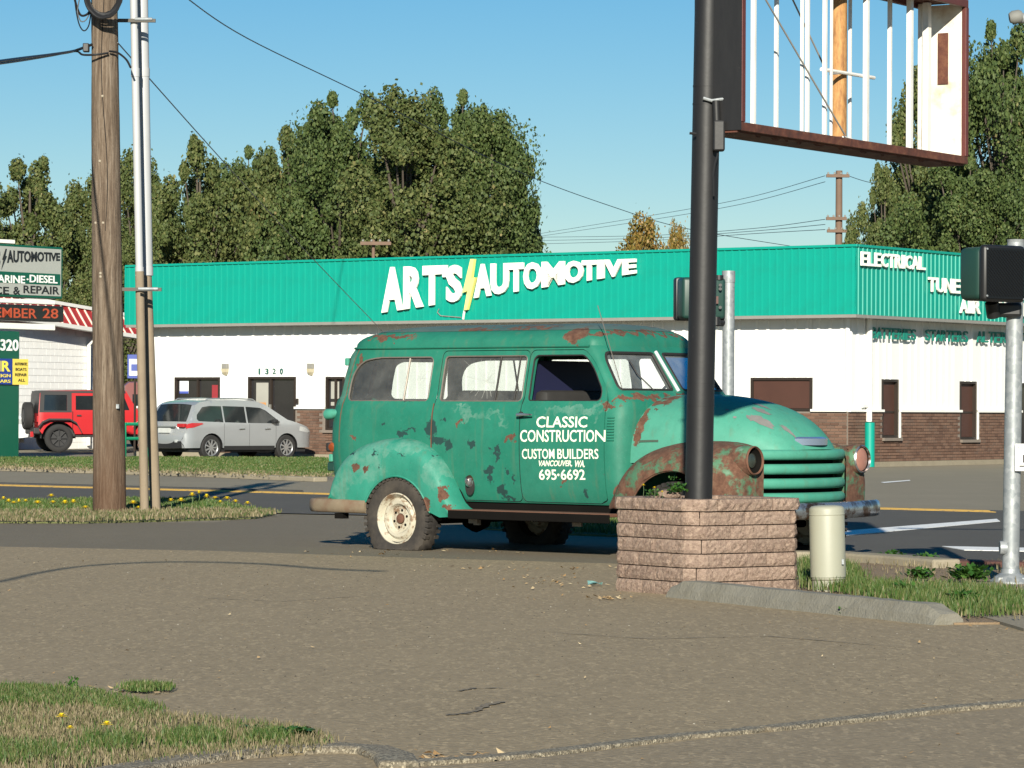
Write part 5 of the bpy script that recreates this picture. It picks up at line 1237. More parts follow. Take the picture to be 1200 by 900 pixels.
m_roof = paint('truck_roof_paint', (.05, .10, .085), (.085, .13, .11), rust=[(1.68, 1.90, .13, .075), (1.90, 1.915, .11, .02), (-.45, 1.90, .3, .028), (.5, 1.95, .25, .02), (1.1, 1.97, .3, .02)], rust_amt=.66)
m_rfen = paint('truck_rear_fender_paint', (.014, .185, .125), (.03, .235, .165), rust=[(.30, .42, .05, .07), (.47, .50, .05, .05), (-.55, .72, .05, .04), (-.82, .75, .03, .1), (-.4, .70, .03, .03), (.55, .38, .05, .03)], dark=[(-.62, .86, .06, .03), (-.3, .86, .05, .02), (0.02, .84, .07, .01), (-.25, .74, .012, .03), (.36, .85, .06, .02)], pale=[(-.55, .80, .38, .26), (-.1, .92, .38, .08), (.40, .75, .1, .2), (-.75, .6, .12, .2)], rust_amt=.72)
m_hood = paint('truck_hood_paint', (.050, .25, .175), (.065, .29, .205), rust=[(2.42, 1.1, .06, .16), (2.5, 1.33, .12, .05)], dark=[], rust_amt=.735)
# grey worn-through primer patch near the hood nose
def add_primer(m):
    pass
m_ffen = paint('truck_front_fender_paint', (.045, .14, .075), (.08, .18, .10), rust=[(2.70, .90, .22, .10), (3.25, .92, .16, .10), (3.45, .62, .10, .14), (3.05, .98, .4, .035)], pale=[(3.62, 1.0, .12, .03)], rust_amt=.43)
m_rubber = NT('old_tyre_rubber'); _c = m_rubber.mix(m_rubber.th(m_rubber.noise(4, 6, .65), .35, .75), (.022, .020, .019), (.075, .062, .048)); m_rubber.base(_c); m_rubber.set(.85, spec=.3); m_rubber.bump(m_rubber.noise(40, 5), .4, .006); m_rubber = m_rubber.m
t = NT('chipped_white_wheel_paint'); c = t.mix(t.th(t.noise(9, 7, .75), .50, .58), (.38, .36, .29), (.11, .05, .025)); c = t.mix(t.math('MULTIPLY', t.noise(4, 4), .35), c, (.45, .36, .22)); t.base(c); t.set(.6); m_rim = t.m
m_rusty = simple('bare_rust', (.16, .07, .04), .85, 0, .35, 5, .4, 40)
m_under = simple('underbody_black', (.008, .007, .006), .9, 0, .3, spec=.08)
m_chrome = NT('tarnished_chrome'); _c = m_chrome.mix(m_chrome.th(m_chrome.noise(7, 7, .7), .47, .58), (.42, .44, .46), (.13, .07, .04)); m_chrome.base(_c); m_chrome.set(m_chrome.math('ADD', .12, m_chrome.math('MULTIPLY', m_chrome.noise(7, 7, .7), .35)), .85); m_chrome = m_chrome.m
m_trim = simple('rusty_trim_metal', (.30, .26, .22), .45, .5, .4, 9)
m_seal = simple('window_seal', (.02, .018, .016), .7)
m_gls = glass('truck_glass', (.82, .86, .84), .22)
m_gls2 = glass('truck_windshield_glass', (.82, .86, .86), .42, (.42, .46, .46))
m_int = simple('truck_interior_dark', (.020, .022, .028), .7, 0, .3, 5)
m_navy = simple('navy_blue_panel', (.012, .014, .055), .6, 0, .2)
m_seat = simple('worn_seat_vinyl', (.03, .028, .026), .7, 0, .4, 4)

def lerp_t(tab, x):
    if x <= tab[0][0]: return tab[0][1]
    for (a, p), (b, q) in zip(tab, tab[1:]):
        if x <= b: u = (x-a)/(b-a); return p+(q-p)*u
    return tab[-1][1]
def smooth_t(tab, x):
    if x <= tab[0][0]: return tab[0][1]
    if x >= tab[-1][0]: return tab[-1][1]
    for i in range(len(tab)-1):
        if x <= tab[i+1][0]:
            a, b = tab[i], tab[i+1]; p0 = tab[max(i-1, 0)]; p3 = tab[min(i+2, len(tab)-1)]; h = b[0]-a[0]; u = (x-a[0])/h
            m0 = (b[1]-p0[1])/(b[0]-p0[0])*h; m1 = (p3[1]-a[1])/(p3[0]-a[0])*h
            return (2*u**3-3*u*u+1)*a[1]+(u**3-2*u*u+u)*m0+(-2*u**3+3*u*u)*b[1]+(u**3-u*u)*m1
YS = [(.40, .27), (.46, .215), (.6, .175), (.9, .15), (1.15, .155), (1.29, .18), (1.34, .215), (1.5, .25), (1.72, .30), (1.79, .315), (1.84, .345)]
XR = [(.40, -1.02), (.5, -1.06), (.9, -1.10), (1.3, -1.075), (1.55, -1.03), (1.75, -.95), (1.84, -.85)]
XF = [(.40, 2.56), (1.34, 2.56), (1.38, 2.50), (1.44, 2.43), (1.76, 2.20), (1.84, 2.12)]
SR, SF = -.42, 2.28
SH = .15
def shell(s, z):
    p = shell0(s, z); p.x -= SH; return p
def shell0(s, z):
    ys = smooth_t(YS, z); b = YC-ys
    if s < SR:
        ph = min(1, (SR-s))*PI/2; a = SR-smooth_t(XR, z); n = 3.4
        return Vector((SR-a*math.sin(ph)**(2/n), YC-b*max(0, math.cos(ph))**(2/n), z))
    xs = min(SF, lerp_t(XF, z)-.16)
    if s <= SF:
        t_ = s if s < 1.85 else 1.85+(s-1.85)/(SF-1.85)*(xs-1.85)
        return Vector((t_, ys, z))
    ph = min(1, (s-SF))*PI/2; a = lerp_t(XF, z)-xs; n = 4.2-1.5*min(1, max(0, (z-1.3)/.12))
    return Vector((xs+a*math.sin(ph)**(2/n), YC-b*max(0, math.cos(ph))**(2/n), z))
def mir(f): return lambda s, z: (lambda p: Vector((p.x, 2*YC-p.y, p.z)))(f(s, z))
def inset(f, d):
    def g(s, z):
        p = f(s, z); e = .01; a = f(s+e, z)-f(s-e, z); b = f(s, z+e)-f(s, z-e); n = a.cross(b)
        if n.length < 1e-9: return p
        n.normalize()
        if n.dot(Vector((.9, YC, 1.2))-p) < 0: n = -n
        return p+n*d
    return g
ZT = 1.805
w1 = rrect(-.585, .272, 1.325, 1.715, n=6, rs=(.03, .05, .22, .06)); w2 = rrect(.415, 1.355, 1.325, 1.72, r=.035); w3 = rrect(1.435, 2.235, 1.33, 1.722, n=6, rs=(.04, .16, .05, .03))
d2 = rrect(.382, 1.382, .455, 1.765, r=.05); d3 = rrect(1.392, 2.352-.06, .455, 1.765, n=6, rs=(.05, .16, .06, .05))
SFW = 2.292
d2i = rrect(.376, 1.388, .449, 1.771, r=.055); d3i = rrect(1.386, SFW+.006, .449, 1.771, n=6, rs=(.055, .165, .065, .055))
ws = rrect(2.28+.30, 2.28+.975, 1.425, 1.745, n=5, rs=(.02, .02, .10, .05))
rwin = rrect(-1.39, -.74, 1.34, 1.71, n=5, r=.06)
def shellparts(f, tag):
    outer = densify([(-1.42, .44), (3.28, .44), (3.28, ZT), (-1.42, ZT)], .1)
    p = patch(outer, [w1, d2i, d3i, ws, rwin], f, .07); o = p.build('body_shell', m_body, trk, True, angle=50)
    doors = []
    for nm, dd, ww in (('door', d2, w2), ('door', d3, w3)):
        D = patch(dd, [ww], f, .06); doors.append(D.build(nm, m_body, trk, True, angle=50))
        # turned-in door edges
        e = densify(dd, .06); fi = inset(f, .035); MB().grid([[f(a, b) for a, b in e+e[:1]], [fi(a, b) for a, b in e+e[:1]]]).build('door_edge', m_body, doors[-1], True)
    for e_ in (d2i, d3i):
        e = densify(e_, .06); fi = inset(f, .05); MB().grid([[f(a, b) for a, b in e+e[:1]], [fi(a, b) for a, b in e+e[:1]]]).build('door_jamb', m_int, o, True)
    # door frame inner skins darken the gap
    for k, (ww, gm, par, nm) in enumerate(((w1, m_gls, o, 'window_glass'), (w2, m_gls, doors[0], 'window_glass'), (w3, None, doors[1], 'window_glass'), (ws, m_gls2, o, 'windshield_glass'), (rwin, m_gls, o, 'rear_glass'))):
        if gm: patch(ww, [], inset(f, .018), .12).build(nm, gm, par, True, fix=False)
        e = densify(ww, .04); pts = [f(a, b) for a, b in e]
        MB().tube([inset(f, .004)(a, b) for a, b in e+e[:1]], .008 if k != 3 else .014, 6, cap=False).build('window_seal', m_seal if k in (3,) else (m_trim if k < 2 else m_seal), par, True, fix=False)
        fi = inset(f, .045); MB().grid([[f(a, b) for a, b in e+e[:1]], [fi(a, b) for a, b in e+e[:1]]]).build('window_reveal', m_body if k in (2,) else m_seal, par, True)
    return o, doors
near, ndoors = shellparts(shell, 'near'); far, fdoors = shellparts(mir(shell), 'far')
# sliding window dividers, broken glass
fin = inset(shell, .012)
for (s_, r_, par) in ((-.02, .009, near), (1.05, .010, ndoors[0]), (1.27, .008, ndoors[0])): MB().tube([fin(s_, 1.325), fin(s_, 1.5), fin(s_+.0, 1.715)], r_, 6).build('window_divider', m_trim if r_ < .0095 and s_ < 1 else m_seal, par, True)
MB().tube([mir(fin)(-.02, 1.325), mir(fin)(-.02, 1.715)], .009, 6).build('window_divider', m_seal, far, True)
m_crk = simple('glass_crack_white', (.55, .56, .52), .5)
def cracks(c, R_, n, par, seed, lim):
    rs = random.Random(seed); mb = MB(); fo = inset(shell, .015)
    for k in range(n):
        a = 2*PI*k/n+rs.uniform(-.2, .2); L = R_*rs.uniform(.5, 1); pts = []
        for j in range(5):
            u = j/4; x, z = c[0]+math.cos(a)*L*u+rs.uniform(-.008, .008), c[1]+math.sin(a)*L*u+rs.uniform(-.008, .008)
            if not (lim[0] < x < lim[1] and lim[2] < z < lim[3]): break
            pts.append(fo(x, z))
        if len(pts) > 1: mb.tube(pts, .0009, 3, cap=False)
    for rr in (.22,): 
        pts = [(c[0]+math.cos(a)*R_*rr*rs.uniform(.8, 1.1), c[1]+math.sin(a)*R_*rr*rs.uniform(.8, 1.1)) for a in [2*PI*k/14 for k in range(15)]]
        pts = [fo(min(max(x, lim[0]), lim[1]), min(max(z, lim[2]), lim[3])) for x, z in pts]; mb.tube(pts, .001, 3, cap=False)
    mb.build('glass_cracks', m_crk, par, fix=False)
cracks((.92, 1.50), .38, 20, ndoors[0], 4, (.43, 1.04, 1.335, 1.70)); cracks((.14, 1.52), .2, 10, near, 5, (.0, .26, 1.335, 1.70))
# white patches imitating light seen through the cab windows, not used
m_through = simple('through_light_white', (.60, .60, .52), .8, 0, .25, 10)
def blob(c, rx, rz, par, seed, f=None):
    rs = random.Random(seed); f = f or inset(shell, .024); pl_ = [(c[0]+rx*math.cos(a)*rs.uniform(.8, 1.1), c[1]+rz*math.sin(a)*rs.uniform(.8, 1.1)) for a in [2*PI*k/16 for k in range(16)]]
    patch(pl_, [], f, .08).build('through_light_patch', m_through, par, fix=False)

# drip rail
MB().tube([shell(s, ZT-.004)+Vector((0, -.012, 0)) for s in [-.95+.1*i for i in range(34)]], .011, 6).build('drip_rail', m_body, near, True)
MB().tube([mir(shell)(s, ZT-.004)+Vector((0, .012, 0)) for s in [-.95+.1*i for i in range(34)]], .011, 6).build('drip_rail', m_body, far, True)
# roof
ss = [-1.42+4.70*i/94 for i in range(95)]
ringN = [shell(s, ZT) for s in ss]; ringF = [Vector((p.x, 2*YC-p.y, p.z)) for p in reversed(ringN)]; ring = ringN+ringF
rows = []
for k in range(15):
    w_ = k/14; cs = math.cos(w_*PI/2); sn_ = math.sin(w_*PI/2); row = []
    for p in ring:
        C_ = Vector((min(max(p.x, .25), 1.35), YC, 0)); q = C_+(Vector((p.x, p.y, 0))-C_)*(cs**.75); fx = 1.0
        row.append(Vector((q.x, q.y, ZT+.205*(sn_**.85)*(fx if w_ > 0 else 1))))
    row.append(row[0]); rows.append(row)
mb = MB().grid(rows); rf = mb.build('roof', m_body, trk, True, angle=60)
# worn upper skin of the roof, a real layer 3 mm proud
mb = MB(); mb.grid([[q+Vector((0, 0, .003)) for q in r] for r in rows[6:]]); mb.build('roof_top_skin', m_roof, rf, True, fix=False)
# belt moulding above lower body? floor, firewall, interior
MB().box(-.85, 2.38, .29, 2*YC-.29, .44, .50).build('floor_pan', m_under, trk)
MB().box(2.30, 2.34, .50, 2*YC-.50, .46, 1.30).build('firewall', m_int, trk)
mb = MB(); mb.box(2.12, 2.34, .34, 2*YC-.34, 1.20, 1.33); mb.build('dashboard', m_int, trk, bevel=.03)
def seat(x, y0, y1, label=None):
    o = MB().box(x, x+.50, y0, y1, .78, .95).build('seat', m_seat, trk, bevel=.05, smooth=True); mb = MB(); mb.box(x-.10, x+.06, y0, y1, .86, 1.42, Matrix.Rotation(0, 4, 'Y')); mb.build('seat_back', m_seat, o, bevel=.05, smooth=True)
seat(1.32, .36, 1.70); seat(.30, .5, 1.70)
mb = MB(); mb.box(1.18, 1.23, .34, 1.40, 1.30, 1.68); mb.build('partition_panel', m_navy, trk, bevel=.01)
c_ = Vector((1.93, 1.42, 1.38)); Ms = Matrix.Translation(c_) @ Matrix.Rotation(R(-55), 4, 'Y')
sw = MB().tube([Ms @ Vector((.19*math.cos(a), .19*math.sin(a), 0)) for a in [2*PI*k/28 for k in range(29)]], .012, 6, cap=False).build('steering_wheel', m_int, trk, True, fix=False)
MB().tube([Ms @ Vector((-.19, 0, 0)), Ms @ Vector((.19, 0, 0))], .01, 6).build('spoke', m_int, sw); MB().tube([Ms @ Vector((0, 0, 0)), Ms @ Vector((0, 0, -.5))], .02, 8).build('column', m_int, sw)
# windshield centre post and wipers
MB().tube([shell(3.275, 1.415)+Vector((.01, -.0, 0)), shell(3.275, 1.76)+Vector((.01, 0, 0))], .016, 8).build('windshield_divider', simple('bright_divider', (.72, .73, .72), .35, .4), trk, True)
MB().tube([shell(3.05, 1.42)+Vector((.02, 0, 0)), shell(2.95, 1.56)+Vector((.02, 0, 0)), shell(2.93, 1.68)+Vector((.02, 0, 0))], .006, 5).build('wiper', m_seal, trk, True)
# antenna
a0 = Vector((2.26, .33, 1.345)); MB().lathe([(.022, 0), (.018, .03), (.0, .04)], 10, Matrix.Translation(a0)).build('antenna_base', m_chrome, trk, True); MB().tube([a0, a0+Vector((-.28, -.03, .80))], .0035, 5).build('antenna', m_trim, trk)
# cowl louvres
for k in range(9): mb = MB(); z = .995+k*.024; p = [shell(s, z) for s in (2.325, 2.36, 2.40, 2.44)]; MB().tube([q+Vector((.0, -.006, 0)) for q in p], .006, 5).build('louvre', m_body, near, True)
# hood
HSH = .13
HT = [(a-HSH, b) for a, b in [(2.40, 1.365), (2.55, 1.385), (2.75, 1.392), (3.0, 1.375), (3.25, 1.335), (3.45, 1.28), (3.62, 1.205), (3.76, 1.11), (3.85, 1.02), (3.905, .93)]]
HWt = [(a-HSH, b) for a, b in [(2.40, .76), (2.6, .75), (2.85, .72), (3.1, .68), (3.35, .62), (3.55, .56), (3.7, .50), (3.82, .44), (3.905, .40)]]
HB = [(a-HSH, b) for a, b in [(2.40, .80), (3.0, .82), (3.6, .86), (3.905, .90)]]
def hood(t_, q):  # q 0 near bottom .. 1 far bottom
    a = PI*q; n = 2.7; hw = smooth_t(HWt, t_); zt_ = smooth_t(HT, t_); zb_ = smooth_t(HB, t_); c = math.cos(a); s_ = math.sin(a)
    return Vector((t_-.10*abs(c)**1.5*((t_-2.27)/1.5)**2+.0, YC-hw*math.copysign(abs(c)**(2/n), c), zb_+(zt_-zb_)*abs(s_)**(2/n)))
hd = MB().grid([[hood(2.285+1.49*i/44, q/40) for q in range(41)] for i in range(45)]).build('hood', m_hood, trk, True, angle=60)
# nose lip under the hood
MB().add([hood(3.775, q/20) for q in range(21)], [tuple(range(21))]).build('hood_lip', m_hood, hd, fix=False)
# cowl top between hood and windshield
MB().grid([[hood(2.29, q/30)+Vector((0, 0, .004)) for q in range(31)], [Vector((2.14, YC+(hood(2.29, q/30).y-YC)*1.03, hood(2.29, q/30).z+.0)) for q in range(31)]]).build('cowl', m_body, trk, True)
# hood rear bead and side seam
MB().tube([hood(2.31, q/40)*1.0+Vector((0, 0, .004)) for q in range(1, 40)], .007, 6).build('hood_rear_bead', m_rusty, hd, True)
# grey worn patch: bare primer areas on the nose
t = NT('bare_primer_patch'); t.base(t.mix(t.noise(12, 5), (.12, .12, .11), (.20, .19, .18))); t.set(.7); m_prim = t.m
def hoodpatch(pts, name, mat, off=.0025):
    f = lambda a, b: (lambda p, n_: p+n_*off)(hood(a, b), ((hood(a+.01, b)-hood(a-.01, b)).cross(hood(a, b+.01)-hood(a, b-.01))).normalized()*(1))
    p0_ = f(pts[0][0], pts[0][1]); 
    if (p0_-hood(*pts[0])).dot(hood(*pts[0])-Vector((3.0, YC, 1.0))) < 0: f = lambda a, b: hood(a, b)-((hood(a+.01, b)-hood(a-.01, b)).cross(hood(a, b+.01)-hood(a, b-.01))).normalized()*off
    return patch(pts, [], f, .03).build(name, mat, hd, True, fix=False)
def jag(c, rx, ry, seed, n=26):
    rs = random.Random(seed); return [(c[0]+rx*math.cos(2*PI*k/n)*rs.uniform(.6, 1.15), c[1]+ry*math.sin(2*PI*k/n)*rs.uniform(.6, 1.15)) for k in range(n)]
hoodpatch(jag((3.47, .30), .13, .045, 3), 'worn_patch', m_prim); hoodpatch(jag((3.37, .40), .10, .022, 4), 'worn_patch', m_prim); hoodpatch(jag((3.64, .37), .07, .02, 5), 'worn_patch', m_prim); hoodpatch(jag((3.27, .46), .10, .012, 6), 'worn_patch', m_prim); hoodpatch(jag((3.27, .25), .02, .012, 9), 'worn_patch', m_prim); hoodpatch(jag((3.15, .30), .015, .01, 10), 'worn_patch', m_prim)
hoodpatch([(2.45, .062), (2.64, .062), (2.64, .071), (2.45, .071)], 'hood_nameplate', simple('dark_nameplate', (.06, .10, .07), .6), .006)
# chrome hood emblem
e0 = Vector((3.84, YC, .985)); mb = MB(); rows = []
for i in range(13):
    a = -1+2*i/12; x = .02-.10*a*a; y = a*.235
    rows.append([Vector((3.775+x, YC+y, z)) for z in (.965, 1.02)] + [Vector((3.735+x, YC+y*.95, 1.035))])
mb.grid(rows); mb.build('hood_emblem', simple('bluish_chrome', (.42, .50, .66), .22, .8, .1), hd, True, solid=.012)
# grille: backing, five bars, side shells
def gp(y, z, f=0.0): yy = (y-YC)/.62; return Vector((3.59+.17*(1-min(1, abs(yy))**2.2)+f, y, z))
mb = MB(); mb.grid([[gp(YC-.58+1.16*i/16, z, -.10) for i in range(17)] for z in (.40, .92)]); gb = mb.build('grille_backing', m_under, trk, True, fix=False)
for k, z in enumerate((.885, .765, .645, .525, .41)):
    rows = []; hw = .61 if k < 4 else .58
    for i in range(25):
        y = YC-hw+2*hw*i/24; row = []
        for j in range(11):
            a = PI*(j/10-.5); row.append(gp(y, z+.043*math.sin(a), .02*math.cos(a)*1.3-.012*(abs(math.sin(a))**4)))
        rows.append(row)
    mb = MB().grid(rows); mb.grid([[r[0]-Vector((.05, 0, -.0)) for r in rows], [r[0] for r in rows]]); mb.grid([[r[-1]-Vector((.05, 0, 0)) for r in rows], [r[-1] for r in rows]])
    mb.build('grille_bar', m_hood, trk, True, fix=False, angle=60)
# front fenders
def fen(t_, q, far_=False):
    e = 1.0 if t_ <= 3.30 else math.sqrt(max(0, 1-((t_-3.30)/.34)**2))
    zt_ = smooth_t([(2.28, .56), (2.33, .70), (2.42, .83), (2.56, .925), (2.78, .985), (3.0, 1.005), (3.2, 1.0), (3.32, .99)], t_)
    if t_ > 3.30: zt_ = .80+(zt_-.80)*e**.6
    er = 1.0 if t_ > 2.70 else math.sqrt(max(0, 1-((2.70-t_)/.46)**2))
    yo = (.0 + .17*(1-e)) if t_ > 3.30 else .0+.15*(1-er)
    d = t_-3.0; zb_ = .42
    if abs(d) < .47: zb_ = max(.42, .29+math.sqrt(.47**2-d*d)*.98)
    zb_ = min(zb_, zt_-.02); yi = .60 if t_ < 3.1 else .60-.17*min(1, (t_-3.1)/.3); zm = max(zb_, zt_-.30)
    if q <= .6:
        a = q/.6*PI/2; n = 2.3; y = yi-(yi-yo)*math.sin(a)**(2/n); z = zm+(zt_-zm)*math.cos(a)**(2/n)
    else: u = (q-.6)/.4; y = yo+.02*u*u; z = zm+(zb_-zm)*u
    return Vector((t_, 2*YC-y if far_ else y, z))
for far_ in (False, True):
    T_ = [2.282+(3.639-2.282)*i/90 for i in range(91)]
    mb = MB().grid([[fen(t_, q/30, far_) for q in range(31)] for t_ in T_])
    last = [fen(T_[-1], q/30, far_) for q in range(31)]; mb.add(last+[Vector((3.635, last[0].y, .42))], [tuple(range(32))])
    # inner wall towards the grille
    sy = (lambda y: 2*YC-y) if far_ else (lambda y: y)
    F_ = mb.build('front_fender', m_ffen, trk, True, angle=60)
    rows = []
    for t_ in [3.1+.52*i/10 for i in range(11)]: p = fen(t_, 0, far_); rows.append([Vector((t_, p.y, .42)), Vector((t_, p.y, .7)), p])
    MB().grid(rows).build('valance', m_ffen, F_, True)
    MB().grid([[Vector((2.8, sy(.34), .4)), Vector((3.60, sy(.34), .4))], [Vector((2.8, sy(.34), .98)), Vector((3.60, sy(.34), .93))]]).build('wheel_house', m_under, F_)
    MB().tube([fen(t_, 1.0, far_) for t_ in [2.55+.9*i/30 for i in range(31)]], .010, 6).build('fender_lip', m_ffen, F_, True)
    Mh = Matrix.Translation(Vector((3.50, sy(.245), .835))) @ Matrix.Rotation(R(88), 4, 'Y')
    B_ = MB().lathe([(.112, -.30), (.124, .10), (.122, .16), (.112, .175)], 30, Mh).build('headlight', m_ffen, trk, True)
    MB().lathe([(.112, .174), (.104, .17), (.098, .155), (.085, .145), (.06, .14), (0, .138)], 30, Mh).build('headlight_bowl', m_under, B_, True)
    MB().lathe([(.112, .165), (.121, .180), (.112, .192), (.104, .175)], 30, Mh, closed=True).build('headlight_rim', m_chrome if far_ else m_rusty, B_, True)
    if far_: MB().lathe([(.100, .165), (.07, .180), (0, .19)], 24, Mh).build('headlight_lens', simple('pinkish_rust_lens', (.42, .20, .15), .55, 0, .3, 8), B_, True)
    else: MB().lathe([(.060, .152), (.05, .158), (.03, .162), (0, .164)], 20, Mh).build('headlight_bulb', simple('murky_reflector', (.10, .12, .10), .25, .6, .5, 20), B_, True)
# rear fenders
RT = [(-.905, .46), (-.87, .62), (-.80, .745), (-.70, .845), (-.55, .925), (-.35, .975), (-.12, .995), (.10, .965), (.26, .89), (.38, .785), (.47, .66), (.54, .52), (.62, .41), (.74, .35)]
def rfen(t_, q, far_=False):
    zt_ = smooth_t(RT, t_); e = max(0, 1-abs((t_+.13)/.90)**4)**.5
    yb = .17; yo = .16-.18*e**.6
    d = t_-.0; zb_ = lerp_t([(-.9, .44), (-.45, .40), (.3, .36), (.45, .30), (.74, .32)], t_)
    if -.46 < d < .34: zb_ = max(zb_, .235+.42*math.sqrt(max(0, 1-((d+.06)/.40)**2)))
    zb_ = min(zb_, zt_-.015); zm = max(zb_, zt_-.16)
    if q <= .55: a = q/.55*PI/2; y = yb+.02-(yb+.02-yo)*math.sin(a)**.8; z = zm+(zt_-zm)*math.cos(a)**.9
    else: u = (q-.55)/.45; y = yo+.015*u*u; z = zm+(zb_-zm)*u
    return Vector((t_, 2*YC-y if far_ else y, z))
for far_ in (False, True):
    F_ = MB().grid([[rfen(-.904+1.64*i/100, q/26, far_) for q in range(27)] for i in range(101)]).build('rear_fender', m_rfen, trk, True, angle=60)
    MB().tube([rfen(t_, 1.0, far_) for t_ in [-.47+.82*i/30 for i in range(31)]], .010, 6).build('fender_lip', m_rfen, F_, True)
    MB().tube([rfen(-.89+1.5*i/40, 0, far_)+Vector((0, 0, .004)) for i in range(41)], .007, 6).build('fender_bead', m_under, F_, True)
    y_ = .36 if not far_ else 2*YC-.36
    MB().grid([[Vector((-.55, y_, .4)), Vector((.45, y_, .4))], [Vector((-.55, y_, .9)), Vector((.45, y_, .9))]]).build('wheel_house', m_under, F_)
# running boards
for far_ in (False, True):
    sy = (lambda y: 2*YC-y) if far_ else (lambda y: y)
    mb = MB(); y0, y1 = sorted((sy(-.0), sy(.24))); mb.box(.56, 2.34, y0, y1, .345, .375); RB = mb.build('running_board', m_rusty, trk, bevel=.008)
    y0, y1 = sorted((sy(-.012), sy(.004))); MB().box(.56, 2.36, y0, y1, .295, .368).build('board_edge', m_under, RB, bevel=.006)
    y0, y1 = sorted((sy(.25), sy(.28))); MB().box(.50, 2.32, y0, y1, .36, .47).build('splash_apron', m_under, RB)
# frame, axles, tank, muffler
fr = MB()
MB().box(-.85, 3.6, .48, .56, .36, .48).build('frame_rail', m_under, trk); MB().box(-.85, 3.6, 2*YC-.56, 2*YC-.48, .36, .48).build('frame_rail', m_under, trk)
MB().tube([(0, .15, .27), (0, 1.91, .27)], .05, 10).build('rear_axle', m_under, trk, True); MB().lathe([(0, -.14), (.10, -.1), (.14, 0), (.10, .1), (0, .14)], 14, Matrix.Translation((0, YC, .27)) @ Matrix.Rotation(R(90), 4, 'Y')).build('differential', m_under, trk, True)
MB().tube([(3.0, .15, .27), (3.0, 1.91, .27)], .035, 10).build('front_axle', m_under, trk, True)
MB().box(.75, 1.3, .62, 1.2, .28, .42).build('fuel_tank', m_under, trk, bevel=.03)
for x, y, s_ in ((.62, .20, .05), (.66, .22, .035), (1.75, .25, .05)): MB().box(x, x+s_*2, y, y+.02, .20+s_, .235+s_*1.3).build('hanger_bracket', m_trim, trk)
# bumpers
def sweep(name, pts, h, th, mat, par=trk):
    rows = []
    for i, p in enumerate(pts):
        a = pts[max(i-1, 0)]; b = pts[min(i+1, len(pts)-1)]; d = (Vector(b)-Vector(a)).normalized(); n = Vector((d.y, -d.x, 0)); p = Vector(p)
        rows.append([p+Vector((0, 0, -h/2)), p+n*th*.6+Vector((0, 0, -h*.42)), p+n*th+Vector((0, 0, -.15*h)), p+n*th+Vector((0, 0, .15*h)), p+n*th*.6+Vector((0, 0, h*.42)), p+Vector((0, 0, h/2)), p-n*.008+Vector((0, 0, h/2)), p-n*.008+Vector((0, 0, -h/2)), p+Vector((0, 0, -h/2))])
    mb = MB().grid(rows); mb.add(rows[0][:8], [tuple(range(8))]); mb.add(rows[-1][:8], [tuple(range(8))]); return mb.build(name, mat, par, True, angle=45)
sweep('front_bumper', [(3.86-.18*abs((y-YC)/1.0)**2.4, y, .42) for y in [YC-1.03+2.06*i/30 for i in range(31)]], .14, .03, m_chrome)
for y in (.55, 1.51): MB().box(3.5, 3.83, y-.03, y+.03, .38, .45).build('bumper_iron', m_under, trk)
m_tan = simple('tan_rusty_bumper', (.26, .20, .13), .7, 0, .3, 5, .2, 30, dirt=.6, dcol=(.17, .07, .035), dscale=6)
pts = [(-.42, .0), (-.7, .0), (-1.05, .03), (-1.18, .10), (-1.23, .22)]+[(-1.25, y) for y in (.5, .8, 1.1, 1.4, 1.7)]+[(-1.23, 1.84), (-1.18, 1.96), (-1.05, 2.03)]
sweep('rear_bumper', [(x, y, .375) for x, y in reversed(pts)], .12, .022, m_tan)
MB().box(-.82, -.72, .02, .10, .26, .31).build('bumper_bracket', m_under, trk)
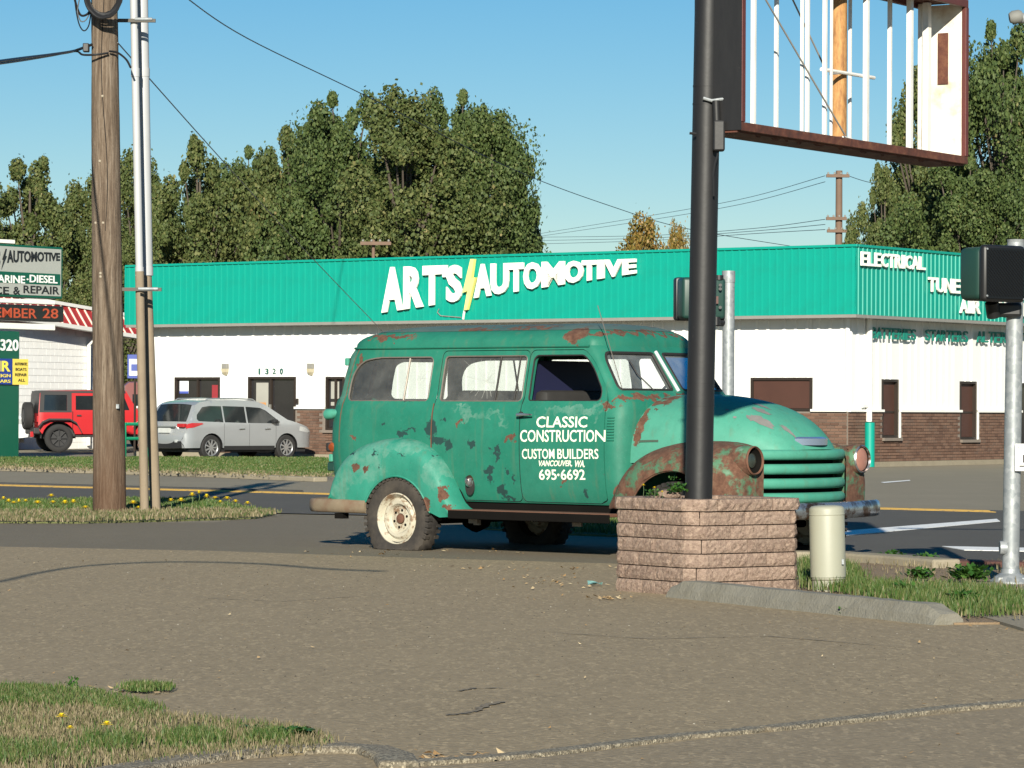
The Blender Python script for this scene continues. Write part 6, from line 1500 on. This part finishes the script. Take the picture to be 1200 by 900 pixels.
# wheels
def wheel(x, y, side, flat=.10, name='wheel', turn=0, squash=1):
    Rt = .375; wd = .175; prof = [(.205, -.06), (.225, -.075), (.29, -.088), (.335, -.085), (.362, -.07), (.374, -.045), (.376, 0), (.374, .045), (.362, .07), (.335, .085), (.29, .088), (.225, .075), (.205, .06)]
    n = 60; cz = Rt-flat; W = None; vs = []; fs = []; m = len(prof)
    for i, (r, a) in enumerate(prof):
        for k in range(n):
            th_ = 2*PI*k/n; rr = r
            if r > .36: rr += .010 if (k+(i % 2)) % 2 else -.004
            px_, pz = rr*math.sin(th_), rr*math.cos(th_)+cz; aa = a
            if pz < .12:
                f = (.12-pz)/.22; aa *= 1+.5*max(0, min(1, f)); px_ *= 1+.10*max(0, min(1, f))
            if pz < .004: pz = .004+.002*math.sin(k*3)
            vs.append((x+px_, y+aa, pz))
    for i in range(m):
        j = (i+1) % m
        for k in range(n): fs.append((i*n+k, i*n+(k+1) % n, j*n+(k+1) % n, j*n+k))
    W = MB().add(vs, fs).build(name, m_rubber, trk, True, angle=35); W['label'] = 'flat worn tyre on a chipped white steel wheel'
    # tread lugs
    mb = MB()
    for k in range(44):
        th_ = 2*PI*k/44
        if math.cos(th_) < -.5: continue
        for sd_ in (-1, 1):
            c_ = Vector((x+.368*math.sin(th_), y+sd_*.062, cz+.368*math.cos(th_))); Mk = Matrix.Translation(c_) @ Matrix.Rotation(th_, 4, 'Y'); mb.box(-.014, .014, -.028, .028, -.02, .016, Mk)
    q_ = mb.build('tread_lugs', m_rubber, W); q_['kind'] = 'stuff'
    Mw = Matrix.Translation((x, y, cz)) @ Matrix.Rotation(R(90)*(1 if side < 0 else -1), 4, 'X')
    rim = MB().lathe([(.229, .070), (.232, .082), (.222, .086), (.206, .066), (.196, .045), (.186, .035), (.176, .045), (.160, .058), (.135, .055), (.118, .030), (.108, .018), (.085, .022), (.048, .024), (.046, .012), (0, .010)], 48, Mw).build('rim', m_rim, W, True, angle=25)
    MB().lathe([(.044, .012), (.042, .036), (.03, .044), (0, .044)], 20, Mw).build('hub', m_rusty, rim, True)
    for k in range(6):
        a = 2*PI*k/6+.3; MB().lathe([(.0, .0265), (.0125, .0265), (.0125, .0235)], 10, Mw @ Matrix.Translation((.077*math.cos(a), .077*math.sin(a), 0))).build('wheel_nut', m_under, rim)
    return W
wheel(-.06, .09, -1); wheel(-.06, 2*YC-.09, 1); wheel(3.0, .12, -1); wheel(3.0, 2*YC-.12, 1)
# handles, lamps
h0 = shell(1.40, 1.205); HD = MB().tube([h0+Vector((0, -.0, 0)), h0+Vector((.0, -.05, 0)), h0+Vector((.05, -.055, .003)), h0+Vector((.16, -.05, .002))], .012, 8, radii=[.014, .016, .014, .007]).build('door_handle', m_chrome, ndoors[1], True)
MB().lathe([(0, 0), (.03, 0), (.028, .01), (0, .012)], 12, Matrix.Translation(h0) @ Matrix.Rotation(R(90), 4, 'X')).build('handle_plate', m_seal, HD, True)
h0 = shell(.81, .62); Mk = Matrix.Translation(h0) @ Matrix.Rotation(R(90), 4, 'X'); mb = MB(); mb.lathe([(0, .05), (.02, .048), (.036, .03), (.042, .0)], 18, Mk @ Matrix.Diagonal((1, 1.35, 1, 1))); mb.build('fuel_cap', m_chrome, ndoors[0], True)
MB().lathe([(0, .008), (.052, .006), (.054, .0)], 18, Matrix.Translation(h0-Vector((0, 0, .045))) @ Matrix.Rotation(R(90), 4, 'X') @ Matrix.Diagonal((1, 1.5, 1, 1))).build('fuel_door', m_seal, ndoors[0], True)
# tail lamp pod
q0 = shell(-.86, 1.20); mb = MB(); mb.lathe([(0, -.13), (.03, -.11), (.045, -.04), (.052, .03), (.045, .045), (0, .05)], 14, Matrix.Translation(q0+Vector((-.02, -.03, .0))) @ Matrix.Rotation(R(-95), 4, 'Y')); mb.build('tail_lamp', m_hood, near, True)
q0 = shell(-.80, .90); MB().lathe([(0, .03), (.035, .022), (.045, 0)], 14, Matrix.Translation(q0+Vector((-.0, -.0, 0))) @ Matrix.Rotation(R(110), 4, 'X')).build('marker_lamp', simple('amber_lens', (.30, .07, .02), .3), near, True)
mb = MB(); q1 = q0+Vector((-.04, .0, 0)); mb.box(q1.x-.035, q1.x+.015, q1.y-.02, q1.y+.03, q1.z-.04, q1.z+.04); mb.build('lamp_base', m_seal, near, bevel=.015)
q0 = shell(-.95, .72); MB().box(q0.x-.06, q0.x+.03, q0.y-.03, q0.y+.03, q0.z-.04, q0.z+.04).build('tow_hook', m_sigg, near, bevel=.012)
for k, z in enumerate((.80, 1.68)): q0 = shell(-.90, z); MB().box(q0.x-.035, q0.x+.01, q0.y-.02, q0.y+.02, q0.z-.035, q0.z+.035).build('hinge', m_hood, near, bevel=.01)
# vertical seams on the rear quarter
MB().tube([inset(shell, -.001)(-.62, z) for z in [.95+.085*i for i in range(11)]], .004, 5).build('body_seam', m_rusty, near, True)
MB().tube([inset(shell, -.001)(.372, z) for z in [.60+.1*i for i in range(8)]], .005, 5).build('body_seam', m_rusty, near, True)
# door lettering, brushed white paint: thin real letters on the door skin
t = NT('worn_white_sign_paint'); c = t.mix(t.th(t.noise(24, 6, .75), .60, .66), (.78, .76, .62), (.16, .36, .26)); t.base(c); t.set(.6); m_sp = t.m
def dtext(s, x0, x1, y0, y1, off=.03, slant=0, wob=0):
    # photo pixel box -> door surface
    def conv(px, py):
        k = (px-600)/F_PX; yy = .16; t_ = (k*(29.5+.766*yy)+.98-.643*yy)/(.766+.643*k); Z = 29.5-.643*t_+.766*yy
        return t_, CAM_H+(480+.005*(px-600)-py)*Z/F_PX
    def fm(u, v, e):
        t_, z = conv(x0+(x1-x0)*u+slant*v, y1+(y0-y1)*v)
        p = shell(t_+SH, z); return p+Vector((0, -.0015-.0015*e, 0))
    return text_obj(s, fm, m_sp, 'lettering', ndoors[1], off)
def dwords(words, y0, y1, off, **k):
    for s, x0, x1 in words: dtext(s, x0, x1, y0, y1, off, **k)
dwords([('CLASSIC', 629.5, 689)], 488, 501, .012)
dwords([('CONSTRUCTION', 611, 707)], 503.8, 517.8, .010)
dwords([('CUSTOM', 613, 651), ('BUILDERS', 654.5, 702.5)], 526, 537.8, .008)
dwords([('VANCOUVER,', 631, 671), ('WA.', 673.5, 686)], 539.5, 547.5, .02, slant=1.5)
dwords([('695', 632, 652.5), ('6692', 657.5, 686)], 550, 562.5, .014)
dtext('.', 653.5, 656, 555, 558, .01)
# faded lettering strip under driver window etc. is left to the paint

# ================================================================ PARKED VEHICLES
m_cgl = NT('car_glass_dark'); m_cgl.base(m_cgl.mix(m_cgl.noise(2.5, 4, .6), (.005, .006, .008), (.02, .025, .027))); m_cgl.set(.08, spec=.7); m_cgl = m_cgl.m
m_blkp = simple('black_plastic_trim', (.018, .018, .020), .6, 0, .2)
m_tyre = simple('tyre_rubber', (.022, .021, .021), .85, 0, .25, 8, .3, 60)
m_alloy = simple('alloy_wheel', (.55, .56, .57), .3, .7, .08)
m_tail = simple('red_tail_lamp', (.50, .025, .03), .25, 0, .15, 9)
m_clear = simple('clear_lamp', (.62, .64, .64), .15, .2, .1)
m_platew = simple('number_plate', (.62, .64, .62), .5)
def carpaint(name, c, rough=.28, metal=0.0):
    t = NT(name); t.base(t.mix(t.noise(1.5, 4), mul(c, .93), mul(c, 1.05))); t.set(rough, metal); t.b.inputs['Coat Weight'].default_value = .6; t.b.inputs['Coat Roughness'].default_value = .08; return t.m
def make_car(t0, W, upper, belt, k, arches, ra, zsill, windows, paint_m, wheel_r, wheel_mats, rr=.3, rf=.55, crown=.05, spokes=10, wd=.22, tw=0.0, glass_tags=('wind', 'rear'), both=True, roof_m=None, spoke_w=.03):
    L = max(p[0] for p in upper)
    def hw(x, z):
        h = W/2-max(0, z-belt)*k-max(0, .55-z)*.12
        if x < rr: h -= rr*.8*(1-math.sqrt(max(0, 1-((rr-x)/rr)**2)))
        if x > L-rf: h -= rf*.55*(1-math.sqrt(max(0, 1-((x-L+rf)/rf)**2)))
        return h
    def arch(cx, n=12): return [(cx+ra*math.cos(a), wheel_r*.98+ra*math.sin(a)) for a in [PI*i/n for i in range(n+1)]]
    low = []
    for cx in sorted(arches, reverse=True): low += [p for p in arch(cx) if p[1] > zsill]
    low = [(upper[-1][0], upper[-1][1])]+[(p[0], p[1]) for p in low]
    poly = [(p[0], p[1]) for p in upper]+low[1:]
    for sgn in (1, -1):
        f = lambda x, z, s=sgn: Vector((x, s*hw(x, z), z))
        S_ = patch(poly, windows, f, .12).build('side_panel', paint_m, t0, True, angle=60)
        for wn in windows:
            g = lambda x, z, s=sgn: Vector((x, s*(hw(x, z)-.012), z)); patch(wn, [], g, .2).build('window', m_cgl, t0, True)
        for cx in arches:    # dark wheel wells
            ys = sorted((sgn*(W/2-.28), sgn*(W/2-.04))); mb = MB(); ap = [(cx+(ra+.01)*math.cos(a), wheel_r*.98+(ra+.01)*math.sin(a)) for a in [PI*i/14 for i in range(15)]]
            mb.grid([[Vector((x, y, z)) for x, z in ap] for y in ys]); mb.add([Vector((x, ys[0] if sgn > 0 else ys[1], z)) for x, z in ap], [tuple(range(15))]); mb.build('wheel_arch', m_blkp, S_)
    # skin over the top, split by tag
    run = []; tag = upper[0][2]
    def skin(pts, tg):
        dn = []
        for a, b in zip(pts, pts[1:]):
            n = max(1, int(math.hypot(b[0]-a[0], b[1]-a[1])/.12))
            for i in range(n): dn.append((a[0]+(b[0]-a[0])*i/n, a[1]+(b[1]-a[1])*i/n))
        dn.append(pts[-1][:2]); rows = []
        for i, (x, z) in enumerate(dn):
            a = dn[max(i-1, 0)]; b = dn[min(i+1, len(dn)-1)]; d = Vector((b[0]-a[0], 0, b[1]-a[1])).normalized(); n_ = Vector((-d.z, 0, d.x)); h = hw(x, z)-(.0 if tg == 'body' else .0)
            rows.append([Vector((x, h*(-1+2*j/14), z))+n_*crown*(1-abs(-1+2*j/14)**2.5) for j in range(15)])
        if tg in ('body', 'top'): MB().grid(rows).build('body_skin', roof_m if tg == 'top' else paint_m, t0, True, angle=35)
        else:
            m = len(rows[0]); q = [r[1:m-1] for r in rows]
            MB().grid(q).build('windscreen' if tg == 'wind' else 'rear_window', m_cgl, t0, True)
            for s in (0, m-2): MB().grid([r[s:s+2] for r in rows]).build('pillar', paint_m, t0, True)
    cur = [upper[0]]; tag = upper[1][2]
    for p in upper[1:]:
        if p[2] != tag: skin(cur, tag); cur = [cur[-1]]; tag = p[2]
        cur.append(p)
    skin(cur, tag)
    MB().box(.25, L-.3, -W/2+.12, W/2-.12, zsill-.06, zsill+.05).build('underbody', m_blkp, t0)
    for cx in arches:
        for sgn in (1, -1):
            M_ = Matrix.Translation((cx, sgn*(W/2-.12+tw), wheel_r)) @ Matrix.Rotation(R(-90)*sgn, 4, 'X')
            T_ = MB().lathe([(wheel_r*.62, -.10), (wheel_r*.9, -.11), (wheel_r, -.08), (wheel_r, .08), (wheel_r*.9, .11), (wheel_r*.66, .105), (wheel_r*.62, .09), (wheel_r*.6, .02)], 32, M_).build('wheel', m_tyre, t0, True)
            MB().lathe([(wheel_r*.6, .04), (0, .04)], 24, M_).build('brake_disc', m_blkp, T_)
            mb = MB(); mb.lathe([(wheel_r*.66, .10), (wheel_r*.64, .112), (wheel_r*.60, .10), (wheel_r*.58, .05)], 32, M_); mb.lathe([(.07, .06), (.065, .095), (0, .10)], 14, M_)
            R_ = mb.build('rim', wheel_mats, T_, True)
            for q in range(spokes):
                a = 2*PI*q/spokes; Mq = M_ @ Matrix.Rotation(a, 4, 'Z'); MB().box(.04, wheel_r*.62, -spoke_w/2, spoke_w/2, .070, .098, Mq).build('spoke', wheel_mats, T_, bevel=.005)
    return hw
# silver people carrier nosed in to the shop
hz = R(45); sc = .82
q = P(249, 400, 79.6); fwdv = Vector((math.cos(hz), math.sin(hz), 0)); right = Vector((math.sin(hz), -math.cos(hz), 0))
ax = Vector((q.x, q.y, 0))-right*(.97*sc)-fwdv*(.98*sc)
suv = thing('parked_suv', 'silver crossover SUV parked nose in at the shop, roof rails on top', 'car', ax, hz); suv.scale = (sc, sc, sc)
m_silver = carpaint('silver_car_paint', (.29, .305, .32), .30, .30)
U = [(.02, .40, 'body'), (0, .62, 'body'), (.05, .82, 'body'), (.10, 1.08, 'body'), (.14, 1.16, 'rear'), (.40, 1.60, 'body')]
U = [(.06, .36, 'body'), (.0, .55, 'body'), (.03, .72, 'body'), (.12, .95, 'body'), (.16, 1.12, 'body'), (.44, 1.60, 'rear'), (.62, 1.70, 'body'), (1.2, 1.755, 'body'), (2.0, 1.765, 'body'), (2.8, 1.73, 'body'), (3.1, 1.65, 'body'), (3.92, 1.19, 'wind'), (4.3, 1.10, 'body'), (4.7, .98, 'body'), (4.92, .82, 'body'), (5.0, .6, 'body'), (4.96, .36, 'body')]
U = [(x, z, tg) for x, z, tg in U]
Wn = [[(.50, 1.14), (1.42, 1.11), (1.42, 1.58), (.98, 1.585), (.70, 1.55), (.46, 1.33), (.43, 1.2)], [(1.48, 1.11), (2.30, 1.09), (2.30, 1.57), (1.48, 1.585)], [(2.36, 1.09), (3.55, 1.08), (3.62, 1.12), (3.12, 1.46), (2.9, 1.54), (2.36, 1.57)]]
hw_ = make_car(suv, 1.94, U, 1.08, .26, [.98, 3.88], .43, .30, Wn, m_silver, .37, m_alloy, spokes=9, spoke_w=.045)
for sgn in (-1, 1):
    MB().tube([(.95, sgn*.70, 1.74), (1.05, sgn*.70, 1.80), (2.0, sgn*.71, 1.815), (2.75, sgn*.70, 1.79), (2.85, sgn*.70, 1.735)], .02, 8).build('roof_rail', m_alloy, suv, True)
    MB().grid([[Vector((x, sgn*(hw_(x, z)+.012), z)) for x in (1.45, 2, 2.6, 3.4)] for z in (.30, .42)]).build('sill_trim', m_blkp, suv)
    f = lambda x, z, s=sgn: Vector((x, s*(hw_(x, z)+.01), z)); patch([(.06, .93), (.30, .96), (.66, 1.06), (.60, 1.09), (.22, 1.09), (.10, 1.06)], [], f, .1).build('tail_lamp', m_tail, suv, True, fix=False)
    patch([(4.35, .86), (4.72, .80), (4.86, .84), (4.6, .96), (4.38, 1.0)], [], f, .1).build('headlight', m_clear, suv, True, fix=False)
    for x in (2.0, 3.0): MB().tube([f(x, .92)+Vector((0, sgn*.02, 0)), f(x+.2, .93)+Vector((0, sgn*.02, 0))], .02, 6).build('door_handle', m_alloy, suv, True)
    for x in (1.45, 2.42, 3.45): MB().tube([f(x, z)-Vector((0, sgn*.008, 0)) for z in (.42, .6, .8, 1.0, 1.08)], .005, 4).build('door_seam', m_blkp, suv)
    MB().box(3.25, 3.42, min(sgn*.96, sgn*1.12), max(sgn*.96, sgn*1.12), 1.08, 1.20).build('mirror', m_blkp if sgn < 0 else m_silver, suv, bevel=.03, smooth=True)
MB().grid([[Vector((x, y, z)) for y in (-.80, -.4, 0, .4, .80)] for x, z in ((-.02, .36), (-.035, .56))]).build('bumper_trim', m_blkp, suv)
MB().box(-.05, .05, -.24, .24, .80, .94).build('number_plate', m_platew, suv); MB().box(-.03, .12, -.45, .45, .96, 1.0).build('chrome_strip', m_alloy, suv)
for sgn in (1, -1): MB().box(.0, .14, min(sgn*.55, sgn*.86), max(sgn*.55, sgn*.86), .96, 1.07).build('tail_lamp', m_tail, suv, bevel=.02)
MB().box(-.045, -.0, -.62, -.50, .52, .60).build('reflector', m_clear, suv, bevel=.01)

# red off-roader
hz = R(17); sc = .95; Z_ = 92.9
q = P(70, 400, Z_); fwdv = Vector((math.cos(hz), math.sin(hz), 0)); right = Vector((math.sin(hz), -math.cos(hz), 0))
ax = Vector((q.x, q.y, 0))-right*(.93*sc)-fwdv*(.62*sc)
jp = thing('parked_offroader', 'bright red boxy off-roader with black hard top and rear spare wheel', 'car', ax, hz); jp.scale = (sc, sc, sc)
m_redp = carpaint('bright_red_car_paint', (.38, .008, .012), .35)
U = [(.06, .62, 'body'), (.02, .80, 'body'), (.02, 1.14, 'body'), (.06, 1.72, 'top'), (.12, 1.80, 'top'), (2.5, 1.84, 'top'), (2.62, 1.80, 'top'), (2.95, 1.24, 'wind'), (3.2, 1.20, 'body'), (4.05, 1.14, 'body'), (4.12, .95, 'body'), (4.12, .6, 'body')]
Wn = [[(.18, 1.22), (.86, 1.22), (.86, 1.68), (.20, 1.68)], [(1.12, 1.24), (1.78, 1.24), (1.78, 1.66), (1.12, 1.66)], [(1.90, 1.24), (2.72, 1.24), (2.55, 1.66), (1.90, 1.66)]]
make_car(jp, 1.70, U, 1.16, .06, [.62, 3.45], .50, .52, Wn, m_redp, .41, m_blkp, rr=.08, rf=.2, crown=.015, spokes=8, tw=.10, roof_m=simple('black_hard_top', (.015, .015, .017), .5, 0, .1))
m_ht = MATS['black_hard_top']
for sgn in (-1, 1):
    y = sgn*.862; 
    f = lambda x, z, s=sgn: Vector((x, s*(.858-max(0, z-1.16)*.06), z)); patch([(.04, 1.17), (1.0, 1.17), (1.0, 1.80), (.08, 1.80)], [[(.18, 1.22), (.86, 1.22), (.86, 1.68), (.20, 1.68)]], f, .2).build('hard_top_side', m_ht, jp, fix=False)
    patch([(1.0, 1.74), (2.62, 1.74), (2.58, 1.82), (1.0, 1.80)], [], f, .3).build('hard_top_edge', m_ht, jp, fix=False)
    for cx in (.62, 3.45):
        pts = [(cx-.62, .74), (cx-.50, .90), (cx-.30, .99), (cx+.30, .99), (cx+.50, .88), (cx+.66, .60)]
        mb = MB(); mb.grid([[Vector((x, sgn*yy, z)) for x, z in pts] for yy in (.84, 1.02)]); mb.grid([[Vector((x, sgn*1.02, z)) for x, z in pts], [Vector((x, sgn*1.02, z-.05)) for x, z in pts]]); mb.build('fender_flare', m_ht, jp, solid=.0)
    MB().tube([f(x_, z_) for x_, z_ in ((1.03, .62), (1.03, 1.2))], .01, 4).build('door_seam', m_blkp, jp); MB().tube([f(1.84, .6), f(1.84, 1.2)], .01, 4).build('door_seam', m_blkp, jp)
    for x in (1.15, 2.0): MB().box(x, x+.13, min(y, y+sgn*.03), max(y, y+sgn*.03), 1.06, 1.10).build('door_handle', m_blkp, jp)
    MB().box(1.1, 2.9, min(sgn*.8, sgn*.95), max(sgn*.8, sgn*.95), .44, .50).build('side_step', m_blkp, jp, bevel=.02)
    MB().box(-.02, .04, min(sgn*.66, sgn*.82), max(sgn*.66, sgn*.82), .88, 1.06).build('tail_lamp', m_tail, jp, bevel=.01)
M_ = Matrix.Translation((-.17, 0, 1.06)) @ Matrix.Rotation(R(90), 4, 'Y')
SW = MB().lathe([(.24, -.12), (.37, -.13), (.41, -.09), (.41, .09), (.37, .13), (.24, .12), (.22, .02), (0, .02)], 32, M_).build('spare_wheel', m_tyre, jp, True)
MB().lathe([(.23, -.10), (.20, -.13), (.06, -.13), (0, -.14)], 20, M_).build('spare_rim', m_blkp, SW, True)
MB().box(-.12, .10, -.80, .80, .52, .72).build('bumper', m_blkp, jp, bevel=.04); MB().box(-.2, -.1, -.74, -.66, .44, .60).build('tow_hook', m_tail, jp, bevel=.02)
# white car whose nose shows left of the off-roader
hz = R(3); q = P(37, 400, 97); W_ = 1.8
wc = thing('parked_car', 'white car with only its nose showing between the green sign post and the off-roader', 'car', (q.x-4.55, q.y, 0), hz)
U = [(.05, .4, 'body'), (0, .6, 'body'), (.06, 1.02, 'body'), (.5, 1.10, 'body'), (1.1, 1.45, 'rear'), (2.4, 1.48, 'body'), (3.2, 1.12, 'wind'), (4.2, 1.02, 'body'), (4.5, .85, 'body'), (4.55, .6, 'body'), (4.5, .38, 'body')]
Wn = [[(1.0, 1.1), (2.0, 1.1), (2.0, 1.4), (1.25, 1.38)], [(2.06, 1.1), (2.95, 1.1), (2.4, 1.4), (2.06, 1.4)]]
hw2 = make_car(wc, 1.8, U, 1.05, .3, [.85, 3.6], .38, .28, Wn, carpaint('white_car_paint', (.72, .73, .74)), .33, m_alloy, spokes=5)
for sgn in (1, -1): f = lambda x, z, s=sgn: Vector((x, s*(hw2(x, z)+.012), z)); patch([(4.1, .78), (4.46, .74), (4.42, .88), (4.15, .93)], [], f, .1).build('headlight', m_clear, wc, True, fix=False)
MB().box(4.50, 4.56, -.6, .6, .40, .58).build('grille', m_blkp, wc, bevel=.02)
# red van roof behind the off-roader
q = P(172, 400, 99.5)
rv = thing('parked_van', 'dull red van mostly hidden, its roof showing between utility pole and conduits', 'van', (P(142, 400, 99.5).x, q.y+.2, 0), R(8))
U = [(.05, .4, 'body'), (0, .7, 'body'), (.08, 1.9, 'body'), (.2, 2.0, 'body'), (2.9, 2.0, 'body'), (3.3, 1.85, 'body'), (3.9, 1.25, 'wind'), (4.6, 1.05, 'body'), (4.75, .7, 'body'), (4.7, .4, 'body')]
make_car(rv, 1.9, U, 1.2, .12, [.9, 3.8], .4, .3, [[(.3, 1.3), (1.5, 1.3), (1.5, 1.65), (.3, 1.65)], [(1.6, 1.3), (3.4, 1.3), (3.05, 1.65), (1.6, 1.65)]], carpaint('dull_red_paint', (.12, .012, .008), .6), .34, m_alloy, rr=.1, rf=.4, spokes=5)
# green pipe barrier between the pole and the shop
a = P(147, 400, 85); b = P(176, 400, 85.5)
br = thing('pipe_barrier', 'green painted two rail pipe barrier seen between the pole and the conduits', 'barrier', (a.x, a.y, 0))
for y in (497, 514): z = P(150, y, 85).z; MB().tube([(0, 0, z), (b.x-a.x, b.y-a.y, z)], .045, 10).build('rail', simple('green_pipe_paint', (.0, .26, .13), .45), br, True)
for x in (0, b.x-a.x): MB().tube([(x, 0, 0), (x, 0, P(150, 497, 85).z+.04)], .045, 10).build('post', MATS['green_pipe_paint'], br, True)
